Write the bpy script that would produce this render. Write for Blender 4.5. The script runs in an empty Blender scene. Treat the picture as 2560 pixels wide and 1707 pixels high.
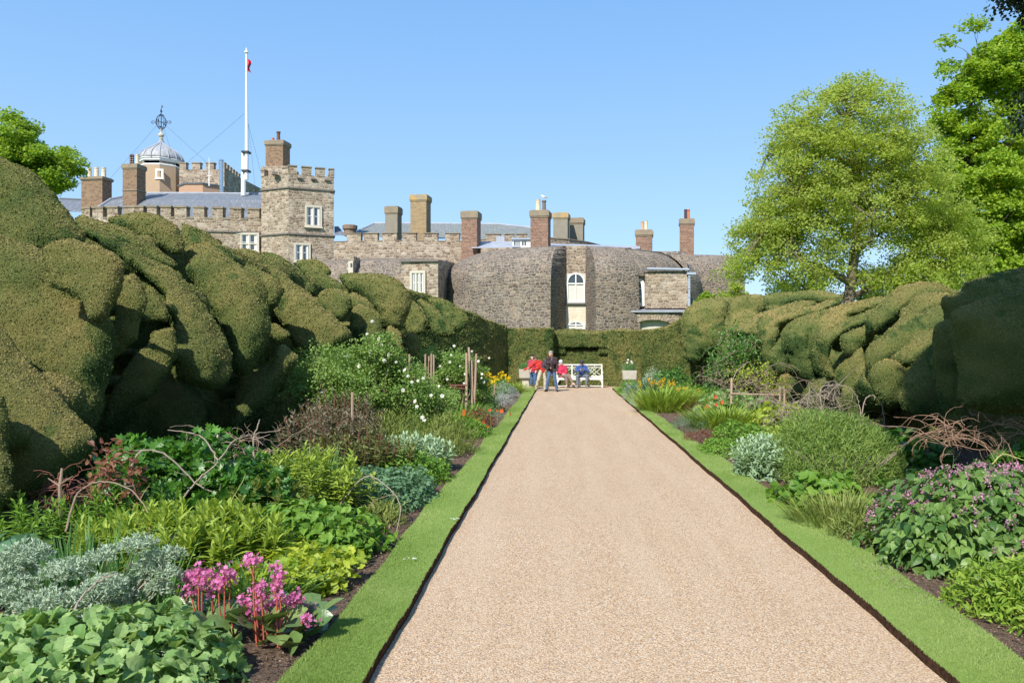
import bpy, math, random
import numpy as np
from mathutils import Vector, Matrix

# ------------------------------------------------------------------ camera, world, sun, exposure
S = bpy.context.scene
CAMZ = 2.0
cam = bpy.data.cameras.new('camera'); camo = bpy.data.objects.new('camera', cam)
S.collection.objects.link(camo)
camo.location = (0, 0, CAMZ); camo.rotation_euler = (math.radians(90), 0, 0)
cam.sensor_width = 36; cam.lens = 2000/2560*36
cam.shift_x = -125/2560; cam.shift_y = 9.5/2560
cam.clip_start = .1; cam.clip_end = 3000
S.camera = camo
SUN_AZ, SUN_EL = math.radians(203), math.radians(44)      # compass bearing of the sun seen from above, +Y = 0, clockwise
sdir = Vector((math.sin(SUN_AZ)*math.cos(SUN_EL), math.cos(SUN_AZ)*math.cos(SUN_EL), math.sin(SUN_EL)))
world = bpy.data.worlds.new('World'); S.world = world; world.use_nodes = True
wn = world.node_tree.nodes; wl = world.node_tree.links
bg = wn['Background']; bg.inputs['Strength'].default_value = .125
sky = wn.new('ShaderNodeTexSky'); sky.sky_type = 'NISHITA'; sky.sun_disc = False
sky.sun_elevation = SUN_EL; sky.sun_rotation = SUN_AZ; sky.altitude = 0
sky.air_density = 1.0; sky.dust_density = .3; sky.ozone_density = 2.5
gco = wn.new('ShaderNodeTexCoord'); gsp = wn.new('ShaderNodeSeparateXYZ'); wl.new(gco.outputs['Generated'], gsp.inputs[0])
grp = wn.new('ShaderNodeValToRGB'); wl.new(gsp.outputs['Z'], grp.inputs[0]); _e = grp.color_ramp.elements
for _i in range(2): _e.new(.5)
for _i, (_p, _c) in enumerate([(0., (2.75, 4.1, 5.6)), (.14, (2.2, 3.7, 5.6)), (.42, (1.2, 2.75, 5.3)), (1., (.8, 2.0, 4.6))]):
    _e[_i].position = _p; _e[_i].color = (*_c, 1)
gmx = wn.new('ShaderNodeMix'); gmx.data_type = 'RGBA'; gmx.inputs[0].default_value = .75
wl.new(sky.outputs[0], gmx.inputs[6]); wl.new(grp.outputs[0], gmx.inputs[7]); wl.new(gmx.outputs[2], bg.inputs['Color'])
sl = bpy.data.lights.new('sun', 'SUN'); so = bpy.data.objects.new('sun', sl); S.collection.objects.link(so)
sl.energy = 4.3; sl.angle = math.radians(.53); sl.color = (1, .95, .87)
so.rotation_euler = sdir.to_track_quat('Z', 'Y').to_euler(); so.location = (-5, -5, 30)
S.view_settings.view_transform = 'Standard'; S.view_settings.look = 'None'
S.view_settings.exposure = .62; S.view_settings.gamma = 1; S.view_settings.use_curve_mapping = False
S.render.engine = 'CYCLES'
S.cycles.max_bounces = 6; S.cycles.diffuse_bounces = 3; S.cycles.glossy_bounces = 2
S.cycles.transmission_bounces = 4; S.cycles.transparent_max_bounces = 6
S.cycles.caustics_reflective = False; S.cycles.caustics_refractive = False

rng = np.random.default_rng(7); random.seed(7)
COL = S.collection
def P(px, py, Y): return Vector(((px-1405)*Y/2000, Y, CAMZ-(py-863)*Y/2000))     # photograph pixel at a depth -> metres
def XX(px, Y): return (px-1405)*Y/2000
def ZZ(py, Y): return CAMZ-(py-863)*Y/2000

# ------------------------------------------------------------------ object helpers
def T(o, label=None, cat=None, group=None, kind=None):
    if label: o['label'] = label
    if cat: o['category'] = cat
    if group: o['group'] = group
    if kind: o['kind'] = kind
    return o
def empty(name, loc=(0, 0, 0), label=None, cat=None, group=None, rz=0):
    o = bpy.data.objects.new(name, None); COL.objects.link(o); o.location = loc; o.rotation_euler.z = rz
    o.empty_display_size = .2
    return T(o, label, cat, group)
def link(name, me, mat, parent=None, local=False):
    """link mesh; its coordinates are world metres, the origin goes to the parent's location"""
    o = bpy.data.objects.new(name, me); COL.objects.link(o)
    if mat is not None:
        for m in (mat if isinstance(mat, (list, tuple)) else [mat]): me.materials.append(m)
    if parent is not None:
        o.parent = parent
        if not local:
            w = parent.location.copy(); p = parent.parent
            rz = parent.rotation_euler.z
            while p: w = w + p.location; p = p.parent
            me.transform(Matrix.Translation(-w))
    return o
def raw(verts, loops, sizes, tint=None, uv=None, smooth=False, mi=None):
    me = bpy.data.meshes.new('mesh')
    verts = np.ascontiguousarray(verts, dtype=np.float32); loops = np.ascontiguousarray(loops, dtype=np.int32)
    sizes = np.ascontiguousarray(sizes, dtype=np.int32)
    me.vertices.add(len(verts)); me.vertices.foreach_set('co', verts.ravel())
    me.loops.add(len(loops)); me.loops.foreach_set('vertex_index', loops)
    st = np.zeros(len(sizes), np.int32); st[1:] = np.cumsum(sizes)[:-1]
    me.polygons.add(len(sizes)); me.polygons.foreach_set('loop_start', st)
    try: me.polygons.foreach_set('loop_total', sizes)
    except Exception: pass
    if mi is not None: me.polygons.foreach_set('material_index', np.ascontiguousarray(mi, dtype=np.int32))
    me.update(calc_edges=True)
    me.polygons.foreach_set('use_smooth', np.full(len(sizes), smooth, dtype=bool))
    if tint is not None:
        a = me.attributes.new('tint', 'FLOAT', 'POINT'); a.data.foreach_set('value', np.ascontiguousarray(tint, dtype=np.float32))
    if uv is not None:
        l = me.uv_layers.new(name='UVMap'); l.data.foreach_set('uv', np.ascontiguousarray(uv, dtype=np.float32).ravel())
    return me
class MI:
    def __init__(s, mb): s.mb = mb
    def prism(s, *a, **k): s.mb.prism(*a, **{**k, 'mi': 1})
    def box(s, *a, **k): s.mb.box(*a, **{**k, 'mi': 1})
class MB:
    """collects polygons"""
    def __init__(s): s.v = []; s.f = []; s.uv = []; s.m = []
    def poly(s, pts, uv=None, mi=0):
        k = len(s.v); s.v += [tuple(p) for p in pts]; s.f.append(list(range(k, k+len(pts)))); s.m.append(mi)
        if uv is None:
            n = Vector((0, 0, 0)); pp = [Vector(p) for p in pts]
            for i in range(len(pp)):
                a, b = pp[i], pp[(i+1) % len(pp)]; n += a.cross(b)
            n.normalize()
            if abs(n.z) > .93: uv = [(p.x, p.y) for p in pp]
            else:
                t = Vector((0, 0, 1)).cross(n); t.normalize(); b = n.cross(t)
                uv = [(p.dot(t), p.dot(b)) for p in pp]
        s.uv += uv
        return s
    def box(s, a, b, mi=0):
        x0, y0, z0 = a; x1, y1, z1 = b
        q = [(x0,y0,z0),(x1,y0,z0),(x1,y1,z0),(x0,y1,z0),(x0,y0,z1),(x1,y0,z1),(x1,y1,z1),(x0,y1,z1)]
        for f in ((0,3,2,1),(4,5,6,7),(0,1,5,4),(1,2,6,5),(2,3,7,6),(3,0,4,7)): s.poly([q[i] for i in f], mi=mi)
        return s
    def prism(s, plan, z0, z1, mi=0, cap=True):
        """plan: ccw list of (x,y); z1 may be list"""
        n = len(plan); zt = z1 if isinstance(z1, (list, tuple)) else [z1]*n; zb = z0 if isinstance(z0, (list, tuple)) else [z0]*n
        for i in range(n):
            j = (i+1) % n
            s.poly([(*plan[i], zb[i]), (*plan[j], zb[j]), (*plan[j], zt[j]), (*plan[i], zt[i])], mi=mi)
        if cap:
            s.poly([(*plan[i], zt[i]) for i in range(n)], mi=mi); s.poly([(*plan[i], zb[i]) for i in reversed(range(n))], mi=mi)
        return s
    def obox(s, c, half, ax, mi=0):
        """box at c with half sizes and horizontal axis direction ax (x,y)"""
        u = Vector((ax[0], ax[1], 0)).normalized(); v = Vector((-u.y, u.x, 0)); c = Vector(c)
        q = []
        for dz in (-1, 1):
            for (a, b) in ((-1,-1),(1,-1),(1,1),(-1,1)): q.append(c+u*half[0]*a+v*half[1]*b+Vector((0,0,half[2]*dz)))
        for f in ((0,3,2,1),(4,5,6,7),(0,1,5,4),(1,2,6,5),(2,3,7,6),(3,0,4,7)): s.poly([q[i] for i in f], mi=mi)
        return s
    def bar(s, a, b, w, d, mi=0):
        """rectangular bar from a to b, w across, d deep"""
        a = Vector(a); b = Vector(b); t = (b-a).normalized()
        up = Vector((0, 1, 0)) if abs(t.y) < .9 else Vector((0, 0, 1))
        u = t.cross(up).normalized()*w/2; v = t.cross(u).normalized()*d/2
        q = [a-u-v, a+u-v, a+u+v, a-u+v, b-u-v, b+u-v, b+u+v, b-u+v]
        for f in ((0,3,2,1),(4,5,6,7),(0,1,5,4),(1,2,6,5),(2,3,7,6),(3,0,4,7)): s.poly([q[i] for i in f], mi=mi)
        return s
    def tube(s, pts, rad, n=6, mi=0):
        v, l = tube_arr(pts, rad, n); k = len(s.v)
        s.v += [tuple(p) for p in v]
        for q in l: s.f.append([k+i for i in q]); s.uv += [(0, 0)]*len(q); s.m.append(mi)
        return s
    def lathe(s, c, prof, n=12, mi=0, rot=0):
        cx, cy, cz = c; k = len(s.v)
        for (r, z) in prof:
            for i in range(n):
                a = rot+2*math.pi*i/n; s.v.append((cx+r*math.cos(a), cy+r*math.sin(a), cz+z))
        for j in range(len(prof)-1):
            r0 = max(prof[j][0], prof[j+1][0])
            for i in range(n):
                i2 = (i+1) % n
                s.f.append([k+j*n+i, k+j*n+i2, k+(j+1)*n+i2, k+(j+1)*n+i]); s.m.append(mi)
                u0, u1 = 2*math.pi*r0*i/n, 2*math.pi*r0*(i+1)/n
                s.uv += [(u0, cz+prof[j][1]), (u1, cz+prof[j][1]), (u1, cz+prof[j+1][1]), (u0, cz+prof[j+1][1])]
        s.f.append([k+(len(prof)-1)*n+i for i in range(n)]); s.m.append(mi); s.uv += [(0, 0)]*n
        s.f.append([k+i for i in reversed(range(n))]); s.m.append(mi); s.uv += [(0, 0)]*n
        return s
    def mesh(s, smooth=False):
        return raw(np.array(s.v), np.concatenate([np.array(f) for f in s.f]), [len(f) for f in s.f], uv=np.array(s.uv), smooth=smooth, mi=s.m)
    def build(s, name, mat, parent=None, smooth=False): return link(name, s.mesh(smooth), mat, parent)
def tube_arr(pts, rad, n=6):
    pts = [Vector(p) for p in pts]; m = len(pts)
    rad = rad if isinstance(rad, (list, tuple, np.ndarray)) else [rad]*m
    v = []; f = []; up = Vector((.13, .21, .97)).normalized()
    for i, p in enumerate(pts):
        t = (pts[min(i+1, m-1)]-pts[max(i-1, 0)])
        t = t.normalized() if t.length > 1e-9 else Vector((0, 0, 1))
        if abs(t.dot(up)) > .95: up = Vector((1, .1, 0)).normalized()
        a = t.cross(up).normalized(); b = t.cross(a)
        for k in range(n):
            th = 2*math.pi*k/n; v.append(p+(a*math.cos(th)+b*math.sin(th))*rad[i])
    for i in range(m-1):
        for k in range(n):
            k2 = (k+1) % n; f.append([i*n+k, i*n+k2, (i+1)*n+k2, (i+1)*n+k])
    f.append(list(range((m-1)*n, m*n))); f.append(list(reversed(range(n))))
    return v, f

# ------------------------------------------------------------------ instancing of leaf-sized templates into one mesh
def unit(a): return a/np.maximum(np.linalg.norm(a, axis=-1, keepdims=True), 1e-9)
def frames(axis, normal):
    """rows: x,y,z axes. y = leaf axis, z = leaf upper side"""
    y = unit(axis); x = unit(np.cross(y, normal)); z = np.cross(x, y)
    return np.stack([x, y, z], axis=1)
def scatter(tmpl, pos, axis, normal, scale, tint):
    tv, tl, ts = tmpl; n = len(pos); k = len(tv)
    F = frames(axis, normal)
    scale = np.asarray(scale)
    if scale.ndim == 1: scale = np.repeat(scale[:, None], 3, 1)
    loc = tv[None, :, :]*scale[:, None, :]
    v = np.einsum('nki,nij->nkj', loc, F)+pos[:, None, :]
    l = (tl[None, :]+(np.arange(n)*k)[:, None]).ravel()
    return v.reshape(-1, 3), l, np.tile(ts, n), np.repeat(tint, k)
def merge(parts):
    vs, ls, ss, ts = [], [], [], []; off = 0
    for v, l, s, t in parts:
        vs.append(v); ls.append(l+off); ss.append(s); ts.append(t); off += len(v)
    return np.concatenate(vs), np.concatenate(ls), np.concatenate(ss), np.concatenate(ts)
def leaf_t(widths, fold=.18, curl=.35, zig=0.):
    """leaf of unit length; widths: half widths at equal steps"""
    n = len(widths); v = []; f = []
    for i, w in enumerate(widths):
        t = i/(n-1); a = curl*t; y = t*math.cos(a*.6); z = -t*math.sin(a*.8)*.8
        wz = w*fold*2
        v += [(-w, y+(zig if i % 2 else 0), z+wz), (0, y, z), (w, y+(zig if i % 2 else 0), z+wz)]
    for i in range(n-1):
        for k in range(2): f.append([3*i+k, 3*i+k+1, 3*i+k+4, 3*i+k+3])
    return np.array(v, float), np.array(sum(f, [])), np.array([4]*len(f))
def blade_t(w=.03, n=5, curl=.6):
    v = []; f = []
    for i in range(n):
        t = i/(n-1); ww = w*(1-t**2.2)*(.6+.4*min(1, t*4))+.0015
        a = curl*t*t; y = t*(1-.25*curl*t*t); z = -curl*.55*t*t
        v += [(-ww, y, z), (ww, y, z)]
    for i in range(n-1): f.append([2*i, 2*i+1, 2*i+3, 2*i+2])
    return np.array(v, float), np.array(sum(f, [])), np.array([4]*len(f))
def palm_t(fingers=5, inner=.45, notch=.15):
    """palmate leaf, petiole end at origin"""
    v = [(0, .42, -.03)]; n = fingers*2
    for i in range(n+1):
        a = math.radians(-150+300*i/n); r = .58 if i % 2 else inner
        if i in (0, n): r = .3
        v.append((math.sin(a)*r, .42+math.cos(a)*r, .06+.05*(i % 2)))
    f = [[0, i+1, i] for i in range(1, n+1)]
    return np.array(v, float), np.array(sum(f, [])), np.array([3]*len(f))
def flower_t(pet=5, cup=.25):
    v = [(0, 0, 0)]; f = []
    for i in range(pet):
        a = 2*math.pi*i/pet
        for da, r in ((-.5, .75), (0, 1), (.5, .75)):
            v.append((math.cos(a+da*1.1)*r, math.sin(a+da*1.1)*r, cup*r*r))
        k = 1+3*i; f.append([0, k, k+1]); f.append([0, k+1, k+2])
    return np.array(v, float), np.array(sum(f, [])), np.array([3]*len(f))
OVATE = leaf_t([.01, .24, .34, .28, .14, .005], .16, .5)
HEART = leaf_t([.14, .40, .40, .28, .13, .005], .12, .6)
ROUND = leaf_t([.10, .36, .47, .46, .30, .03], .08, .4)
LANCE = leaf_t([.01, .12, .14, .10, .005], .15, .45)
NARROW = leaf_t([.01, .06, .05, .004], .1, .3)
CRINK = leaf_t([.16, .40, .36, .46, .36, .36, .20, .01], .14, .55, .03)
PALM5 = palm_t(5); PALM7 = palm_t(7, .36)
BLADE = blade_t(.022, 5, .55); BLADEW = blade_t(.045, 5, .75); BLADES = blade_t(.022, 4, .15)
RH = (np.array([(0, 0, 0), (-.33, .45, .05), (0, 1, -.05), (.33, .5, .02)]), np.array([0, 3, 2, 1]), np.array([4]))
RHW = (np.array([(0, 0, 0), (-.5, .4, .08), (-.2, .9, 0), (.25, 1, -.1), (.5, .45, .05)]), np.array([0, 4, 3, 2, 1]), np.array([5]))
DAISY = flower_t(5)
def noise3(p, f, seed=0, oct=6):
    """cheap smooth noise about -1..1 from sines"""
    r = np.random.default_rng(1000+seed); out = np.zeros(len(p)); tot = 0
    for i in range(oct):
        k = unit(r.normal(size=3))*f*(1+.22*i); ph = r.uniform(0, 6.28)
        q = p@k+ph+.9*np.sin(p@(unit(r.normal(size=3))*f*.8)+r.uniform(0, 6)); out += np.sin(q)
        tot += 1
    return out/math.sqrt(tot)

# ------------------------------------------------------------------ materials
class N:
    def __init__(s, name):
        s.m = bpy.data.materials.new(name); s.m.use_nodes = True; s.t = s.m.node_tree; s.n = s.t.nodes
        s.b = s.n['Principled BSDF']; s.out = s.n['Material Output']
    def a(s, typ, props=None, **ins):
        nd = s.n.new(typ)
        for k, v in (props or {}).items(): setattr(nd, k, v)
        for k, v in ins.items():
            k = k.replace('_', ' ')
            key = int(k[1:]) if k[0] == 'i' and k[1:].isdigit() else k
            s.set(nd.inputs[key], v)
        return nd
    def set(s, inp, v):
        if isinstance(v, bpy.types.NodeSocket): s.t.links.new(v, inp)
        elif isinstance(v, bpy.types.Node): s.t.links.new(v.outputs[0], inp)
        else: inp.default_value = v
    def math(s, op, a, b=0, c=None):
        nd = s.n.new('ShaderNodeMath'); nd.operation = op; s.set(nd.inputs[0], a); s.set(nd.inputs[1], b)
        if c is not None: s.set(nd.inputs[2], c)
        return nd.outputs[0]
    def ramp(s, fac, stops, interp='LINEAR'):
        nd = s.n.new('ShaderNodeValToRGB'); nd.color_ramp.interpolation = interp; e = nd.color_ramp.elements
        while len(e) < len(stops): e.new(.5)
        for i, (p, c) in enumerate(stops): e[i].position = p; e[i].color = (*c, 1) if len(c) == 3 else c
        s.set(nd.inputs[0], fac); return nd.outputs[0]
    def mix(s, fac, a, b, mode='MIX'):
        nd = s.n.new('ShaderNodeMix'); nd.data_type = 'RGBA'; nd.blend_type = mode
        s.set(nd.inputs[0], fac)
        for i, v in ((6, a), (7, b)): s.set(nd.inputs[i], (*v, 1) if isinstance(v, tuple) and len(v) == 3 else v)
        return nd.outputs[2]
    def noise(s, vec, scale, detail=3, rough=.55, dim='3D'):
        nd = s.a('ShaderNodeTexNoise', {'noise_dimensions': dim}, Scale=scale, Detail=detail, Roughness=rough)
        if vec is not None: s.set(nd.inputs['Vector'], vec)
        return nd.outputs['Fac']
    def bump(s, h, strength=.3, dist=.02):
        nd = s.a('ShaderNodeBump', None, Strength=strength, Distance=dist, Height=h); return nd.outputs[0]
    def geo(s): return s.a('ShaderNodeNewGeometry').outputs['Position']
    def obj(s): return s.a('ShaderNodeTexCoord').outputs['Object']
    def fin(s, col, rough=.8, normal=None, metal=0, spec=.3):
        s.set(s.b.inputs['Base Color'], (*col, 1) if isinstance(col, tuple) and len(col) == 3 else col)
        s.set(s.b.inputs['Roughness'], rough); s.b.inputs['Metallic'].default_value = metal
        s.b.inputs['Specular IOR Level'].default_value = spec
        if normal is not None: s.set(s.b.inputs['Normal'], normal)
        return s.m
_mc = {}
def plain(name, col, rough=.7, var=.25, scale=6., metal=0, spec=.3, bump=0.):
    if name in _mc: return _mc[name]
    m = N(name); p = m.geo(); n = m.noise(p, scale, 4)
    c = m.mix(n, tuple(x*(1-var) for x in col), tuple(min(1, x*(1+var)) for x in col))
    nr = m.bump(m.noise(p, scale*6, 3), bump, .02) if bump else None
    _mc[name] = m.fin(c, rough, nr, metal, spec); return _mc[name]
def leafmat(name, c0, c1, c2=None, trans=.3, rough=.5, spec=.25, nscale=1.2):
    """c0..c1 by per-leaf tint, drifting to c2 in patches"""
    if name in _mc: return _mc[name]
    m = N(name); t = m.a('ShaderNodeAttribute', {'attribute_name': 'tint'}).outputs['Fac']
    c = m.mix(t, c0, c1)
    if c2 is not None:
        nz = m.noise(m.geo(), nscale, 2)
        f = m.ramp(nz, [(.42, (0, 0, 0)), (.68, (.8, .8, .8))]); c = m.mix(f, c, c2)
    fn = m.noise(m.geo(), 48, 3, .65); c = m.mix(m.ramp(fn, [(.35, (.32, .32, .32)), (.62, (0, 0, 0))]), c, tuple(x*.45 for x in c0))
    m.fin(c, rough, m.bump(fn, .5, .006), 0, spec)
    if trans:
        tr = m.a('ShaderNodeBsdfTranslucent')
        tc = m.mix(.5, c, (min(1, c1[0]*1.6), min(1, c1[1]*1.5), c1[2]*.5)); m.set(tr.inputs['Color'], tc)
        mx = m.a('ShaderNodeMixShader', None, i0=trans); m.set(mx.inputs[1], m.b.outputs[0]); m.set(mx.inputs[2], tr.outputs[0])
        m.set(m.out.inputs['Surface'], mx.outputs[0])
    _mc[name] = m.m; return m.m
# ------------------------------------------------------------------ ground, path, verges, beds
def gravel_mat():
    m = N('gravel'); p = m.geo()
    v = m.a('ShaderNodeTexVoronoi', {'voronoi_dimensions': '2D'}, Scale=92.0, Randomness=1.0, Vector=p)
    sep = m.a('ShaderNodeSeparateColor'); m.set(sep.inputs[0], v.outputs['Color'])
    c = m.ramp(sep.outputs[0], [(0, (.24, .15, .085)), (.12, (.46, .29, .16)), (.35, (.56, .375, .22)), (.6, (.65, .46, .285)), (.82, (.79, .645, .465)), (.93, (.40, .32, .26)), (1, (.22, .18, .16))], 'LINEAR')
    big = m.noise(p, .7, 4); c = m.mix(m.ramp(big, [(.35, (0, 0, 0)), (.75, (.45, .45, .45))]), c, (.52, .37, .23))
    mp = m.a('ShaderNodeMapping'); m.set(mp.inputs['Vector'], p); mp.inputs['Scale'].default_value = (2.2, .16, 1)
    c = m.mix(m.ramp(m.noise(mp.outputs[0], 1.3, 4, .6), [(.42, (0, 0, 0)), (.66, (.30, .30, .30))]), c, (.68, .53, .37))
    gap = m.ramp(v.outputs['Distance'], [(.3, (0, 0, 0)), (.72, (1, 1, 1))])
    c = m.mix(m.math('MULTIPLY', gap, .55), c, (.22, .14, .08))
    h = m.math('SUBTRACT', 1, v.outputs['Distance'])
    return m.fin(c, .85, m.bump(h, .55, .01), 0, .2)
def soil_mat():
    m = N('soil'); p = m.geo(); n = m.noise(p, 22, 8, .7); n2 = m.noise(p, 1.3, 3)
    c = m.ramp(n, [(.3, (.085, .055, .038)), (.55, (.21, .145, .10)), (.75, (.36, .265, .19))])
    c = m.mix(m.math('MULTIPLY', n2, .4), c, (.09, .055, .04))
    return m.fin(c, .95, m.bump(n, 1, .05), 0, .1)
def turf_mat():
    m = N('turf'); p = m.geo(); n = m.noise(p, 1.1, 4); n2 = m.noise(p, 90, 3)
    c = m.mix(n, (.17, .26, .05), (.27, .37, .09)); c = m.mix(n2, c, (.07, .15, .02), 'MULTIPLY') if 0 else m.mix(m.math('MULTIPLY', n2, .35), c, (.05, .12, .015))
    return m.fin(c, .9, m.bump(n2, .6, .02), 0, .15)
GRAVEL, SOIL, TURF = gravel_mat(), soil_mat(), turf_mat()
FIELD = plain('field_grass', (.09, .17, .035), .9, .4, .3)
def sheet(name, x0, x1, y0, y1, z, mat, nx=1, ny=1, amp=0.):
    xs = np.linspace(x0, x1, nx+1); ys = np.linspace(y0, y1, ny+1); g = np.array([(x, y, z) for y in ys for x in xs])
    if amp: g[:, 2] += amp*noise3(g, 3.0, 5)*.5+amp*noise3(g, 11., 6)*.5
    l = []; w = nx+1
    for j in range(ny):
        for i in range(nx): l += [j*w+i, j*w+i+1, (j+1)*w+i+1, (j+1)*w+i]
    me = raw(g, l, [4]*(nx*ny), smooth=amp > 0); return T(link(name, me, mat), kind='structure')
sheet('ground', -1500, 1500, -200, 2500, -.03, FIELD)
sheet('gravel_path', -1.22, 2.35, -3, 36.4, .0, GRAVEL)
sheet('gravel_landing', -2.9, 3.9, 36.4, 41.5, .0, GRAVEL)
sheet('garden_bed', -7.6, -1.5, -2, 36.4, .035, SOIL, 40, 240, .025)
sheet('garden_bed', 2.5, 8.6, -2, 36.4, .035, SOIL, 40, 240, .025)
EDGE = N('turf_edge'); EDGE = EDGE.fin(EDGE.ramp(EDGE.noise(EDGE.geo(), 30, 5), [(.35, (.035, .018, .010)), (.7, (.10, .055, .034))]), .95, None, 0, .05)
def xin(side, y):
    """edge line between turf and gravel"""
    w = .010*math.sin(y*1.3)+.005*math.sin(y*4.3+1)+.003*math.sin(y*11.)
    return -1.15+w if side < 0 else 2.28+w
def xout(side, y):
    w = .03*math.sin(y*.9+2)+.012*math.sin(y*3.7)
    k = max(0, min(1, (y-8)/12))
    return -1.62+.06*k+w if side < 0 else 2.84-.2*k+w
for side in (-1, 1):
    ys = np.concatenate([np.arange(2.5, 14, .08), np.arange(14, 36.5, .25)]); mb = MB(); eb = MB(); g = []; ZT = .075
    for a, b in zip(ys[:-1], ys[1:]):
        i0, i1, o0, o1 = xin(side, a), xin(side, b), xout(side, a), xout(side, b)
        t0 = (a, i0, o0); q = [(i0, a, ZT), (i1, b, ZT), (o1, b, ZT-.01), (o0, a, ZT-.01)]
        if side > 0: q = q[::-1]
        mb.poly(q)
        e = [(i0, a, 0), (i1, b, 0), (i1, b, ZT-.002), (i0, a, ZT-.002)]
        eb.poly(e if side < 0 else e[::-1])
        e = [(o0, a, 0), (o1, b, 0), (o1, b, ZT-.012), (o0, a, ZT-.012)]; eb.poly(e[::-1] if side < 0 else e)
    ye = ys[-1]; eb.poly([(xin(side, ye), ye, 0), (xout(side, ye), ye, 0), (xout(side, ye), ye, ZT-.012), (xin(side, ye), ye, ZT-.002)])
    T(mb.build('grass_verge', TURF), kind='structure'); T(eb.build('turf_edge', EDGE), kind='structure')
# grass blades on the verges
gm = leafmat('grass_blades', (.20, .31, .07), (.40, .51, .16), (.46, .54, .21), .35, .6, .2, .9)
def verge_grass(side, n):
    u = rng.random(n); y = 1/(1/3.4-u*(1/3.4-1/36.4))          # density follows 1/y^2
    w = rng.random(n)
    xi = np.array([xin(side, t) for t in y]); xo = np.array([xout(side, t) for t in y])
    x = xi+(xo-xi)*w-side*.004
    s = np.maximum(.022, y*.0022)*rng.uniform(.6, 1.2, n)
    pos = np.stack([x, y, np.full(n, .068)], 1)
    ax = np.stack([rng.normal(0, .45, n), rng.normal(0, .45, n), np.ones(n)], 1); nm = rng.normal(size=(n, 3)); nm[:, 2] *= .3
    sc = np.stack([s*.30, s, s], 1)
    tint = np.clip(.5+.28*noise3(pos, 2.2, 3)+rng.normal(0, .22, n), 0, 1)
    tm = (np.array([(-.3, 0, 0), (.3, 0, 0), (.15, .6, -.05), (0, 1, -.15), (-.15, .6, -.05)]), np.array([0, 1, 2, 3, 4]), np.array([5]))
    return scatter(tm, pos, ax, nm, sc, tint)
for side in (-1, 1):
    v, l, s_, t = verge_grass(side, 75000 if side < 0 else 80000)
    T(link('verge_grass', raw(v, l, s_, t), gm), 'short mown grass of the %s verge beside the gravel path' % ('left' if side < 0 else 'right'), 'grass', kind='stuff')
# fallen pink petals and daisies on the verge
DM = plain('daisy_white', (.85, .85, .8), .6, .05)
for i, (px, py, lab) in enumerate([(1135, 1303, 'small white daisy clump on the left verge, farther one'), (1028, 1405, 'small white daisy clump on the left verge, nearer one')]):
    Y = 2*2000/(py-863)*.965; x = XX(px, Y); r = np.random.default_rng(i); n = 9
    pos = np.stack([x+r.normal(0, .045, n), Y+r.normal(0, .03, n), np.full(n, .105)], 1)
    v, l, s_, t = scatter(DAISY, pos, np.tile([0, 1., 0], (n, 1)), np.tile([0, 0, 1.], (n, 1))+r.normal(0, .2, (n, 3)), np.full(n, .010), np.zeros(n))
    T(link('daisy_clump', raw(v, l, s_, t), DM), lab, 'daisies', 'daisies on the verge')
# loose bark and crumbs of soil on the beds
cm = leafmat('soil_crumbs', (.06, .04, .03), (.30, .22, .16), None, 0, .9, .1)
n = 26000; u = rng.random(n); y = 1/(1/4.-u*(1/4.-1/30.)); sd = rng.integers(0, 2, n)
x = np.where(sd == 0, -1.62-rng.random(n)**1.6*2.2, 2.7+rng.random(n)**1.6*2.2)
pos = np.stack([x, y, .05+rng.random(n)*.01], 1); s_ = np.maximum(.012, y*.0013)*rng.uniform(.5, 1.5, n)
v, l, ss, t = scatter(RHW, pos, rng.normal(size=(n, 3))*[1, 1, .3], np.tile([0, 0, 1.], (n, 1))+rng.normal(0, .4, (n, 3)), s_, rng.random(n)**1.5)
T(link('soil_crumbs', raw(v, l, ss, t), cm), 'crumbs of soil and bark on the bare earth of both beds', 'soil', kind='stuff')
# ------------------------------------------------------------------ clipped yew hedges
def D(dx, dy, Y): return np.array([(dx-1290.8)*Y/1837.5, Y, CAMZ-(dy-792.9)*Y/1837.5])
_ico = {}
def ico(sub):
    if sub not in _ico:
        import bmesh
        bm = bmesh.new(); bmesh.ops.create_icosphere(bm, subdivisions=sub, radius=1)
        _ico[sub] = (np.array([v.co[:] for v in bm.verts]), np.array([[v.index for v in f.verts] for f in bm.faces])); bm.free()
    return _ico[sub]
def blob_union(chains, voxel, smooth_it=3, sub=3, extra=None, fac=.6):
    """chains: lists of (centre, radius[, squash vector]); every pair of neighbours is joined by a tapered sausage. Returns a remeshed closed mesh."""
    V = []; F = []; off = 0; iv, jf = ico(sub)
    bx = iv/((np.abs(iv)**3.4).sum(1)**(1/3.4))[:, None]*.93
    def add(c, r, sq=None):
        nonlocal off
        v = iv*r if sq is None else (bx*r*np.array([1, .68, 1]))@sq
        V.append(v+np.array(c)); F.append(jf+off); off += len(iv)
    for ch in chains:
        for i, e in enumerate(ch):
            add(e[0], e[1], e[2] if len(e) > 2 else None)
            if i+1 < len(ch):
                g = ch[i+1]; d = np.linalg.norm(np.array(g[0])-np.array(e[0])); k = max(1, int(d/(.22*min(e[1], g[1]))))
                for j in range(1, k):
                    t = j/k; add(np.array(e[0])*(1-t)+np.array(g[0])*t, e[1]*(1-t)+g[1]*t, e[2] if len(e) > 2 else None)
    v = np.concatenate(V); f = np.concatenate(F)
    l = f.ravel(); s = np.full(len(f), 3)
    if extra is not None:
        for (pv, pf) in extra:
            l = np.concatenate([l, np.concatenate([np.array(q)+len(v) for q in pf])]); s = np.concatenate([s, [len(q) for q in pf]]); v = np.concatenate([v, np.array(pv, float)])
    return remesh(raw(v, l, s), voxel, smooth_it, fac)
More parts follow.
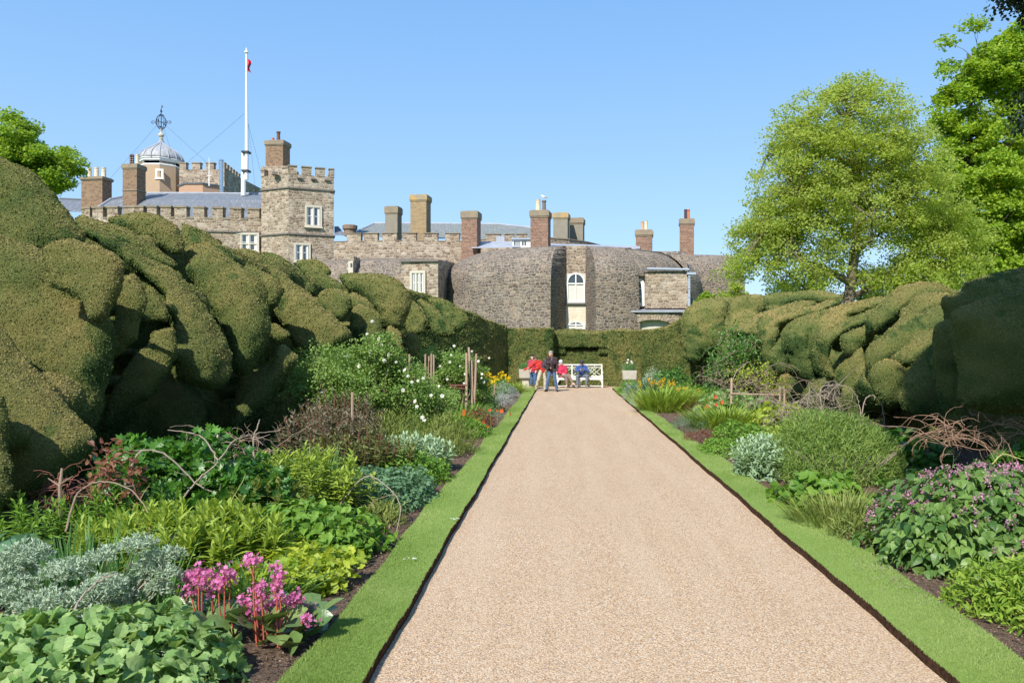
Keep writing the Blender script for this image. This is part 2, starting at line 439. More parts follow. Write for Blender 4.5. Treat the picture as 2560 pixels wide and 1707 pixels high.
def remesh(me, voxel, smooth_it, fac=.6):
    o = bpy.data.objects.new('tmp', me); COL.objects.link(o)
    m = o.modifiers.new('r', 'REMESH'); m.mode = 'VOXEL'; m.voxel_size = voxel; m.use_smooth_shade = True
    if smooth_it:
        m2 = o.modifiers.new('s', 'SMOOTH'); m2.iterations = smooth_it; m2.factor = fac
    bpy.context.view_layer.update()
    dg = bpy.context.evaluated_depsgraph_get(); out = bpy.data.meshes.new_from_object(o.evaluated_get(dg))
    bpy.data.objects.remove(o, do_unlink=True); bpy.data.meshes.remove(me)
    return out
def arrays(me):
    n = len(me.vertices); v = np.empty(n*3, np.float32); me.vertices.foreach_get('co', v); v = v.reshape(-1, 3).astype(float)
    nn = np.empty(n*3, np.float32); me.vertices.foreach_get('normal', nn); nn = nn.reshape(-1, 3).astype(float)
    me.calc_loop_triangles(); t = np.empty(len(me.loop_triangles)*3, np.int32); me.loop_triangles.foreach_get('vertices', t)
    return v, nn, t.reshape(-1, 3)
def slab(plan, zt, z0=0.):
    """closed prism over a ccw plan with per-corner top height -> (verts, faces)"""
    n = len(plan); v = [(x, y, z0) for x, y in plan]+[(plan[i][0], plan[i][1], zt[i]) for i in range(n)]
    f = [[i, (i+1) % n, n+(i+1) % n, n+i] for i in range(n)]
    # fan caps as strips: plan is given as front row then reversed back row
    h = n//2
    for i in range(h-1):
        a, b, c, d = i, i+1, n-2-i, n-1-i
        f.append([n+a, n+b, n+c, n+d]); f.append([d, c, b, a])
    return v, f
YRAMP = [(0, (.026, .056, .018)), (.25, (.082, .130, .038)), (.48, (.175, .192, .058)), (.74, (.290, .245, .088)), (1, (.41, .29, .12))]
def yewleaf(name, base):
    m = N(name); t = m.a('ShaderNodeAttribute', {'attribute_name': 'tint'}).outputs['Fac']
    if base:
        n = m.noise(m.geo(), 60, 5, .75); t = m.math('ADD', t, m.math('MULTIPLY', m.math('SUBTRACT', n, .55), .9))
        c = m.ramp(t, YRAMP); return m.fin(c, .95, m.bump(n, 1., .06), 0, .08)
    c = m.ramp(t, YRAMP); m.fin(c, .8, None, 0, .08)
    tr = m.a('ShaderNodeBsdfTranslucent'); m.set(tr.inputs['Color'], c)
    mx = m.a('ShaderNodeMixShader', None, i0=.12); m.set(mx.inputs[1], m.b.outputs[0]); m.set(mx.inputs[2], tr.outputs[0])
    m.set(m.out.inputs['Surface'], mx.outputs[0]); return m.m
YEW = yewleaf('yew_hedge', True); YLEAF = yewleaf('yew_leaf', False)
def hedge(label, me, n, bias=0., amp=.05, seed=0, minlen=.009):
    root = empty('yew_hedge', (0, 0, 0), label, 'hedge')
    v, nn, tri = arrays(me)
    d = amp*(.55*noise3(v, 2.6, 11+seed)+.35*noise3(v, 6.5, 12+seed)+.25*noise3(v, 15, 13+seed))
    dist = np.linalg.norm(v-np.array([0, 0, 2.]), axis=1)
    v = v+nn*(d)[:, None]
    me.vertices.foreach_set('co', v.astype(np.float32).ravel()); me.update()
    v, nn, tri = arrays(me)
    # trim below ground
    a, b, c = v[tri[:, 0]], v[tri[:, 1]], v[tri[:, 2]]; cr = np.cross(b-a, c-a); area = np.linalg.norm(cr, axis=1)/2
    cen = (a+b+c)/3; fn = unit(cr); vd = np.array([.5, 0, 2.])-cen; ds = np.linalg.norm(vd, axis=1); vis = np.einsum('ij,ij->i', fn, vd/ds[:, None])
    w = area/np.maximum(ds, 7)**2*np.where(vis > -.15, 1., .10)*(cen[:, 2] > -.05)*np.where(np.abs(cen[:, 0]*2000/cen[:, 1]) < 1750, 1, .15)
    w /= w.sum(); idx = rng.choice(len(tri), n, p=w)
    r1 = np.sqrt(rng.random(n)); r2 = rng.random(n); wa, wb, wc = 1-r1, r1*(1-r2), r1*r2
    t = tri[idx]; pos = v[t[:, 0]]*wa[:, None]+v[t[:, 1]]*wb[:, None]+v[t[:, 2]]*wc[:, None]
    nm = unit(nn[t[:, 0]]*wa[:, None]+nn[t[:, 1]]*wb[:, None]+nn[t[:, 2]]*wc[:, None])
    ds = np.linalg.norm(pos-np.array([0, 0, 2.]), axis=1)
    s = np.maximum(minlen, ds*.00125)*rng.uniform(.6, 1.6, n)
    ax = nm*rng.uniform(.1, .75, n)[:, None]+rng.normal(0, .6, (n, 3)); ln = nm+rng.normal(0, .3, (n, 3))
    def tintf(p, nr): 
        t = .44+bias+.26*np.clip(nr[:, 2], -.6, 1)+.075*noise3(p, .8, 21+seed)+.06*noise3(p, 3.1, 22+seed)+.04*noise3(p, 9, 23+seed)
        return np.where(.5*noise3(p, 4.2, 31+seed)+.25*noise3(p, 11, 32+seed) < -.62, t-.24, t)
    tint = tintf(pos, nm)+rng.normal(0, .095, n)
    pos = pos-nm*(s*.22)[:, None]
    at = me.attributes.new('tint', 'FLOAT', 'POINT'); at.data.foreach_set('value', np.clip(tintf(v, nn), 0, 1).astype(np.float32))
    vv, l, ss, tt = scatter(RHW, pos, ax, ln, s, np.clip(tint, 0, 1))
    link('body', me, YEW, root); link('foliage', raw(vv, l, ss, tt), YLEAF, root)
    return root
def lobes(lst, back, dy=.6):
    """each chain gets an extra root reaching back into the body of the hedge"""
    out = []
    for ch in lst:
        pts = [(D(a, b, Y), r) for a, b, Y, r in ch]
        c0, r0 = pts[0]; sg = -np.sign(back)*-1
        d = pts[-1][0]-pts[0][0] if len(pts) > 1 and np.linalg.norm(pts[-1][0]-pts[0][0]) > .3 else np.array([-back*.5, -.1, -.55])
        d = d/np.linalg.norm(d); n0 = np.array([np.sign(back)*-.12, -1, .12]); n0 = n0-d*n0.dot(d); n0 /= np.linalg.norm(n0); e = np.cross(d, n0)
        F = np.stack([d, n0, e]); pts = [(p, r, F) for p, r in pts]
        out.append([(np.array([c0[0]+back, c0[1]+dy, c0[2]+.05]), r0*.85, F)]+pts)
    return out
def CL(cx, cy): return (cx*.46874, 344.5+cy*.46874)
def CR(cx, cy): return (1525.1+cx*.38675, 588+cy*.38675)
def slablobe(tr, pts, Y, tz=.30, tx=0., R=.40, cone=1.35, dmaxb=1.1, k=4, shrink=.0):
    """a clipped lobe: rounded flattish face towards the path's near end, swelling back into the hedge like a cone.
    pts: outline; Y: distance of the face along the walk"""
    from mathutils.geometry import delaunay_2d_cdt
    q = [D(*tr(*p), Y) for p in pts]; q = np.array([(a[0], a[2]) for a in q]); n = len(q)
    area = .5*np.sum(q[:, 0]*np.roll(q[:, 1], -1)-np.roll(q[:, 0], -1)*q[:, 1])
    if area < 0: q = q[::-1]
    out = []
    for i in range(n):
        p0, p1, p2, p3 = q[i-1], q[i], q[(i+1) % n], q[(i+2) % n]
        for t in np.linspace(0, 1, k, endpoint=False): out.append(.5*((2*p1)+(p2-p0)*t+(2*p0-5*p1+4*p2-p3)*t*t+(3*p1-p0-3*p2+p3)*t**3))
    out = np.array(out)
    keep = [0]
    for i in range(1, len(out)):
        if np.linalg.norm(out[i]-out[keep[-1]]) > .05: keep.append(i)
    out = out[keep]; m = len(out)
    if shrink:
        tg = unit(np.roll(out, -1, 0)-np.roll(out, 1, 0)); out = out+np.stack([-tg[:, 1], tg[:, 0]], 1)*shrink
    lo, hi = out.min(0), out.max(0); st = max(.07, (hi-lo).max()/26)
    gx, gz_ = np.meshgrid(np.arange(lo[0]+st/2, hi[0], st), np.arange(lo[1]+st/2, hi[1], st)); g = np.stack([gx.ravel(), gz_.ravel()], 1)
    def dist(p):
        a, b = out, np.roll(out, -1, 0); ab = b-a; ap = p[:, None]-a[None]; t = np.clip((ap*ab).sum(2)/np.maximum((ab*ab).sum(1), 1e-9), 0, 1)
        return np.linalg.norm(ap-ab[None]*t[..., None], axis=2).min(1)
    dg = dist(g); g = g[dg > st*.45]
    vv, ee, ff, *_ = delaunay_2d_cdt([Vector(x) for x in np.concatenate([out, g])], [(i, (i+1) % m) for i in range(m)], [], 1, 1e-5)
    v = np.array([tuple(x) for x in vv]); d = dist(v); dm = d.max(); R_ = min(.85, R*dm+.04)
    on = d < 1e-4; h = R_*np.sqrt(np.clip(1-(1-np.clip(d/R_, 0, 1))**2, 0, 1))+.10*d
    cx, cz = v.mean(0); pl = tz*np.clip(v[:, 1]-cz, -1.5, 1.5)+tx*np.clip(v[:, 0]-cx, -1.5, 1.5)
    base = Y+pl
    front = np.stack([v[:, 0], base-h, v[:, 1]], 1); back = np.stack([v[:, 0], base+np.minimum(cone*d, dmaxb), v[:, 1]], 1)
    N0 = len(v); fs = []
    for f in ff:
        f = list(f); p = v[f]; ar = .5*np.sum(p[:, 0]*np.roll(p[:, 1], -1)-np.roll(p[:, 0], -1)*p[:, 1])
        if ar < 0: f = f[::-1]
        fs.append(f); fs.append([N0+i for i in reversed(f)])
    # stitch by welding outline vertices
    idx = {}
    ids = np.arange(2*N0)
    for i in range(N0):
        if on[i]: ids[N0+i] = i
    fs = [[int(ids[i]) for i in f] for f in fs]
    return np.concatenate([front, back]), fs
LS = [
 ((-300,1100),(-50,1190),(0,1240),(38,1330),(62,1450),(100,1560),(60,1750),(-300,1750), 7.3),
 ((-500,650),(-150,760),(0,875),(60,930),(140,1020),(240,1130),(340,1240),(430,1330),(490,1392),(498,1425),(478,1500),(430,1570),(330,1680),(60,1760),(-300,1700),(-500,1500), 8.3),
 ((165,480),(205,440),(290,415),(400,415),(500,450),(580,500),(608,560),(613,640),(602,720),(576,800),(545,862),(490,850),(440,800),(370,735),(260,705),(228,650),(195,560), 9.25),
 ((-300,430),(60,425),(200,500),(300,640),(450,760),(545,850),(560,1000),(562,1180),(546,1300),(510,1390),(450,1450),(300,1450),(0,1300),(-300,1200), 9.6),
 ((-450,0),(-150,-30),(20,30),(100,75),(180,140),(260,215),(330,290),(390,360),(430,412),(438,455),(400,500),(200,600),(-300,600),(-500,400), 10.5),
 ((600,560),(640,590),(690,650),(716,710),(718,790),(708,860),(702,935),(660,965),(640,1010),(600,1040),(560,1000),(558,750), 10.3),
 ((700,615),(760,665),(820,735),(853,800),(850,845),(800,862),(730,858),(690,800),(680,700), 11.4),
 ((700,880),(740,862),(838,855),(862,920),(866,1000),(850,1080),(830,1150),(790,1170),(750,1080),(710,1000), 11.2),
 ((640,980),(700,950),(760,1010),(795,1100),(765,1200),(700,1270),(600,1370),(520,1400),(540,1200), 11.0),
 ((360,310),(480,362),(600,430),(720,500),(830,560),(900,622),(960,692),(1030,782),(1100,882),(1150,970),(1170,1025),(1166,1090),(1148,1160),(1090,1182),(1000,1168),(905,1120),(872,1000),(858,870),(830,780),(760,690),(640,590),(450,470),(340,400), 12.3),
 ((380,300),(560,345),(700,420),(800,485),(882,545),(890,600),(800,590),(600,470),(380,390), 13.4),
 ((500,335),(560,305),(640,292),(730,294),(800,314),(860,360),(905,430),(921,490),(908,535),(860,530),(800,500),(700,460),(580,400), 14.6),
 ((870,352),(930,353),(1000,378),(1060,428),(1110,470),(1160,505),(1100,560),(920,560), 16.2),
 ((888,600),(898,545),(945,482),(1010,467),(1090,488),(1140,530),(1230,598),(1280,658),(1310,740),(1323,830),(1326,920),(1312,1000),(1290,1060),(1268,1105),(1200,1115),(1168,1080),(1160,1000),(1090,860),(1000,740),(930,660), 13.7),
 ((1160,1100),(1230,1080),(1290,1040),(1310,1100),(1250,1300),(1190,1380),(1150,1350),(1150,1200), 13.9),
 ((1335,955),(1370,938),(1430,985),(1464,1015),(1456,1042),(1420,1110),(1370,1190),(1320,1260),(1270,1320),(1200,1390),(1165,1370),(1168,1250),(1210,1150),(1290,1090),(1325,1010), 14.0),
 ((1180,540),(1240,558),(1310,598),(1370,640),(1400,682),(1396,715),(1370,765),(1340,795),(1322,812),(1296,730),(1255,660),(1190,600), 15.2),
 ((1370,640),(1460,685),(1540,720),(1620,788),(1700,850),(1737,888),(1738,925),(1690,965),(1600,1015),(1500,1010),(1430,920),(1380,840),(1335,800),(1340,700), 16.9),
 ((1322,830),(1370,850),(1432,900),(1402,945),(1340,945), 15.9),
 ((1110,495),(1170,478),(1240,490),(1310,530),(1390,590),(1440,640),(1540,712),(1500,760),(1400,700),(1300,640),(1150,560), 19),
 ((1250,500),(1340,500),(1420,545),(1490,600),(1540,660),(1552,712),(1480,720),(1400,640), 20.5),
 ((1440,545),(1490,528),(1550,527),(1590,550),(1635,605),(1560,650),(1480,600), 23.5),
 ((1450,565),(1520,560),(1600,600),(1670,648),(1695,690),(1620,740),(1550,700),(1500,640), 21.8),
 ((1545,702),(1580,672),(1640,660),(1700,680),(1735,720),(1736,760),(1716,812),(1690,836),(1640,832),(1590,792),(1552,745), 17.7),
 ((1700,700),(1760,700),(1810,735),(1842,780),(1800,820),(1720,780), 19.2),
 ((1725,765),(1770,750),(1830,775),(1870,820),(1882,880),(1886,950),(1880,985),(1800,990),(1740,940),(1712,860), 18.4),
 ((1640,605),(1700,595),(1800,594),(1880,605),(1950,630),(1990,680),(2016,730),(2016,790),(2002,830),(1980,882),(1930,885),(1880,850),(1850,800),(1780,740),(1700,690), 21.2),
 ((1885,870),(1920,860),(1970,890),(1982,950),(1972,1000),(1920,1010),(1888,960), 20.2),
 ((1980,905),(2010,885),(2050,910),(2066,960),(2056,1010),(2010,1015),(1978,970), 22.3),
 ((1985,735),(2020,725),(2070,780),(2096,830),(2091,870),(2070,905),(2000,900),(1985,840), 24.5),
 ((2030,722),(2100,742),(2160,788),(2210,840),(2234,882),(2226,918),(2180,920),(2130,900),(2080,810), 27),
 ((2090,728),(2150,722),(2210,740),(2280,790),(2300,850),(2240,900),(2150,830), 30),
]
RSL = [
 ((95,390),(130,320),(200,270),(280,245),(380,262),(386,330),(382,400),(372,470),(366,545),(300,575),(240,605),(200,650),(150,640),(118,600),(104,500), 36),
 ((130,330),(200,285),(260,250),(380,238),(500,224),(590,240),(600,330),(400,380), 37.4),
 ((376,350),(385,290),(430,242),(500,226),(570,235),(604,262),(595,330),(520,370),(440,400),(390,415), 33.4),
 ((560,252),(650,215),(760,204),(880,199),(980,210),(1075,240),(1000,290),(800,300),(600,340), 34.5),
 ((378,465),(400,430),(470,390),(560,342),(650,312),(760,278),(850,260),(920,280),(800,350),(660,400),(560,460),(528,520),(532,570),(520,625),(488,622),(468,560),(448,505),(425,495),(400,540), 30.5),
 ((513,460),(530,410),(580,362),(700,330),(850,300),(980,262),(1075,250),(980,330),(850,380),(740,410),(680,450),(640,530),(592,600),(580,525),(560,552),(530,535), 28.5),
 ((577,500),(586,430),(640,415),(685,425),(670,490),(645,570),(605,650),(578,610), 27.7),
 ((690,500),(705,445),(760,390),(860,342),(1000,300),(1200,250),(1320,240),(1280,320),(1080,390),(930,440),(880,500),(882,600),(902,680),(945,750),(905,785),(820,765),(760,722),(718,665),(730,600),(702,560), 25.2),
 ((615,595),(650,530),(700,480),(712,560),(732,640),(712,705),(660,695),(625,652), 24.6),
 ((573,662),(620,620),(662,690),(652,725),(600,725), 25.6),
 ((905,495),(930,450),(1000,410),(1120,352),(1250,302),(1330,235),(1420,230),(1330,340),(1200,420),(1100,455),(1040,490),(985,565),(988,640),(1015,725),(960,745),(928,700),(912,600), 21.6),
 ((1040,485),(1100,440),(1200,400),(1250,395),(1240,490),(1175,540),(1115,600),(1078,605),(1055,560), 20.6),
 ((1198,395),(1230,330),(1300,260),(1370,192),(1450,156),(1550,145),(1640,163),(1695,200),(1710,260),(1580,300),(1420,360),(1310,430),(1240,470),(1203,445), 20),
 ((1290,470),(1380,370),(1450,280),(1530,225),(1620,208),(1700,220),(1690,330),(1520,390),(1400,450),(1320,480), 17.9),
 ((1188,575),(1220,520),(1300,470),(1400,392),(1520,332),(1640,285),(1700,285),(1690,440),(1560,510),(1450,570),(1330,640),(1225,700),(1188,650), 15.6),
 ((1335,610),(1400,540),(1520,462),(1650,400),(1680,500),(1580,580),(1490,650),(1440,680),(1390,660), 14.9),
 ((1068,690),(1088,620),(1138,552),(1190,530),(1204,600),(1195,710),(1135,770),(1112,810),(1062,780), 16.9),
 ((1056,790),(1120,780),(1180,740),(1215,900),(1150,1010),(1075,960), 16.7),
 ((1218,705),(1240,640),(1295,604),(1340,592),(1400,638),(1442,680),(1432,750),(1402,820),(1392,885),(1330,905),(1268,862),(1228,780), 14.1),
 ((1388,795),(1430,700),(1500,602),(1570,522),(1625,470),(1690,480),(1700,900),(1660,1040),(1500,980),(1396,890), 13.1),
 ((1608,465),(1640,400),(1680,370),(1745,375),(1790,500),(1790,1000),(1650,1000),(1613,900),(1598,700), 11.7),
 ((1660,235),(1700,214),(1760,200),(1790,152),(1900,110),(2050,72),(2300,60),(2500,60),(2500,420),(1900,520),(1720,520),(1664,420), 12.7),
 ((1727,345),(1760,300),(1900,250),(2050,190),(2200,140),(2400,100),(2600,90),(2750,120),(2750,1000),(2200,960),(1765,900),(1745,700),(1729,500), 9.7),
]
def roots(tr, lst, X):
    out = []
    for L_ in lst:
        q = np.array([D(*tr(*p), L_[-1]) for p in L_[:-1]]); c = q.mean(0); w = min(np.ptp(q[:, 0]), np.ptp(q[:, 2]))*.18; w = min(w, .4)
        c[2] = max(c[2], .4); out.append([(c+[0, .35, 0], w), (np.array([X if abs(c[0]) < abs(X) else c[0], c[1]+1.3, min(c[2], 3.2)]), w*1.2)])
    return out
extra = [slablobe(CL, L_[:-1], L_[-1], tx=.10, R=.30, cone=1.1, dmaxb=.85, shrink=.03) for L_ in LS]
# continuous body of the left hedge, then the smooth wall that curves in at the end
body = [[(np.array([-8.3, y, 2.0+.15*math.sin(y)]), 1.55+.1*math.sin(y*1.7)) for y in np.arange(9.8, 32, 1.3)],
        [(np.array([-8.1, y, .9]), 1.3) for y in np.arange(8.5, 32, 1.3)],
        [(np.array([-7.0, y, .6]), .9) for y in np.arange(14, 32, 1.3)]]
fr = [(-7.2, 30.8), (-6.2, 32.3), (-5.2, 33.9), (-4.35, 35.3), (-3.6, 36.7), (-2.95, 38.2), (-2.68, 39.0)]
zf = [4.3, 4.25, 4.0, 3.6, 3.25, 3.02, 2.98]
bk = [(x-1.6, y+.8) for x, y in fr]; plan = fr+bk[::-1]
extra.append(slab(plan, zf+[z+.12 for z in zf[::-1]]))
body += roots(CL, LS, -8.2)
body += [[(D(395, 650, 15.5), .6), (D(440, 640, 15.6), .55)], [(D(190, 605, 13.4), .55), (D(260, 620, 13.6), .6), (D(330, 650, 14), .6)], [(D(600, 660, 19.5), .8), (D(700, 700, 22), .8), (D(760, 720, 24), .8)], [(D(330, 790, 12.6), .5), (D(310, 700, 12.6), .5)], [(D(480, 620, 15.6), .55), (D(560, 650, 17), .6)]]
me = blob_union(body, .06, 1, 2, extra, .5)
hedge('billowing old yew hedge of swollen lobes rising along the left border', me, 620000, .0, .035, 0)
extra = [slablobe(CR, L_[:-1], L_[-1], tz=.12, tx=-.10, R=.62, cone=1.3, dmaxb=1.5, shrink=.014) for L_ in RSL]
bX = lambda y: float(np.interp(y, [4, 12, 18, 24, 38], [9.3, 10.0, 10.9, 11.5, 11.6]))
body = [[(np.array([bX(y), y, 1.9+.12*math.sin(y*1.1)]), 1.6+.1*math.sin(y*1.9)) for y in np.arange(4, 39, 1.3)],
        [(np.array([bX(y)-1., y, .8]), 1.2) for y in np.arange(4, 39, 1.3)],
        [(np.array([8.3+.4*math.sin(y), y, .35]), .7) for y in np.arange(6, 34, 1.)], [(np.array([9.4, y, .5]), .9) for y in np.arange(6, 34, 1.)],
        [(np.array([9.3-max(0, y-30)*.2, y, 1.3]), 1.3) for y in np.arange(33, 39.5, 1.2)]]
body += roots(CR, RSL, 10.6)
body += [[(np.array([7.7, 9.9, .35]), .6), (np.array([8.2, 10.2, 1.4]), .7)], [(np.array([9.4, 9.6, .4]), .9), (np.array([9.6, 10.0, 1.6]), .9)], [(np.array([7.4, 12.6, .4]), .6), (np.array([7.6, 12.8, 1.4]), .6)]]
body += [[(D(*CR(1020, 620), 24), .7), (D(*CR(1000, 480), 25), .8)], [(D(*CR(1150, 640), 22.5), .5), (D(*CR(1100, 720), 22), .5)], [(D(*CR(650, 470), 31), .9), (D(*CR(800, 440), 30), 1.0)], [(D(*CR(480, 420), 33.5), .9), (D(*CR(450, 560), 33), .9)], [(D(*CR(1300, 760), 16), .5), (D(*CR(1200, 850), 18), .5)]]
me = blob_union(body, .06, 1, 2, extra, .5)
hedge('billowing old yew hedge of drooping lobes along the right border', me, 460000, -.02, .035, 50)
# end hedge: two piers, a niche with a ledge over the bench, and a tall side panel
def box(x0, x1, y0, y1, z0, z1): return ([(x0,y0,z0),(x1,y0,z0),(x1,y1,z0),(x0,y1,z0),(x0,y0,z1),(x1,y0,z1),(x1,y1,z1),(x0,y1,z1)],
    [(0,3,2,1),(4,5,6,7),(0,1,5,4),(1,2,6,5),(2,3,7,6),(3,0,4,7)])
ex = [box(-3.2, -.45, 38.9, 41.6, 0, 2.80), box(2.3, 4.6, 38.9, 41.6, 0, 2.72), box(-.55, 2.4, 40.15, 41.6, 0, 2.66),
      box(-.5, 2.35, 39.5, 40.4, 1.93, 2.6), box(-.5, 2.35, 39.75, 40.4, 0, 1.72), box(-.5, .15, 39.6, 40.3, 1.6, 2.0), box(1.85, 2.35, 39.6, 40.3, 1.6, 2.0)]
top = [[(np.array([x, 40.3, 2.35]), .42+.05*math.sin(x*2.6)) for x in np.arange(-2.9, 4.5, .5)]]
me = blob_union(top, .05, 3, 2, ex, .5)
hedge('low clipped hedge with a bench niche closing the end of the path', me, 110000, .06, .02, 80)
fr = [(3.82, 38.0), (4.4, 37.95), (5.0, 37.9), (5.7, 37.8), (6.6, 37.6)]; bk = [(x+.05, y+1.0) for x, y in fr]
zz = [2.72, 2.74, 2.86, 3.3, 3.6]
me = blob_union([[(np.array([5.9, 38.3, 1.5]), .4)]], .05, 3, 2, [slab(fr+bk[::-1], zz+zz[::-1])], .5)
hedge('square cut hedge panel rising to the right behind the right urn', me, 34000, .0, .02, 90)
# ------------------------------------------------------------------ the castle
def masonry(name, cols, mortar, row=.26, wid=.42, warp=.05, rough=.9, mw=.035, bump=.5, lich=None, dark=None):
    m = N(name); uv = m.a('ShaderNodeUVMap').outputs[0]
    nz = m.a('ShaderNodeTexNoise', {'noise_dimensions': '2D'}, Scale=1.4, Detail=3.0, Vector=uv)
    off = m.a('ShaderNodeVectorMath', {'operation': 'SUBTRACT'}); m.set(off.inputs[0], nz.outputs['Color']); off.inputs[1].default_value = (.5, .5, .5)
    sc = m.a('ShaderNodeVectorMath', {'operation': 'SCALE'}); m.set(sc.inputs[0], off.outputs[0]); sc.inputs['Scale'].default_value = warp*4
    ad = m.a('ShaderNodeVectorMath', {'operation': 'ADD'}); m.set(ad.inputs[0], uv); m.set(ad.inputs[1], sc.outputs[0])
    sp = m.a('ShaderNodeSeparateXYZ'); m.set(sp.inputs[0], ad.outputs[0]); u, v = sp.outputs[0], sp.outputs[1]
    vr = m.math('DIVIDE', v, row); ri = m.math('FLOOR', vr); fr = m.math('SUBTRACT', vr, ri)
    w = m.math('ADD', m.math('DIVIDE', u, wid), m.math('MULTIPLY', ri, 37.37))
    v1 = m.a('ShaderNodeTexVoronoi', {'voronoi_dimensions': '1D', 'feature': 'DISTANCE_TO_EDGE'}, W=w, Scale=1.0, Randomness=.85)
    v2 = m.a('ShaderNodeTexVoronoi', {'voronoi_dimensions': '1D', 'feature': 'F1'}, W=w, Scale=1.0, Randomness=.85)
    du = m.math('MULTIPLY', v1.outputs['Distance'], wid)
    dv = m.math('MULTIPLY', m.math('MINIMUM', fr, m.math('SUBTRACT', 1, fr)), row)
    d = m.math('MINIMUM', du, dv)
    d = m.math('ADD', d, m.math('MULTIPLY', m.math('SUBTRACT', m.noise(uv, 9, 3, dim='2D'), .5), .03))
    stone = m.a('ShaderNodeSeparateColor'); m.set(stone.inputs[0], v2.outputs['Color'])
    n = len(cols); c = m.ramp(stone.outputs[0], [(i/(n-1), q) for i, q in enumerate(cols)])
    c = m.mix(m.math('MULTIPLY', m.noise(uv, 14, 4, .65, '2D'), .45), c, tuple(x*.45 for x in cols[0]))
    if lich:
        f = m.ramp(m.noise(m.geo(), .9, 6, .75), [(.54, (0, 0, 0)), (.68, (.75, .75, .75))]); c = m.mix(f, c, lich)
    if dark:
        f = m.ramp(m.noise(m.geo(), .45, 4, .6), [(.46, (0, 0, 0)), (.66, (.7, .7, .7))]); c = m.mix(f, c, dark)
    mk = m.ramp(d, [(mw*.35, (1, 1, 1)), (mw, (0, 0, 0))]); c = m.mix(m.math('MULTIPLY', mk, .68), c, mortar)
    fl = m.ramp(m.noise(uv, 5.5, 5, .8, '2D'), [(.63, (0, 0, 0)), (.70, (.55, .55, .55))]); c = m.mix(fl, c, (.52, .49, .43))
    h = m.math('MINIMUM', d, mw*1.6)
    return m.fin(c, rough, m.bump(h, bump, .8), 0, .15)
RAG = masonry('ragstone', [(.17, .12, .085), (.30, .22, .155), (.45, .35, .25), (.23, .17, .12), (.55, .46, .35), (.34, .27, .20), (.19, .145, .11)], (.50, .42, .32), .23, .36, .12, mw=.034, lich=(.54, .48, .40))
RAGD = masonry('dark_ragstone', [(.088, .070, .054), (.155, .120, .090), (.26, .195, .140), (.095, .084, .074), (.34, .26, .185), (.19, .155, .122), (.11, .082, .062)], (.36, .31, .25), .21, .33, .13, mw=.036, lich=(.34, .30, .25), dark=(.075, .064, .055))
BRICKR = masonry('red_brick', [(.22, .11, .075), (.29, .15, .10), (.15, .085, .06), (.36, .22, .15)], (.40, .33, .26), .12, .3, .01, mw=.018, bump=.3)
BRICKB = masonry('brown_brick', [(.19, .11, .07), (.27, .165, .10), (.33, .215, .13), (.14, .09, .065)], (.36, .28, .20), .12, .3, .01, mw=.018, bump=.3)
BRICKY = masonry('yellow_brick', [(.33, .23, .115), (.40, .29, .15), (.27, .19, .11), (.36, .235, .12)], (.40, .33, .24), .12, .3, .01, mw=.016, bump=.3)
WASH = masonry('limewashed_block', [(.72, .64, .48), (.80, .74, .60), (.68, .58, .42)], (.55, .48, .36), .2, .4, .02, mw=.02, bump=.2)
def rendered(name, a, b, lich=None):
    m = N(name); p = m.geo(); c = m.mix(m.noise(p, 2.2, 6, .7), a, b)
    if lich: c = m.mix(m.ramp(m.noise(p, 1.9, 4), [(.48, (0, 0, 0)), (.6, (1, 1, 1))]), c, lich)
    return m.fin(c, .92, m.bump(m.noise(p, 30, 3), .4, .02), 0, .15)
REND = rendered('grey_render', (.19, .165, .125), (.33, .30, .235), None)
CAPS = rendered('weathered_coping', (.17, .135, .10), (.34, .28, .21), (.30, .24, .15))
CAPO = rendered('lichened_coping', (.28, .23, .15), (.38, .32, .22), (.46, .31, .12))
DRESS = rendered('dressed_stone', (.47, .42, .335), (.66, .60, .50))
PINK = rendered('pink_render', (.44, .265, .165), (.52, .345, .225))
PLAST = rendered('tan_render', (.40, .28, .18), (.50, .37, .24))
WHITE = plain('white_paint', (.83, .82, .78), .5, .04, 3)
CREAM = plain('cream_clay', (.72, .60, .42), .7, .1, 8)
TERRA = plain('terracotta', (.50, .17, .08), .75, .2, 8); DCLAY = plain('dark_glazed_clay', (.08, .035, .035), .35, .2, 8, spec=.6)
GCLAY = plain('grey_clay', (.17, .15, .13), .8, .2, 8)
STEEL = plain('flue_steel', (.55, .57, .60), .28, .08, 3, metal=1.); IRON = plain('dark_iron', (.035, .04, .05), .6, .2, 8)
LEADP = plain('blue_grey_paint', (.36, .42, .50), .5, .08, 3)
BLIND = plain('cream_blind', (.62, .60, .54), .8, .05, 3)
_g = N('window_glass'); GLASS = _g.fin((.05, .065, .08), .08, None, 0, .8)
def leadm(name, a, b, w, sx=3.2, streak=.55):
    m = N(name); uv = m.a('ShaderNodeUVMap').outputs[0]
    mp = m.a('ShaderNodeMapping'); m.set(mp.inputs['Vector'], uv); mp.inputs['Scale'].default_value = (sx, .35, 1)
    n = m.noise(mp.outputs[0], 1.6, 5, .65, '2D'); c = m.mix(n, a, b)
    c = m.mix(m.ramp(m.noise(mp.outputs[0], 3.1, 4, .6, '2D'), [(.5, (0, 0, 0)), (.78, (streak, streak, streak))]), c, w)
    sl = m.a('ShaderNodeTexBrick', None, Scale=1.0); sl.inputs['Brick Width'].default_value = .45; sl.inputs['Row Height'].default_value = .22
    sl.inputs['Mortar Size'].default_value = .012; m.set(sl.inputs['Vector'], uv); sl.inputs['Color1'].default_value = (1, 1, 1, 1); sl.inputs['Color2'].default_value = (.86, .86, .86, 1); sl.inputs['Mortar'].default_value = (.6, .6, .6, 1)
    c = m.mix(.6, c, sl.outputs[0], 'MULTIPLY')
    return m.fin(c, .55, None, 0, .4)
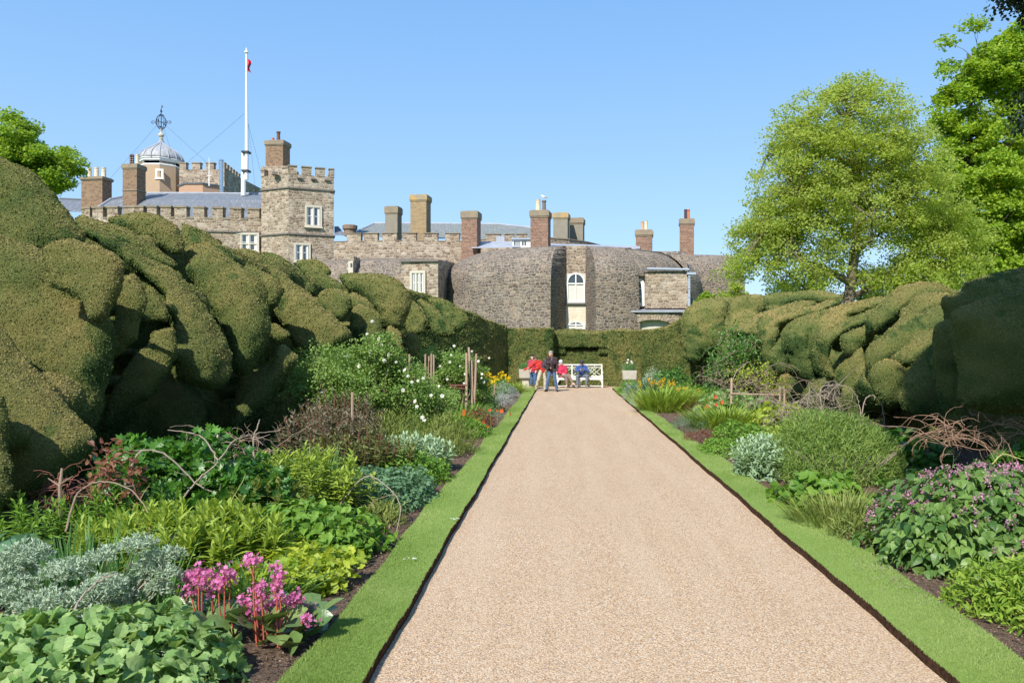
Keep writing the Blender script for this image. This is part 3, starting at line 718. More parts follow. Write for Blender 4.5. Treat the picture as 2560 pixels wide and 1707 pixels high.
SLATE = leadm('slate', (.105, .115, .13), (.20, .215, .235), (.42, .44, .46))
LEAD = leadm('sheet_lead', (.25, .25, .25), (.44, .44, .44), (.72, .71, .69), 1.6)
LEADW = plain('white_leadwork', (.33, .35, .39), .6, .4, 1.2)
SLATEG = leadm('green_slate', (.14, .155, .14), (.25, .26, .235), (.44, .44, .40))

castle = empty('castle', (0, 62, 0), 'rambling brown stone castle with rounded bastions, a square tower and many chimneys beyond the hedges', 'castle')
def part(mb, name, mat, parent=castle, label=None, smooth=False):
    o = mb.build(name, mat, parent, smooth)
    if label: o['label'] = label
    return o
# --- round bastions
def bastion(cx, cy, R, zs, zt, inset, a0, a1, gaps=(), n=150, name='bastion', mat=None, rough_top=True):
    """rounded-top drum; angles measured from straight towards the camera, + to the right; gaps cut out in angle"""
    mb = MB(); prof = [(R+.5, -1.), (R+.18, zs*.5), (R, zs)]
    for i in range(1, 9):
        t = i/8*math.pi/2; prof.append((R-inset*(1-math.cos(t)), zs+(zt-zs)*math.sin(t)))
    prof.append((R-inset-5, zt+.15))
    arc = [0]
    for p, q in zip(prof[:-1], prof[1:]): arc.append(arc[-1]+math.hypot(q[0]-p[0], q[1]-p[1]))
    angs = sorted(set(list(np.linspace(a0, a1, n))+[g for gg in gaps for g in gg]))
    for x0, x1 in zip(angs[:-1], angs[1:]):
        mid = (x0+x1)/2; gap = any(g0 < mid < g1 for g0, g1 in gaps)
        for j in range(len(prof)-1):
            if gap and j < len(prof)-2: continue
            (r0, z0), (r1, z1) = prof[j], prof[j+1]
            def pt(a, r, z): return (cx+math.sin(a)*r, cy-math.cos(a)*r, z)
            mb.poly([pt(x0, r0, z0), pt(x1, r0, z0), pt(x1, r1, z1), pt(x0, r1, z1)],
                    [(x0*R, arc[j]), (x1*R, arc[j]), (x1*R, arc[j+1]), (x0*R, arc[j+1])])
    return mb, prof
BX, BY, BR = .8, 68., 11.
def ang_at(px, cx, cy, R):
    """angle where the sight line of pixel column px first meets the circle"""
    t = (px-1405)/2000; A = t*t+1; B = -2*(t*cx+cy); C = cx*cx+cy*cy-R*R
    y = (-B-math.sqrt(max(0, B*B-4*A*C)))/(2*A); return math.asin(max(-1, min(1, (t*y-cx)/R)))
g1 = (ang_at(1377, BX, BY, BR), ang_at(1489, BX, BY, BR)); g2 = (ang_at(1597, BX, BY, BR), ang_at(1724, BX, BY, BR))
mb, prof = bastion(BX, BY, BR, 6.5, 9.5, 3.8, -2.2, 2.2, (g1, g2))
def cheek(mb, ang, q, zlim=None):
    """splayed side of a slot: joins the cut edge of the drum to the vertical line at q=(x,y)"""
    pts = []; sgn = 1
    for (r, z) in prof[:-1]: pts.append((BX+math.sin(ang)*r, BY-math.cos(ang)*r, z))
    return pts
# slot 1 : inner back wall between px 1415 and 1464 at Y=60.2
iy = 60.3; ix0, ix1 = XX(1415, iy), XX(1464, iy)
for ang, ix, fl in ((g1[0], ix0, 0), (g1[1], ix1, 1)):
    e = cheek(mb, ang, None)
    for (p, q) in zip(e[:-1], e[1:]):
        a = [(p[0], p[1], p[2]), (ix, iy, p[2]), (ix, iy, q[2]), (q[0], q[1], q[2])]
        d0, d1 = math.hypot(ix-p[0], iy-p[1]), math.hypot(ix-q[0], iy-q[1])
        uv = [(-d0, p[2]), (0, p[2]), (0, q[2]), (-d1, q[2])]
        if fl: a = a[::-1]; uv = uv[::-1]
        mb.poly(a, uv)
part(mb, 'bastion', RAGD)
# back wall of slot 1, with an arched window and a lower arched window
def arch_pts(x0, x1, zb, zs, rise, n=12):
    """outline of an arched opening, ccw seen from the front: bottom-left, bottom-right, then over the arch"""
    cx = (x0+x1)/2; w = (x1-x0)/2; pts = [(x0, zb), (x1, zb)]
    for i in range(n+1):
        t = math.pi*i/n; pts.append((cx+w*math.cos(t), zs+rise*math.sin(t)))
    return pts
def arch_window(name, x0, x1, zb, zs, rise, y, parent, frame=.11, bars_v=1, bars_h=(), blind=None, label=None):
    """white arched window standing at depth y: frame ring, bars, glass and a blind behind"""
    f = MB(); o = arch_pts(x0, x1, zb, zs, rise); i_ = arch_pts(x0+frame, x1-frame, zb+frame, zs, rise-frame*(rise/((x1-x0)/2)) if rise > .3 else rise-frame)
    n = len(o)
    for k in range(n):
        j = (k+1) % n
        f.poly([(o[k][0], y-.07, o[k][1]), (o[j][0], y-.07, o[j][1]), (i_[j][0], y-.07, i_[j][1]), (i_[k][0], y-.07, i_[k][1])])
        f.poly([(i_[k][0], y-.07, i_[k][1]), (i_[j][0], y-.07, i_[j][1]), (i_[j][0], y+.03, i_[j][1]), (i_[k][0], y+.03, i_[k][1])])
        f.poly([(o[j][0], y-.07, o[j][1]), (o[k][0], y-.07, o[k][1]), (o[k][0], y+.03, o[k][1]), (o[j][0], y+.03, o[j][1])])
    zt = zs+rise
    for b in range(bars_v):
        xb = x0+(x1-x0)*(b+1)/(bars_v+1); f.box((xb-.04, y-.05, zb+frame*.5), (xb+.04, y+.0, zt-frame*.6))
    for z in bars_h: f.box((x0+frame*.6, y-.055, z-.045), (x1-frame*.6, y-.003, z+.045))
    w = part(f, name, WHITE, parent, label)
    g = MB(); ii = arch_pts(x0+frame*.6, x1-frame*.6, zb+frame*.6, zs, rise-frame*.5); g.poly([(a, y+.02, b) for a, b in ii])
    part(g, 'pane', GLASS, w)
    if blind is not None:
        g = MB(); g.box((x0+frame, y+.005, blind[0]), (x1-frame, y+.012, blind[1])); part(g, 'blind', BLIND, w)
    return w
wl_ = MB(); yb = iy+.02
ax0, ax1 = XX(1417, iy), XX(1462, iy)
z_spring, z_top, z_bot = ZZ(706, iy), ZZ(682, iy), ZZ(757, iy)
wl_.box((ix0-.3, yb+.05, ZZ(683, iy)), (ix1+.3, yb+.6, 9.5)); part(wl_, 'recess_wall', RAG)
wl_ = MB(); wl_.box((ix0-.3, yb+.05, z_bot-.02), (ix1+.3, yb+.6, ZZ(683, iy)-.003)); part(wl_, 'window_backing', DRESS)
wl_ = MB(); wl_.box((ix0-.3, yb-.06, 3.2), (ix1+.3, yb+.58, z_bot-.12)); part(wl_, 'apron_wall', WASH)
wl_ = MB(); wl_.box((ix0-.02, yb-.25, z_bot-.12), (ix1+.02, yb+.5, z_bot)); part(wl_, 'sill', GCLAY)
arch_window('window', ax0, ax1, z_bot, z_spring, z_top-z_spring, yb, castle, .1, 1, (ZZ(709, iy),), (z_bot+.1, ZZ(713, iy)), 'tall white arched window in the deep slot of the bastion')
arch_window('window', ax0, ax1, ZZ(850, iy), ZZ(815, iy), .32, yb-.1, castle, .1, 1, (ZZ(812, iy),), (ZZ(850, iy), ZZ(815, iy)), 'low white arched window at the foot of the slot, mostly behind the hedge')
# slot 2 : flat inner wall, lead ledge, down pipe, segmental tunnel arch below
y2 = 60.6; u0, u1 = XX(1597, y2), XX(1727, y2)
e0 = [(BX+math.sin(g2[0])*r, BY-math.cos(g2[0])*r, z) for r, z in prof[:-1]]; e1 = [(BX+math.sin(g2[1])*r, BY-math.cos(g2[1])*r, z) for r, z in prof[:-1]]
mb = MB()
for e, xe, fl in ((e0, u0-.5, 0), (e1, u1, 1)):
    for p, q in zip(e[:-1], e[1:]):
        a = [p, (xe, max(y2+.6, p[1]), p[2]), (xe, max(y2+.6, q[1]), q[2]), q]; uv = [(0, p[2]), (-2, p[2]), (-2, q[2]), (0, q[2])]
        mb.poly(a[::-1] if fl else a, uv[::-1] if fl else uv)
# curved hood closing the slot over the bay
for i in range(3, len(prof)-2):
    (r0, z0), (r1, z1) = prof[i], prof[i+1]
    for k in range(10):
        t0, t1 = g2[0]+(g2[1]-g2[0])*k/10, g2[0]+(g2[1]-g2[0])*(k+1)/10; s = .2
        c = [(BX+math.sin(t)*(r-s*(1 if i < 8 else 0)), BY-math.cos(t)*(r-s), z) for t, r, z in ((t0, r0, z0), (t1, r0, z0), (t1, r1, z1), (t0, r1, z1))]
        mb.poly(c, [(t0*BR, z0), (t1*BR, z0), (t1*BR, z1+.3), (t0*BR, z1+.3)])
part(mb, 'embrasure', RAGD)
wz0, wz1 = ZZ(770, y2-2.6), ZZ(681, y2-2.1)
mb = MB(); bx0 = XX(1613, y2-2.1); mb.box((bx0, y2-2.1, wz0), (XX(1722, y2-2.1), y2+1.6, wz1)); part(mb, 'bay_wall', RAG, label='flat stone bay wall with a grey gutter and down pipe')
mb = MB(); mb.box((bx0-.05, y2-2.2, wz1), (XX(1726, y2-2.1)+.05, y2+1.5, wz1+.09)); part(mb, 'bay_coping', GCLAY)
mb = MB()
gz = ZZ(673, y2-2.2)
mb.tube([(XX(1617, y2-2.2), y2-2.3, gz+.02), (XX(1722, y2-2.2), y2-2.3, gz-.03)], .085, 8)
mb.box((XX(1717, y2-2.3), y2-2.5, ZZ(687, y2-2.3)), (XX(1739, y2-2.3), y2-2.1, ZZ(681, y2-2.3)))
mb.tube([(XX(1723, y2-2.3), y2-2.35, ZZ(683, y2-2.3)), (XX(1723, y2-2.3), y2-2.35, ZZ(772, y2-2.3))], .085, 8)
for yy in (694, 722, 743): mb.lathe((XX(1723, y2-2.3), y2-2.35, ZZ(yy, y2-2.3)), [(.12, 0), (.12, .06)], 8)
part(mb, 'down_pipe', LEADP, smooth=False)
yv = y2-1.7
arch_window('window', XX(1578, yv), XX(1611, yv), ZZ(765, yv), ZZ(712, yv), ZZ(695, yv)-ZZ(712, yv), yv, castle, .24, 0, (ZZ(722, yv), ZZ(741, yv),), None, 'narrow white arched window half hidden by the bastion')
mb = MB(); mb.box((XX(1572, yv), yv+.1, ZZ(768, yv)), (bx0+.02, yv+.5, ZZ(681, yv))); part(mb, 'window_backing', DRESS)
# ledge and tunnel arch in front of the lower part
yl = 57.9
lx0, lx1 = XX(1548, yl), XX(1728, yl); lz = ZZ(776, yl)
mb = MB(); mb.poly([(lx0+1.1, yl-.15, lz), (lx1, yl-.15, lz-.02), (lx1, y2, lz+.35), (lx0+1.6, y2, lz+.35)]); mb.box((lx0, yl-.2, lz-.14), (lx1, yl+.02, lz-.03)); part(mb, 'lead_ledge', LEADW)
acx, aw, azs, arz = XX(1633, yl), (XX(1690, yl)-XX(1576, yl))/2, ZZ(826, yl), ZZ(800, yl)-ZZ(826, yl)
mb = MB(); N_ = 18
arcp = [(acx-aw*math.cos(math.pi*i/N_), azs+arz*math.sin(math.pi*i/N_)) for i in range(N_+1)]
xs = [lx0]+[p[0] for p in arcp]+[lx1]
mb.poly([(lx0, yl, 0), (arcp[0][0], yl, 0), (arcp[0][0], yl, arcp[0][1]), (arcp[0][0], yl, lz-.145), (lx0, yl, lz-.145)])
mb.poly([(arcp[-1][0], yl, 0), (lx1, yl, 0), (lx1, yl, lz-.145), (arcp[-1][0], yl, lz-.145), (arcp[-1][0], yl, arcp[-1][1])])
for p, q in zip(arcp[:-1], arcp[1:]):
    mb.poly([(p[0], yl, p[1]), (q[0], yl, q[1]), (q[0], yl, lz-.145), (p[0], yl, lz-.145)])
    mb.poly([(q[0], yl, q[1]), (p[0], yl, p[1]), (p[0], yl+1.6, p[1]), (q[0], yl+1.6, q[1])])
mb.box((lx1, yl, 0), (lx1+.3, y2, lz-.15))
mb.box((lx0-.2, yl+.02, 0), (lx0, y2, lz-.15))
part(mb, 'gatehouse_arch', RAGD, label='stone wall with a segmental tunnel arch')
mb = MB(); rr = np.random.default_rng(3)
for i in range(30):   # ring of voussoirs standing 3 cm proud
    t0, t1 = math.pi*(i+.06)/30, math.pi*(i+.94)/30; L = rr.uniform(.62, .8)
    a = [(acx-(aw+k)*math.cos(t), yl-.03, azs+(arz+k*.9)*math.sin(t)) for t, k in ((t0, .02), (t1, .02), (t1, L), (t0, L))]
    if a[2][2] > lz-.16: a[2] = (a[2][0], a[2][1], lz-.16)
    if a[3][2] > lz-.16: a[3] = (a[3][0], a[3][1], lz-.16)
    mb.poly(a[::-1])
part(mb, 'arch_ring', RAG)
mb = MB(); mb.box((acx-aw-.02, yl+.42, 0), (acx+aw+.02, yl+.5, azs+arz+.12)); part(mb, 'arch_door', plain('limed_boards', (.55, .50, .42), .8, .25, 5))
# --- second bastion to the right, third (low) to the left
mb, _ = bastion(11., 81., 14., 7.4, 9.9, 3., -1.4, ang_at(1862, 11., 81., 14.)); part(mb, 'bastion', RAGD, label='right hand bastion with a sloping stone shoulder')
mb = MB(); base = [(735, 67.5), (830, 65.2), (920, 64.3), (1010, 64.2), (1100, 66)]
pr = [(0, -1), (0, 6.6)]+[(2.8*(1-math.cos(t)), 6.6+2.6*math.sin(t)) for t in np.linspace(.2, math.pi/2, 7)]+[(4.5, 9.5)]
acc = 0; arcs = [0]
for p, q in zip(pr[:-1], pr[1:]): arcs.append(arcs[-1]+math.hypot(q[0]-p[0], q[1]-p[1]))
for (pa, Ya), (pb, Yb) in zip(base[:-1], base[1:]):
    L = math.hypot(XX(pb, Yb)-XX(pa, Ya), Yb-Ya)
    for j in range(len(pr)-1):
        (d0, z0), (d1, z1) = pr[j], pr[j+1]
        A = lambda px, Y, d, z: (XX(px, Y), Y+d, z)
        mb.poly([A(pa, Ya, d0, z0), A(pb, Yb, d0, z0), A(pb, Yb, d1, z1), A(pa, Ya, d1, z1)], [(acc, arcs[j]), (acc+L, arcs[j]), (acc+L, arcs[j+1]), (acc, arcs[j+1])])
    acc += L
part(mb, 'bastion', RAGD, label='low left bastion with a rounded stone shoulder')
mb = MB(); mb.box(P(876, 692, 64.6), P(882.5, 655, 64.9)); mb.box((XX(866, 64.4), 64.5, ZZ(700, 64.4)), (XX(884, 64.4), 66.5, ZZ(640, 64.4)))
part(mb, 'buttress', RAG)
mb = MB(); mb.box((XX(870, 64.3), 64.35, ZZ(692, 64.3)), (XX(882, 64.3), 64.5, ZZ(652, 64.3))); w = part(mb, 'window', DRESS, label='tiny arched window in the low bastion')
mb = MB(); mb.poly([(a, 64.34, b) for a, b in arch_pts(XX(875.5, 64.3), XX(880.5, 64.3), ZZ(668, 64.3), ZZ(660, 64.3), .08)]); part(mb, 'pane', GLASS, w)
# bay wing with three lights
yw = 60.2; x0, x1 = XX(1003, yw), XX(1097, yw); zt = ZZ(654, yw)
mb = MB(); mb.prism([(x0, yw), (x1, yw-.35), (x1+.4, yw+6), (x0-.1, yw+6)], -1, [zt-.05, zt+.1, zt+.5, zt+.4]); part(mb, 'bay_wing', RAG)
mb = MB(); mb.obox(((x0+x1)/2, yw-.2, zt+.02), ((x1-x0)/2+.08, .14, .06), (x1-x0, -.35)); part(mb, 'coping', GCLAY)
def mull_window(cx, cy, zc, w, h, lights, ax, name='window', label=None, transom=None, lit=0):
    """stone mullioned window on a wall whose horizontal direction is ax"""
    u = Vector((ax[0], ax[1], 0)).normalized(); n = Vector((u.y, -u.x, 0))   # n faces the camera
    c = Vector((cx, cy, zc)); f = MB(); t = .17; d = .09
    def B(du, dz, hw, hh, dep=d): f.obox(c+u*du+n*dep*.5+Vector((0, 0, dz)), (hw, dep, hh), ax)
    B(-(w/2-t/2), 0, t/2, h/2); B(w/2-t/2, 0, t/2, h/2); B(0, h/2-t/2, w/2-t, t/2); B(0, -h/2+t/2, w/2-t, t/2)
    B(0, -h/2-.05, w/2+.08, .05, .15)
    for i in range(1, lights): B(-w/2+t+(w-2*t)*i/lights, 0, .055, h/2-t, .08)
    if transom is not None: B(0, transom, w/2-t, .05, .07)
    o = part(f, name, DRESS, castle, label)
    g = MB(); g.obox(c+n*.01, (w/2-t*.9, .012, h/2-t*.9), ax); part(g, 'pane', GLASS, o)
    g = MB(); lw = (w-2*t)/lights
    for i in range(lights):
        a = -w/2+t+lw*(i+.5)
        for sx in (-1, 1): g.obox(c+u*(a+sx*(lw/2-.075))+n*.035+Vector((0, 0, 0)), (.028, .02, h/2-t), ax)
        g.obox(c+u*a+n*.035+Vector((0, 0, h/2-t-.03)), (lw/2-.06, .018, .03), ax); g.obox(c+u*a+n*.035+Vector((0, 0, 0)), (lw/2-.1, .018, .02), ax)
    part(g, 'casement', WHITE, o)
    if lit:
        g = MB()
        for i in range(lights): g.obox(c+u*(-w/2+t+lw*(i+.74))+n*.026, (lw*.16, .003, h/2-t), ax)
        part(g, 'curtain', BLIND, o)
    return o
mull_window(XX(1045, yw-.2), yw-.2, ZZ(707, yw), 1.2, 1.75, 3, (x1-x0, -.35), label='three light stone window in the low bay wing')
# --- middle crenellated wall
def crenel(mb, pts, z0, zc, zm, merl, th=.6, mi=0, cap=None, capt=.07):
    """pts: (x,y) polyline facing the camera; merl: list of (s0,s1) x ranges"""
    n = len(pts)
    for (a, b) in zip(pts[:-1], pts[1:]): mb.prism([a, b, (b[0], b[1]+th), (a[0], a[1]+th)], z0, zc, cap=True)
    xs = [p[0] for p in pts]; ys = [p[1] for p in pts]
    fy = lambda x: float(np.interp(x, xs, ys))
    for (a, b) in merl:
        mb.prism([(a, fy(a)-.0), (b, fy(b)-.0), (b, fy(b)+th), (a, fy(a)+th)], zc+.0, zm, cap=True)
        if cap is not None: cap.prism([(a-.05, fy(a)-.07), (b+.05, fy(b)-.07), (b+.05, fy(b)+th+.05), (a-.05, fy(a)+th+.05)], zm, zm+capt)
    prev = pts[0][0]
    if cap is not None:
        for (a, b) in sorted(merl)+[(pts[-1][0], 0)]:
            if a-prev > .15: cap.prism([(prev+.0, fy(prev)-.05), (a, fy(a)-.05), (a, fy(a)+th+.03), (prev, fy(prev)+th+.03)], zc+.001, zc+capt)
            prev = b
ym = 70.
mb = MB(); cp = MI(mb)
mer = [(863,900),(907,943),(955,992),(1006,1040),(1059,1093),(1113,1147)]
crenel(mb, [(XX(835, 70.6), 70.6), (XX(1000, 69.9), 69.9), (XX(1160, 70.3), 70.3)], 8.5, ZZ(603, ym), ZZ(583.5, ym), [(XX(a, ym), XX(b, ym)) for a, b in mer], .6, cap=cp)
part(mb, 'parapet', [RAG, CAPS], label='crenellated middle wall')
mb = MB(); cp = MI(mb); y3 = 76.
crenel(mb, [(XX(1198, y3), y3), (XX(1330, y3), y3)], 9, ZZ(600, y3), ZZ(586, y3), [(XX(a, y3), XX(b, y3)) for a, b in ((1214, 1251), (1262, 1284), (1292, 1316))], .6, cap=cp)
part(mb, 'parapet', [RAG, CAPS])
mb = MB(); cp = MI(mb)
pp = [(XX(1370, 70), 70.), (XX(1424, 71), 71.), (XX(1470, 73), 73.), (XX(1522, 77), 77.)]
crenel(mb, pp, 8.5, ZZ(596, 70), ZZ(595, 70), [], .6); 
for (a, b) in zip(pp[:-1], pp[1:]): cp.prism([(a[0], a[1]-.08), (b[0], b[1]-.08), (b[0], b[1]+.6), (a[0], a[1]+.6)], ZZ(595.9, 70), ZZ(593, 70))
part(mb, 'parapet', [RAG, CAPS])
# white lead flats and the little dormer
mb = MB(); mb.poly([P(1176, 621, 68), P(1300, 618, 68), P(1300, 604, 71), P(1200, 604, 71)]); mb.box(P(1240, 606, 71), P(1262, 592, 71.4))
mb.poly([P(1374, 618, 66), P(1600, 622, 68), P(1600, 615, 70), P(1374, 609, 70)])
part(mb, 'lead_flat', LEADW)
mb = MB(); mb.box((XX(1281, 69), 69, ZZ(620, 69)), (XX(1326, 69), 72, ZZ(599, 69))); d = part(mb, 'dormer', WHITE)
mb = MB(); mb.box((XX(1278, 69), 68.8, ZZ(599, 69)), (XX(1329, 69), 72.2, ZZ(596, 69))); part(mb, 'dormer_roof', LEADP, d)
mb = MB()
for a, b in ((1285, 1289), (1291, 1294), (1296, 1299), (1305, 1309), (1311, 1315)): mb.box((XX(a, 69), 68.985, ZZ(614, 69)), (XX(b, 69), 69.01, ZZ(603, 69)))
part(mb, 'pane', GLASS, d)
# roofs in the middle
mb = MB(); R_ = lambda px, py, Y: P(px, py, Y)
mb.poly([R_(868, 592, 76), R_(1240, 600, 78), R_(1240, 562, 83), R_(935, 560, 82)]); mb.poly([R_(1240, 600, 78), R_(1345, 604, 80), R_(1340, 572, 83), R_(1240, 562, 83)])
mb.poly([R_(935, 560, 82), R_(1240, 562, 83), R_(1240, 600, 95), R_(868, 592, 92)]); mb.poly([R_(868, 592, 76), R_(935, 560, 82), R_(868, 592, 92)])
rf = part(mb, 'roof', SLATEG, label='greenish slate hipped roof behind the middle wall')
mb = MB(); mb.tube([R_(935, 559.5, 82), R_(1240, 561.5, 83), R_(1342, 571.5, 83)], .16, 6); mb.tube([R_(868, 591, 76), R_(935, 559.5, 82)], .12, 6); part(mb, 'ridge', LEADW, rf)
mb = MB(); mb.poly([R_(836, 588, 73), R_(866, 590, 73), R_(846, 566, 76)]); mb.poly([R_(836, 588, 73), R_(846, 566, 76), R_(836, 566, 76)]); part(mb, 'roof', SLATE)
# --- chimneys: (x0, x1, ytop, ybottom, depth, brick, cap colour, cap height px, pots)
def chimney(x0, x1, yt, yb_, Y, mat, capm, caph, pots=(), label=None, band=0, depth=None, base=None, group=None):
    w = XX(x1, Y)-XX(x0, Y); dd = depth or min(w, 1.5); a = XX(x0, Y); b = XX(x1, Y); zt_, zb = ZZ(yt, Y), ZZ(yb_, Y)-1.; ch = ZZ(yt, Y)-ZZ(yt+caph, Y)
    mb = MB(); o = w*.035
    # stacks stand turned a little so that two faces show
    th = .14; cx, cy = (a+b)/2, Y+dd/2; hw = w/2/(math.cos(th)+math.sin(th)*dd/w); hd = dd/2*hw/(w/2); u = (math.cos(th), -math.sin(th))
    mb.obox((cx, cy, (zb+zt_-ch)/2), (hw, hd, (zt_-ch-zb)/2), u); 
    st = part(mb, 'chimney', mat, castle, label)
    mb = MB(); mb.obox((cx, cy, zt_-ch*.5-.0), (hw+o*1.6, hd+o*1.6, ch*.5), u); mb.obox((cx, cy, zt_-ch-.05), (hw+o*.8, hd+o*.8, .05), u)
    mb.obox((cx, cy, zt_+.04), (hw+o*.3, hd+o*.3, .04), u)
    if band: mb.obox((cx, cy, ZZ(band, Y)), (hw+o, hd+o, .07), u)
    part(mb, 'chimney_cap', capm, st)
    for (p0, p1, pt, pm, kind) in pots:
        r = (XX(p1, Y)-XX(p0, Y))/2; px = XX((p0+p1)/2, Y); H = ZZ(pt, Y)-zt_
        if kind == 'r': pr_ = [(r*1.05, 0), (r, H*.1), (r*.92, H*.55), (r*1.0, H*.6), (r*.85, H*.66), (r*1.05, H*.72), (r*.85, H*.80), (r*1.1, H*.88), (r*.8, H*.93), (r, H)]
        elif kind == 'd': pr_ = [(r*1.1, 0), (r, H*.12)]+[(r*(1.05 if k % 2 else .8), H*(.15+.1*k)) for k in range(8)]+[(r*.9, H)]
        else: pr_ = [(r*1.15, 0), (r*.95, H*.12), (r*.8, H*.8), (r*1.05, H*.86), (r*1.05, H)]
        mb = MB(); mb.lathe((px, cy, zt_+.06), pr_, 10); part(mb, 'chimney_pot', pm, st)
    return st
chimney(200, 262, 443, 505, 82, BRICKB, CAPS, 5, [(207.5, 218, 416, CREAM, 'r'), (225.5, 236, 416, CREAM, 'r'), (243.5, 254.5, 417, CREAM, 'r')], 'wide brown brick chimney with three cream pots')
chimney(304, 347, 411, 512, 79, BRICKB, CAPS, 9, [(314, 320, 384, DCLAY, 'd'), (319, 325, 384, DCLAY, 'd'), (329, 338, 383, CREAM, 'r')], 'slim brown chimney with dark and cream pots', band=475)
chimney(662, 713, 352, 418, 74.5, BRICKB, CAPS, 9, [(684, 694, 326, plain('brown_clay', (.16, .075, .05), .7, .2, 8), 'p'), (672, 679, 342, TERRA, 'p')], 'brown brick chimney on the tower with one tall dark pot')
chimney(962, 998, 517, 605, 74, REND, CAPS, 15, (), 'grey rendered chimney without pots')
chimney(1025, 1071, 488, 605, 73, BRICKY, CAPO, 12, (), 'tall yellow brick chimney without pots')
chimney(1153, 1198, 529, 625, 68.5, BRICKR, CAPS, 15, (), 'red brick chimney with a flat stone cap')
chimney(1326, 1376, 527, 615, 64, BRICKR, CAPS, 13, [(1338.5, 1350.5, 497, CREAM, 'r'), (1354, 1365, 499, GCLAY, 'p')], 'red brick chimney with one cream and one grey pot')
chimney(1383, 1424, 533, 605, 73, REND, CAPO, 11, (), 'grey chimney with an orange lichened cap')
chimney(1424, 1462, 546, 608, 75, REND, CAPS, 11, (), 'low grey chimney with a pale cap')
chimney(1590, 1635, 576, 625, 70, BRICKR, CAPS, 11, [(1604, 1612, 553, plain('buff_clay', (.62, .36, .18), .7, .1, 8), 'r'), (1613, 1622, 551, CREAM, 'r')], 'short brick chimney with two buff pots')
chimney(1700, 1740, 548, 640, 70, BRICKR, CAPS, 11, [(1713, 1721, 522, DCLAY, 'd'), (1720.5, 1728, 522, TERRA, 'p')], 'tall brick chimney with dark and terracotta pots')
mb = MB(); mb.lathe((XX(875, 74.9), 74.9, ZZ(590, 74.9)), [(.58, 0), (.56, .55), (.68, .6), (.70, .95), (.55, 1.02)], 14); part(mb, 'chimney', rendered('old_brown_stone', (.16, .11, .08), (.34, .25, .18)), label='short round dark chimney beside the tower')
# --- tower
tp = [(XX(653.5, 73.3), 73.3), (XX(721, 72), 72.), (XX(834.5, 73.6), 73.6), (XX(832, 78.5)-.2, 78.5), (XX(653.5, 73.3)+.2, 78.5)]
Zt = lambda py: ZZ(py, 72.6)
mb = MB(); mb.prism(tp, -1, Zt(438))
# merlons round the tower head
def on_edge(a, b, s0, s1, z0, z1, th=.45, out=.04):
    a, b = Vector((*a, 0)), Vector((*b, 0)); u = (b-a).normalized(); n = Vector((u.y, -u.x, 0)); p, q = a+u*s0+n*out, a+u*s1+n*out
    mb.prism([(p.x, p.y), (q.x, q.y), (q.x-n.x*th, q.y-n.y*th), (p.x-n.x*th, p.y-n.y*th)], z0, z1)
cp = MI(mb)
A, B, C_ = tp[0], tp[1], tp[2]; Lf = math.dist(B, C_); Lg = math.dist(A, B)
for f0, f1 in ((0, .18), (.30, .50), (.60, .80), (.90, 1.0)):
    on_edge(B, C_, f0*Lf, f1*Lf, Zt(438), Zt(419)); m_ = mb; mb = cp; on_edge(B, C_, f0*Lf-.05, f1*Lf+.05, Zt(419), Zt(416), .55, .1); mb = m_
for f0, f1 in ((.0, .12), (.78, 1.)):
    on_edge(A, B, f0*Lg, f1*Lg, Zt(438), Zt(424)); m_ = mb; mb = cp; on_edge(A, B, f0*Lg-.03, f1*Lg+.05, Zt(424), Zt(421), .55, .1); mb = m_
mb.prism([(XX(656, 74), 73.6), (XX(718, 73), 73.2), (XX(720, 73), 76), (XX(657, 74), 76)], Zt(438), Zt(411))
D4 = (tp[3][0], tp[3][1])
for f0, f1 in ((0, .15), (.35, .6), (.8, 1)): on_edge(C_, D4, f0*4.9, f1*4.9, Zt(438), Zt(419))
tower = part(mb, 'tower', [RAG, CAPS], label='square crenellated stone tower with a chimney')
mb = MB()
def ring(z, h, out):
    for (a, b) in ((tp[0], tp[1]), (tp[1], tp[2]), (tp[2], tp[3])):
        a, b = Vector((*a, 0)), Vector((*b, 0)); u = (b-a).normalized(); n = Vector((u.y, -u.x, 0)); p, q = a+n*out-u*out*.4, b+n*out+u*out*.4
        mb.prism([(p.x, p.y), (q.x, q.y), (b.x, b.y), (a.x, a.y)], z, z+h)
ring(Zt(474), .13, .12); ring(Zt(588), .13, .12); part(mb, 'string_course', GCLAY, tower)
# crenel sills, gargoyle block
mb = MB(); u = (Vector((*C_, 0))-Vector((*B, 0))).normalized()
for f in (.24, .55, .85):
    c = Vector((*B, 0))+u*f*Lf; mb.obox((c.x+u.y*.1, c.y-u.x*.1, Zt(447)), (.24, .1, .05), u)
g = Vector((*A, 0)).lerp(Vector((*B, 0)), .60); mb.obox((g.x-.1, g.y-.35, Zt(437)), (.22, .3, .13), (1, .4)); part(mb, 'spout', GCLAY, tower)
fr = lambda f: Vector((*B, 0)).lerp(Vector((*C_, 0)), f); axf = (C_[0]-B[0], C_[1]-B[1])
p = fr(.545); mull_window(p.x, p.y, Zt(540), 1.5, 1.95, 2, axf, label='two light stone window high on the tower', lit=1)
p = fr(.30); mull_window(p.x, p.y, Zt(632), 1.45, 1.7, 2, axf, label='two light stone window low on the tower above the hedge', lit=1)
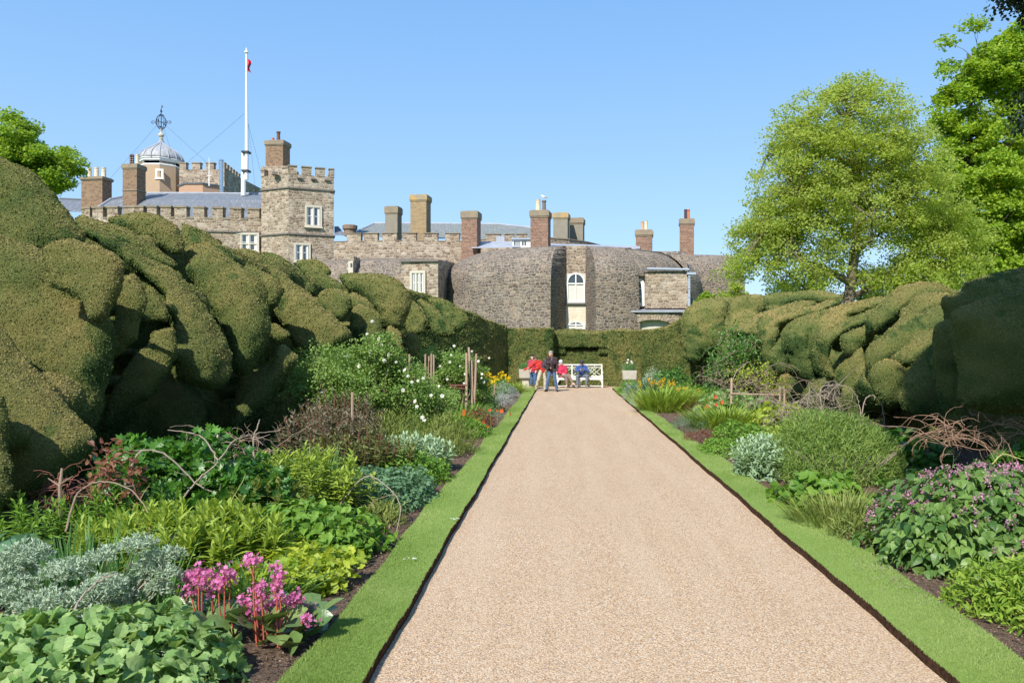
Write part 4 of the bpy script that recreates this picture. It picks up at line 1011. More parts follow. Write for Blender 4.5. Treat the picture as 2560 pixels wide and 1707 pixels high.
# --- left curtain wall, gently bowed
cw = [(150, 76.2), (228, 74.4), (373, 73.8), (438, 74.0), (528, 74.4), (600, 74.9), (662, 75.4)]
cwp = [(XX(a, Y), Y) for a, Y in cw]; mb = MB(); cp = MI(mb)
mer = [(191,220),(228,256),(267,295),(310,340),(342,363),(373,396),(406,430),(438,467),(484,509),(528,552),(569,595),(610,637),(652,662)]
crenel(mb, cwp, -1, ZZ(547, 74.2), ZZ(520, 74.2), [(XX(a, 74.2), XX(b, 74.2)) for a, b in mer], .7, cap=cp, capt=.16)
part(mb, 'curtain_wall', [RAG, CAPS], label='long crenellated wall left of the tower')
mb = MB()
for a, b in zip(cwp[:-1], cwp[1:]): mb.prism([(a[0], a[1]-.12), (b[0], b[1]-.12), b, a], ZZ(579.5, 74.2), ZZ(576, 74.2))
part(mb, 'string_course', GCLAY)
mull_window(XX(614, 75), 74.98, ZZ(606, 75), 2.6, 1.75, 3, (1, .02), label='wide three light stone window in the long wall', transom=-.15, lit=1)
# slate roof behind it, bowed, hipped at the left
mb = MB(); n = 24; top = []; bot = []
for i in range(n+1):
    t = i/n; px = 206+(655-206)*t; bot.append(P(px, 545, 77.5-.8*math.sin(t*3))); q = 346+(655-346)*t; top.append(P(q, 485+3*max(0, t-.4), 83.5-.5*math.sin(t*3)))
acc = 0
for i in range(n):
    L = (bot[i+1]-bot[i]).length; mid0 = (bot[i]+top[i])/2+Vector((0, -.15, .55)); mid1 = (bot[i+1]+top[i+1])/2+Vector((0, -.15, .55))
    mb.poly([bot[i], bot[i+1], mid1, mid0], [(acc, 0), (acc+L, 0), (acc+L, 3.4), (acc, 3.4)]); mb.poly([mid0, mid1, top[i+1], top[i]], [(acc, 3.4), (acc+L, 3.4), (acc+L, 6.8), (acc, 6.8)]); acc += L
mb.poly([top[0], P(206, 545, 90), bot[0]]); mb.poly([top[-1], P(655, 545, 90), P(206, 545, 90), top[0]])
rf = part(mb, 'roof', SLATE, label='long grey slate and lead roof behind the wall left of the tower')
mb = MB(); mb.tube([q+Vector((0, 0, .05)) for q in top], .14, 6); mb.tube([bot[0]+Vector((0, 0, .05)), (bot[0]+top[0])/2+Vector((0, -.15, .62)), top[0]+Vector((0, 0, .05))], .12, 6); part(mb, 'ridge', LEADW, rf)
mb = MB(); mb.poly([P(135, 530, 82), P(235, 530, 82), P(262, 503, 86), P(150, 498, 86)]); mb.poly([P(150, 498, 86), P(262, 503, 86), P(262, 530, 92), P(135, 530, 92)]); mb.tube([P(150, 497.5, 86), P(262, 502.5, 86)], .13, 6); part(mb, 'roof', SLATE)
# --- cupola
Yc = 92.; cc = XX(403, Yc); rc = (XX(449, Yc)-XX(358, Yc))/2/math.cos(math.pi/8)*1.0
rot = math.pi/8
mb = MB(); mb.lathe((cc, Yc, 0), [(rc, ZZ(520, Yc)), (rc, ZZ(407, Yc))], 8, rot=rot); cup = part(mb, 'cupola', PLAST, label='octagonal lantern tower with a ribbed ogee lead dome')
mb = MB(); mb.lathe((cc, Yc, 0), [(rc*1.0, ZZ(422, Yc)), (rc*1.015, ZZ(421, Yc)), (rc*1.015, ZZ(418.5, Yc)), (rc*1.0, ZZ(418, Yc)), (rc*1.0, ZZ(412, Yc)), (rc*1.05, ZZ(410, Yc)), (rc*1.06, ZZ(407, Yc)), (rc*1.1, ZZ(405, Yc)), (rc*1.1, ZZ(403.5, Yc))], 8, rot=rot); part(mb, 'cornice', WHITE, cup)
Zc = lambda py: ZZ(py, Yc)
dome = [(rc*1.02, Zc(403.6)), (rc*1.04, Zc(400)), (rc*1.0, Zc(394)), (rc*.93, Zc(388)), (rc*.80, Zc(381)), (rc*.62, Zc(375)), (rc*.44, Zc(370)), (rc*.29, Zc(365)), (rc*.17, Zc(361)), (rc*.10, Zc(357)), (rc*.07, Zc(352)), (.12, Zc(347))]
mb = MB(); mb.lathe((cc, Yc, 0), dome, 24, rot=rot); part(mb, 'dome', LEAD, cup, smooth=True)
mb = MB()
for k in range(16):
    a = rot+2*math.pi*k/16; mb.tube([(cc+(r+.03)*math.cos(a), Yc+(r+.03)*math.sin(a), z) for r, z in dome[:-1]], .065, 5)
part(mb, 'dome_rib', LEADW, cup)
mb = MB(); mb.lathe((cc, Yc, 0), [(.15, Zc(358)), (.28, Zc(354)), (.16, Zc(352)), (.24, Zc(347)), (.12, Zc(345)), (.25, Zc(342.5)), (.34, Zc(339)), (.30, Zc(335.5)), (.12, Zc(333)), (.10, Zc(328)), (.16, Zc(326)), (.05, Zc(322))], 12); part(mb, 'finial', DRESS, cup)
mb = MB(); z0, z1, zc_ = Zc(324), Zc(272), Zc(306)
mb.tube([(cc, Yc, z0), (cc, Yc, z1)], .05, 6)
for k in range(6):
    a = math.pi*k/6; pts = [(cc+.55*math.sin(t)*math.cos(a), Yc+.55*math.sin(t)*math.sin(a), zc_+.85*math.cos(t)) for t in np.linspace(0, 2*math.pi, 21)]; mb.tube(pts, .02, 4)
for sx, sy in ((1, 0), (-1, 0), (0, 1), (0, -1)):
    mb.tube([(cc, Yc, zc_), (cc+1.2*sx, Yc+1.2*sy, zc_)], .026, 5)
    for r_ in (.75, 1.12):
        for s_ in (-1, 1): mb.tube([(cc+r_*sx, Yc+r_*sy, zc_), (cc+(r_-.08)*sx, Yc+(r_-.08)*sy, zc_+.16*s_), (cc+(r_-.2)*sx, Yc+(r_-.2)*sy, zc_+.2*s_), (cc+(r_-.24)*sx, Yc+(r_-.24)*sy, zc_+.1*s_)], .025, 4)
for zz_ in (Zc(290), Zc(320)):
    for k in range(4):
        a = math.pi*k/2; mb.tube([(cc, Yc, zz_), (cc+.2*math.cos(a), Yc+.2*math.sin(a), zz_+.15), (cc+.3*math.cos(a), Yc+.3*math.sin(a), zz_)], .03, 4)
mb.lathe((cc, Yc, Zc(281)), [(.05, 0), (.14, .12), (.05, .24)], 8); mb.poly([(cc, Yc, z1), (cc+.25, Yc-.02, z1+.2), (cc+.05, Yc+.02, z1+.45)])
part(mb, 'weathervane', IRON, cup)
yy = Yc-rc*math.cos(math.pi/8); mb = MB()
wx0, wx1, wz0_, wz1_ = XX(389, yy), XX(409, yy), ZZ(446, yy), ZZ(423, yy)
mb.box((wx0, yy-.07, wz0_), (wx0+.22, yy+.02, wz1_)); mb.box((wx1-.22, yy-.07, wz0_), (wx1, yy+.02, wz1_)); mb.box((wx0+.22, yy-.07, wz1_-.2), (wx1-.22, yy+.02, wz1_)); mb.box((wx0-.05, yy-.12, wz0_-.1), (wx1+.05, yy+.02, wz0_)); mb.box((wx0+.22, yy-.07, wz0_), (wx1-.22, yy+.02, wz0_+.1))
w = part(mb, 'window', WHITE, cup)
# battlemented block to its right, and the low rendered lantern base in front
Yb = 90.; mb = MB(); cp = MI(mb); bxs = (XX(448, Yb), XX(561, Yb))
mb.box((bxs[0], Yb, 10), (bxs[1], Yb+14, ZZ(424, Yb)))
for a, b in ((449, 465), (480, 500), (515, 534), (560, 561)):
    if b-a > 5: mb.box((XX(a, Yb), Yb, ZZ(424, Yb)), (XX(b, Yb), Yb+.6, ZZ(409, Yb))); cp.box((XX(a, Yb)-.06, Yb-.06, ZZ(409, Yb)), (XX(b, Yb)+.06, Yb+.66, ZZ(406, Yb)))
# right side face turned towards us
dx, dy = XX(603, 97)-bxs[1], 7.; q0 = Vector((bxs[1], Yb, 0)); ud = Vector((dx, dy, 0)).normalized(); nd = Vector((ud.y, -ud.x, 0)); LL = math.hypot(dx, dy)
mb.prism([(q0.x, q0.y+.01), (q0.x+dx, q0.y+dy), (q0.x+dx-.5, q0.y+dy+4), (q0.x-.5, q0.y+4)], 10, ZZ(424, Yb))
for k in range(6):
    s0 = LL*k/6+.02; p, q = q0+ud*s0, q0+ud*(s0+LL/6*.62)
    mb.prism([(p.x, p.y), (q.x, q.y), (q.x-nd.x*.6, q.y-nd.y*.6), (p.x-nd.x*.6, p.y-nd.y*.6)], ZZ(424, Yb), ZZ(408, Yb))
    cp.prism([(p.x+nd.x*.05, p.y+nd.y*.05), (q.x+nd.x*.05, q.y+nd.y*.05), (q.x-nd.x*.66, q.y-nd.y*.66), (p.x-nd.x*.66, p.y-nd.y*.66)], ZZ(408, Yb), ZZ(405.5, Yb))
kp = part(mb, 'keep', [RAG, CAPS], label='square battlemented block beside the domed lantern')
mb = MB(); yq = 86.5; mb.lathe((XX(488, yq), yq+2, 0), [(2.45, 10), (2.45, ZZ(462, yq))], 8, rot=rot); o_ = part(mb, 'lantern_base', PINK)
mb = MB(); mb.lathe((XX(488, yq), yq+2, 0), [(2.55, ZZ(462, yq)), (2.65, ZZ(459, yq)), (2.4, ZZ(458, yq))], 8, rot=rot); part(mb, 'coping', LEADW, o_)
mb = MB(); mb.lathe((XX(553.5, 84), 84, 0), [(.2, ZZ(500, 84)), (.2, ZZ(403, 84)), (.26, ZZ(402.8, 84)), (.26, ZZ(400, 84)), (.16, ZZ(399, 84))], 12); mb.lathe((XX(553.5, 84), 84, 0), [(.22, ZZ(430, 84)), (.22, ZZ(429, 84))], 12); part(mb, 'flue', STEEL, label='shiny steel flue pipe', smooth=False)
# the white rod and the flagpole stand on the roofs
mb = MB(); mb.tube([P(523, 465, 85), P(523, 395, 85)], [.07, .03], 6); mb.tube([P(517, 440, 85), P(529, 440, 85)], .03, 5)
rod = mb.build('lightning_rod', WHITE, None); T(rod, 'thin white rod standing on the castle roof left of the steel flue', 'rod')
Yf = 82.
fp = empty('flagpole', P(611, 485, Yf), 'very tall white flagpole rising from the castle roof left of the tower', 'flagpole')
mb = MB(); mb.tube([P(616, 450, Yf), P(617, 379, Yf), P(616, 133, Yf)], [.20, .18, .085], 10); mb.lathe((XX(616, Yf), Yf, ZZ(135, Yf)), [(.1, 0), (.2, .1), (.2, .22), (.06, .35), (.05, .6)], 10); part(mb, 'pole', WHITE, fp)
mb = MB(); mb.tube([P(608.5, 490, Yf+.2), P(609, 379, Yf+.2)], [.24, .21], 10); part(mb, 'mast_step', WHITE, fp)
mb = MB()
for py in (380, 427): mb.box(P(603, py+1.5, Yf-.3), (XX(623, Yf), Yf+.5, ZZ(py-1.5, Yf)))
part(mb, 'clamp', IRON, fp)
mb = MB()
for a, b in (((614, 282, Yf), (467, 408, 88)), ((618, 284, Yf), (640, 487, 84)), ((618, 300, Yf), (652, 430, 88)), ((394, 312, Yc), (262, 462, 90)), ((412, 312, Yc), (518, 408, 90)), ((409, 320, Yc), (429, 382, 91))):
    mb.tube([P(*a), P(*b)], .011, 4)
part(mb, 'stay_wire', IRON, fp)
FR, FB = plain('flag_red', (.62, .03, .045), .8, .08, 3), plain('flag_blue', (.03, .05, .16), .8, .08, 3)
fl = MB(); r = random.Random(4); n = 9; cols_ = 5
g = [[(XX(617.5, Yf)+.05+.33*c/4*(1+.25*math.sin(k*.9)), Yf+.12*math.sin(c*2.2+k*.5), ZZ(147, Yf)-1.25*k/8-.12*c*.5) for c in range(cols_)] for k in range(n)]
for k in range(n-1):
    for c in range(cols_-1): fl.poly([g[k][c], g[k][c+1], g[k+1][c+1], g[k+1][c]], mi=1 if (c >= 2 and 2 <= k <= 6) else 0)
fo = fl.build('flag', [FR, FB], fp)
# gull on the chimney pot
gl = empty('seagull', P(1360, 499, 64.6), 'white seagull perched on the grey chimney pot', 'bird')
b0 = np.array(P(1360, 497, 64.6))
def rel(x, z, y=0): return b0+np.array([x, y, z])
me = blob_union([[(rel(-.20, .26), .035), (rel(-.14, .24), .06), (rel(-.08, .15), .085), (rel(.04, .12), .10), (rel(.16, .10), .07), (rel(.27, .09), .03)]], .014, 2, 2)
link('body', me, plain('gull_white', (.85, .85, .83), .7, .05), gl)
mb = MB()
for s_ in (-1, 1):
    mb.poly([rel(-.08, .20, s_*.08), rel(-.02, .12, s_*.11), rel(.20, .10, s_*.08), rel(.36, .12, s_*.03), rel(.12, .18, s_*.09)])
part(mb, 'wing', plain('gull_grey', (.42, .44, .47), .7, .05), gl)
mb = MB(); mb.tube([rel(-.225, .255), rel(-.28, .245)], [.015, .004], 5); part(mb, 'beak', plain('gull_beak', (.7, .45, .05), .5, .05), gl)
mb = MB(); mb.tube([rel(.0, .05, .03), rel(.0, -.03, .03)], .01, 4); mb.tube([rel(.0, .05, -.03), rel(.0, -.03, -.03)], .01, 4); part(mb, 'leg', plain('gull_leg', (.6, .35, .25), .5, .05), gl)
# ------------------------------------------------------------------ trees
BARK = plain('bark', (.16, .125, .09), .9, .35, 4, bump=.5); BARKD = plain('dark_bark', (.07, .055, .045), .9, .35, 4, bump=.5)
LOBE = palm_t(3, .5)
def tree(name, label, cat, base, ztop, blobs, nclump, nleaf, cr, ls, mat, bark, seed, tr=.3, group=None, flat=.55, lean=(0, 0), minvis=None, dens=.6):
    """blobs: (x,y,z,rx,ry,rz) metres"""
    r = np.random.default_rng(seed); root = empty(name, (base[0], base[1], 0), label, cat, group)
    vol = np.array([b[3]*b[4]*b[5] for b in blobs])**.75; vol /= vol.sum()
    cl = []
    for i, k in enumerate(r.multinomial(nclump, vol)):
        b = blobs[i]; d = unit(r.normal(size=(k, 3))); rad = r.random(k)**dens
        cl.append(np.array(b[:3])+d*rad[:, None]*np.array(b[3:6]))
    cl = np.concatenate(cl); n = len(cl)
    # trunk
    axis = lambda z: np.array([base[0]+lean[0]*z+.25*math.sin(z*.5+seed), base[1]+lean[1]*z+.2*math.cos(z*.4), z])
    zs = np.linspace(-.2, ztop*.93, 12); V = []; F = []; o = 0
    def add(pts, rad, nn):
        nonlocal o
        v, f = tube_arr(pts, rad, nn); V.extend([tuple(q) for q in v]); F.extend([[i+o for i in q] for q in f]); o += len(v)
    add([axis(z) for z in zs], [tr*(1-z/ztop*.9)*(1.35 if z < .5 else 1) for z in np.maximum(zs, 0)], 9)
    me = raw(np.array(V), np.concatenate([np.array(f) for f in F]), [len(f) for f in F], smooth=True); link('trunk', me, bark, root)
    V = []; F = []; o = 0; limbs = []
    nl = 26
    for j in range(nl):
        c = cl[r.integers(n)]; z0 = max(ztop*.12, min(c[2]-.8*np.hypot(c[0]-base[0], c[1]-base[1])*.7, ztop*.85)); a = axis(z0); m = (a+c)/2+np.array([0, 0, -.1*np.linalg.norm(c-a)])+r.normal(0, .2, 3)
        pts = [a, a*.6+m*.4+r.normal(0, .1, 3), m, m*.5+c*.5+r.normal(0, .15, 3), c]; rr = tr*(.42*(1-z0/ztop)+.10); add(pts, [rr, rr*.8, rr*.6, rr*.4, rr*.15], 5); limbs += [np.array(p) for p in pts[1:]]
    L = np.array(limbs)
    for c in cl:
        d = np.linalg.norm(L-c, axis=1); k = int(d.argmin()); a = L[k]; m = (a+c)/2+r.normal(0, .12, 3); add([a, m, c], [tr*.055, tr*.04, tr*.015], 3)
        if d[k] > 1: limbs.append(c)
    me = raw(np.array(V), np.concatenate([np.array(f) for f in F]), [len(f) for f in F]); link('branches', me, bark, root)
    # leaves
    N_ = n*nleaf; ci = np.repeat(np.arange(n), nleaf); cs = r.uniform(.6, 1.35, n)
    off = r.normal(size=(N_, 3)); off = unit(off)*(r.random(N_)**.45)[:, None]*(cr*cs[ci])[:, None]; off[:, 2] *= flat
    pos = cl[ci]+off; ctr = np.array([base[0], base[1], ztop*.55])
    out = unit(pos-ctr)
    ax = r.normal(size=(N_, 3))+np.array([0, 0, -.35])+.4*out; nm = out*.5+np.array([0, 0, .6])+r.normal(0, .55, (N_, 3))
    ct = r.uniform(-.22, .22, n)
    tint = np.clip(.5+ct[ci]+r.normal(0, .2, N_), 0, 1)
    v, l, s, t = scatter(LOBE if ls > .1 else RHW, pos, ax, nm, ls*r.uniform(.6, 1.25, N_), tint)
    link('crown', raw(v, l, s, t), mat, root)
    return root
def B(px, py, Y, rx, rz, ry=None, dy=0):
    s = Y/2000; return (XX(px, Y), Y+dy, ZZ(py, Y), rx*s, (ry if ry else (rx+rz)/2)*s, rz*s)
SYC = leafmat('sycamore_leaf', (.23, .32, .055), (.54, .62, .15), (.42, .52, .10), .55, .5, .3, .35)
MAP = leafmat('maple_leaf', (.14, .26, .02), (.44, .58, .06), (.30, .45, .03), .42, .5, .3, .4)
EVG = leafmat('evergreen_leaf', (.012, .028, .012), (.045, .075, .03), None, .1, .5, .3)
Y = 46
tree('sycamore_tree', 'tall rounded spring green tree with sky showing through its crown, beyond the right hedge', 'tree', (XX(2130, Y), Y), 17.5,
     [B(2120,345,Y,190,150), B(2010,440,Y,135,130), B(2225,440,Y,150,150), B(2080,540,Y,190,110), B(2320,540,Y,120,110), B(1990,330,Y,70,60), B(1915,620,Y,95,95), B(1850,668,Y,48,45), B(2040,680,Y,140,60), B(2330,670,Y,130,75), B(2220,690,Y,100,45), B(2130,240,Y,85,58), B(1960,560,Y,90,70), B(2040,722,Y,100,26,60,4), B(2260,722,Y,140,28,60,4), B(2390,600,Y,70,90), B(1880,560,Y,55,60)],
     1500, 84, .80, .125, SYC, BARK, 3, .42, dens=.42)
Y = 56
tree('maple_tree', 'very tall bright green tree at the right edge behind the rounded tree', 'tree', (XX(2420, Y), Y), 24,
     [B(2440,180,Y,105,115), B(2530,170,Y,120,120), B(2385,300,Y,60,75), B(2330,250,Y,25,18), B(2470,330,Y,120,90), B(2540,420,Y,110,120), B(2600,250,Y,120,160), B(2360,440,Y,75,80), B(2330,560,Y,90,80)],
     420, 150, .85, .22, MAP, BARKD, 5, .5)
Y = 50
tree('maple_tree', 'lower bright green tree filling the right edge above the shaded hedge', 'tree', (XX(2520, Y), Y), 12,
     [B(2460,470,Y,95,95), B(2550,520,Y,110,120), B(2430,600,Y,110,90), B(2530,660,Y,130,80), B(2350,690,Y,80,40), B(2420,520,Y,60,70), B(2300,715,Y,60,30)],
     330, 170, .7, .2, MAP, BARKD, 6, .35)
Y = 62
MAPL = leafmat('lime_leaf', (.12, .23, .02), (.38, .52, .06), (.28, .42, .04), .42, .5, .3, .4)
tree('lime_tree', 'bright green bushy tree rising behind the top of the left hedge', 'tree', (XX(70, Y), Y), 20,
     [B(60,375,Y,85,85), B(125,405,Y,72,80), B(20,360,Y,80,80), B(0,430,Y,110,90), B(150,450,Y,50,45), B(-80,400,Y,110,110)],
     260, 200, .8, .2, MAPL, BARKD, 7, .4)
Y = 50
tree('shrub', 'small yellow green shrub between the down pipe and the right hedge', 'shrub', (XX(1750, Y), Y), 3.6,
     [B(1752,765,Y,26,30), B(1765,745,Y,14,18), B(1740,785,Y,22,20), B(1755,830,Y,30,40)], 50, 60, .3, .15, MAPL, BARKD, 8, .07)
tree('shrub', 'low green shrub against the bastion under the left branches of the rounded tree', 'shrub', (XX(1830, 52), 52), 3.4,
     [B(1840,740,52,40,30), B(1815,775,52,40,40)], 40, 60, .4, .16, SYC, BARKD, 18, .07)
# dark evergreen whose branch reaches into the top right corner
tree('holm_oak', 'dark evergreen tree hanging into the top right corner', 'tree', (15.5, 17), 20,
     [(12.7, 17, 9.4, 2.6, 2.5, 2.6), (11.0, 17, 9.3, 1.4, 1.5, .5), (10.1, 17, 9.5, .8, .8, .2), (11.0, 17, 7.3, 1.1, 1.2, 1.4), (15, 18, 14, 4.2, 3.6, 3.5), (17, 18, 9, 3, 3, 4)],
     420, 300, .6, .08, EVG, BARKD, 9, .45)
# evergreen beside the viewer (outside the picture), placed to shade the near end of the right hedge
tree('holm_oak', 'unseen dark evergreen tree beside the viewer, placed to shade the near right hedge', 'tree', (9.5, -1), 17,
     [(4.5, 3.0, 10, 2.6, 2.6, 1.0), (3.3, 1.8, 10.2, 1.8, 1.8, .8), (6.8, 4.7, 9.8, 2.6, 2.0, 1.0), (8.5, 0, 12, 1.6, 1.6, 1.2)],
     620, 300, .75, .22, EVG, BARKD, 10, .45)
# ------------------------------------------------------------------ border plants
RS = lambda seed: np.random.default_rng(seed)
def gz(v): return np.full(v, 0.)
def mound(c, rx, ry, h, tm, ls, n, seed, up=.4, jit=.45, tint=(.5, .25), lump=.12, nk=7, depth=.35, top=0., zb=.04, normj=.35, sag=0., stretch=None, tpl2=None):
    """leaves over a lumpy dome; returns scatter arrays"""
    r = RS(seed); d = unit(r.normal(size=(n, 3))); d[:, 2] = np.abs(d[:, 2]); d = unit(d+np.array([0, 0, top]))
    bump = 1+lump*noise3(d*2.2+seed, 2.2, seed)+lump*.6*noise3(d*2.2, 5, seed+1)
    rad = (1-depth*r.random(n)**1.5)*bump
    pos = np.stack([c[0]+d[:, 0]*rx*rad, c[1]+d[:, 1]*ry*rad, zb+np.maximum(d[:, 2]*h*rad, .02)], 1)
    nrm = unit(d/np.array([rx, ry, max(h, .15)]))
    out = np.stack([d[:, 0], d[:, 1], np.zeros(n)], 1)
    ax = out*(1-up)+np.array([0, 0, 1.])*up-np.array([0, 0, sag])+r.normal(0, jit, (n, 3))
    nm = nrm+r.normal(0, normj, (n, 3))+np.array([0, 0, .25])
    s = ls*r.uniform(.6, 1.25, n)
    t = np.clip(tint[0]+r.normal(0, tint[1], n)+.15*noise3(pos, 3, seed+5), 0, 1)
    return scatter(tm, pos-unit(ax)*(s*.4)[:, None], ax, nm, s, t)
def tuft(c, r0, h, n, seed, tm=BLADE, w=1., lean=.45, tint=(.5, .25), zb=.04, ry=None, fan=0.):
    r = RS(seed); a = r.uniform(0, 2*math.pi, n); q = np.sqrt(r.random(n)); ry = ry or r0
    bx, by = np.cos(a)*q*r0, np.sin(a)*q*ry
    pos = np.stack([c[0]+bx, c[1]+by, np.full(n, zb)], 1)
    out = np.stack([np.cos(a)*q, np.sin(a)*q, np.zeros(n)], 1)*lean+r.normal(0, .13+fan, (n, 3))*[1, 1, 0]
    ax = out+np.array([0, 0, 1.]); nm = np.cross(ax, np.stack([-np.sin(a), np.cos(a), np.zeros(n)], 1)+r.normal(0, .4, (n, 3)))
    nm = -nm*np.sign((nm*np.array([0, 0, 1.])).sum(1, keepdims=True)+1e-6)*-1
    s = h*r.uniform(.6, 1.15, n); sc = np.stack([s*w, s, s], 1)
    return scatter(tm, pos, ax, nm, sc, np.clip(tint[0]+r.normal(0, tint[1], n), 0, 1))
def whorls(c, rx, ry, h, ns, seed, tm=LANCE, ls=.12, per=22, lean=.25, tint=(.5, .22), zb=.04, up=.35, rosette=7):
    """upright leafy stems -> leaves, stems"""
    r = RS(seed); P_, A_, N_, S_, T_ = [], [], [], [], []; sv = []
    for k in range(ns):
        a = r.uniform(0, 6.28); q = math.sqrt(r.random()); bx, by = math.cos(a)*q, math.sin(a)*q; H = h*(1-.35*q*q)*r.uniform(.8, 1.1)
        b = np.array([c[0]+bx*rx*.8, c[1]+by*ry*.8, zb]); t = b+np.array([bx*lean*H, by*lean*H, H]); ct = r.normal(0, .12)
        sv.append((b, t))
        for i in range(per):
            f = .25+.75*(i/per)**.8; p = b+(t-b)*f; an = i*2.4+r.normal(0, .3); o = np.array([math.cos(an), math.sin(an), 0])
            topf = i > per-rosette
            P_.append(p); A_.append(o*(1-.5*topf)+np.array([0, 0, up+(.6 if topf else 0)])+r.normal(0, .15, 3)); N_.append(np.array([0, 0, 1.])-o*.3+r.normal(0, .25, 3))
            S_.append(ls*(1.0 if not topf else .75)*r.uniform(.75, 1.15)); T_.append(min(1, max(0, tint[0]+ct+(.22 if topf else 0)+r.normal(0, tint[1]*.6))))
    return scatter(tm, np.array(P_), np.array(A_), np.array(N_), np.array(S_), np.array(T_)), sv
def stemmesh(sv, rad, n=4):
    V = []; F = []; o = 0
    for pts in sv:
        v, f = tube_arr([tuple(p) for p in pts], [rad]*(len(pts)-1)+[rad*.6], n); V += [tuple(q) for q in v]; F += [[i+o for i in q] for q in f]; o += len(v)
    return raw(np.array(V), np.concatenate([np.array(f) for f in F]), [len(f) for f in F])
def plant(name, label, cat, c, leaves, mat, stems=None, smat=None, srad=.006, group=None, more=()):
    root = empty(name, (c[0], c[1], 0), label, cat, group)
    v, l, s, t = leaves if isinstance(leaves, tuple) else merge(leaves)
    link('foliage', raw(v, l, s, t), mat, root)
    if stems: link('stems', stemmesh(stems, srad), smat, root)
    for (nm, arr, m, *k) in more:
        v, l, s, t = arr if isinstance(arr, tuple) else merge(arr); o = link(nm, raw(v, l, s, t), m, root)
        if k: o['kind'] = 'stuff'
    return root
LG = leafmat('leaf_bright', (.085, .20, .02), (.26, .43, .06), None, .35, .5, .3)
LYG = leafmat('leaf_yellow_green', (.19, .31, .03), (.42, .52, .09), None, .38, .5, .3)
LCH = leafmat('leaf_chartreuse', (.24, .37, .03), (.52, .57, .07), None, .38, .5, .3)
LDG = leafmat('leaf_glossy_dark', (.03, .11, .015), (.14, .32, .04), None, .3, .35, .5)
LBG = leafmat('leaf_blue_green', (.07, .17, .08), (.22, .36, .19), None, .3, .55, .3)
LSF = leafmat('leaf_soft_green', (.16, .30, .08), (.38, .52, .19), None, .32, .55, .3)
LSV = leafmat('leaf_silver', (.24, .33, .22), (.52, .62, .46), None, .2, .7, .2)
LSG = leafmat('leaf_sage', (.23, .36, .19), (.44, .57, .36), None, .25, .7, .2)
LSB = leafmat('leaf_silver_blue', (.27, .34, .32), (.56, .62, .58), None, .15, .8, .15)
LOL = leafmat('leaf_olive', (.11, .18, .03), (.34, .38, .10), None, .3, .55, .3)
LPU = leafmat('leaf_purple', (.09, .12, .045), (.26, .21, .14), None, .25, .55, .3)
LPG = leafmat('leaf_peony_green', (.10, .13, .04), (.26, .28, .09), None, .3, .55, .3)
LRD = leafmat('leaf_reddish', (.13, .045, .03), (.30, .14, .07), None, .25, .5, .3)
LIR = leafmat('leaf_iris', (.06, .16, .04), (.20, .36, .10), None, .3, .45, .35)
LLA = leafmat('leaf_deadnettle', (.06, .145, .03), (.23, .36, .08), None, .3, .42, .4)
LRO = leafmat('leaf_rose', (.09, .20, .03), (.33, .46, .12), None, .33, .5, .3)
LBE = leafmat('leaf_bergenia', (.08, .16, .04), (.24, .32, .10), None, .15, .3, .6)
CANE = plain('rose_cane', (.27, .195, .135), .85, .3, 20); CANED = plain('dead_cane', (.31, .25, .19), .85, .3, 20); CANEG = plain('green_cane', (.34, .38, .10), .7, .2, 20)
CANER = plain('red_cane', (.25, .10, .07), .8, .3, 20); STG = plain('green_stem', (.14, .22, .05), .7, .2, 20); STR = plain('bergenia_stem', (.42, .10, .06), .6, .2, 20)
PINKF = leafmat('bergenia_pink', (.50, .07, .26), (.85, .32, .58), None, .3, .6, .2); PURF = leafmat('deadnettle_pink', (.40, .14, .26), (.72, .42, .54), None, .3, .6, .2)
YEL = leafmat('flower_yellow', (.72, .46, .01), (.95, .72, .03), None, .3, .6, .2); WHT = leafmat('flower_white', (.78, .76, .62), (.92, .91, .82), None, .3, .6, .2)
ORA = leafmat('flower_orange', (.70, .08, .02), (.90, .18, .04), None, .3, .6, .2)
# ---- left border, from the viewer outward
c = (-2.68, 4.4)
plant('broad_leaved_plant', 'low mound of big soft pale green leaves at the bottom of the left border', 'plant', c, [mound(c, .86, .85, .47, CRINK, .085, 3000, 1, up=.15, jit=.55, lump=.07, depth=.35, normj=.42, tint=(.5, .33)), mound((-3.4, 3.9), .7, .6, .5, CRINK, .09, 1000, 2, up=.15, jit=.5, normj=.42)], LSF)
# silvery artemisia: feathery clumps carried on woody stems
def artemisia(c, spots, label, seed):
    r = RS(seed); P_, A_, N_, S_, T_ = [], [], [], [], []; st = []
    for (x, y, z, q) in spots:
        k = int(330*(q/.2)**2); d = unit(r.normal(size=(k, 3))); d[:, 2] = np.where(d[:, 2] < -.2, -d[:, 2], d[:, 2]); pp = np.array([x, y, z])+d*(r.random(k)**.4)[:, None]*q*[1, 1, .7]
        # each spot is a cloud of little feather tufts
        m = 7; p2 = np.repeat(pp, m, 0); ax = np.repeat(unit(d+[0, 0, .5]), m, 0)+r.normal(0, .75, (k*m, 3))
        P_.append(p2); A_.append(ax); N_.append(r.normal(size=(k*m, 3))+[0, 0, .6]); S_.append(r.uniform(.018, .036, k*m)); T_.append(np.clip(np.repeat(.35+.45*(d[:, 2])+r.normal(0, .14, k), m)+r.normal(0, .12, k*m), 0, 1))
        st.append(((c[0]+r.normal(0, .25), c[1]+r.normal(0, .2), 0), ((x+c[0])/2+r.normal(0, .05), (y+c[1])/2, z*.55), (x, y, z)))
    root = plant('silver_artemisia', label, 'plant', c, scatter(leaf_t([.01, .13, .10, .01], .1, .4), np.concatenate(P_), np.concatenate(A_), np.concatenate(N_), np.concatenate(S_), np.concatenate(T_)), LSV, st, CANED, .008)
r = RS(12); sp = []
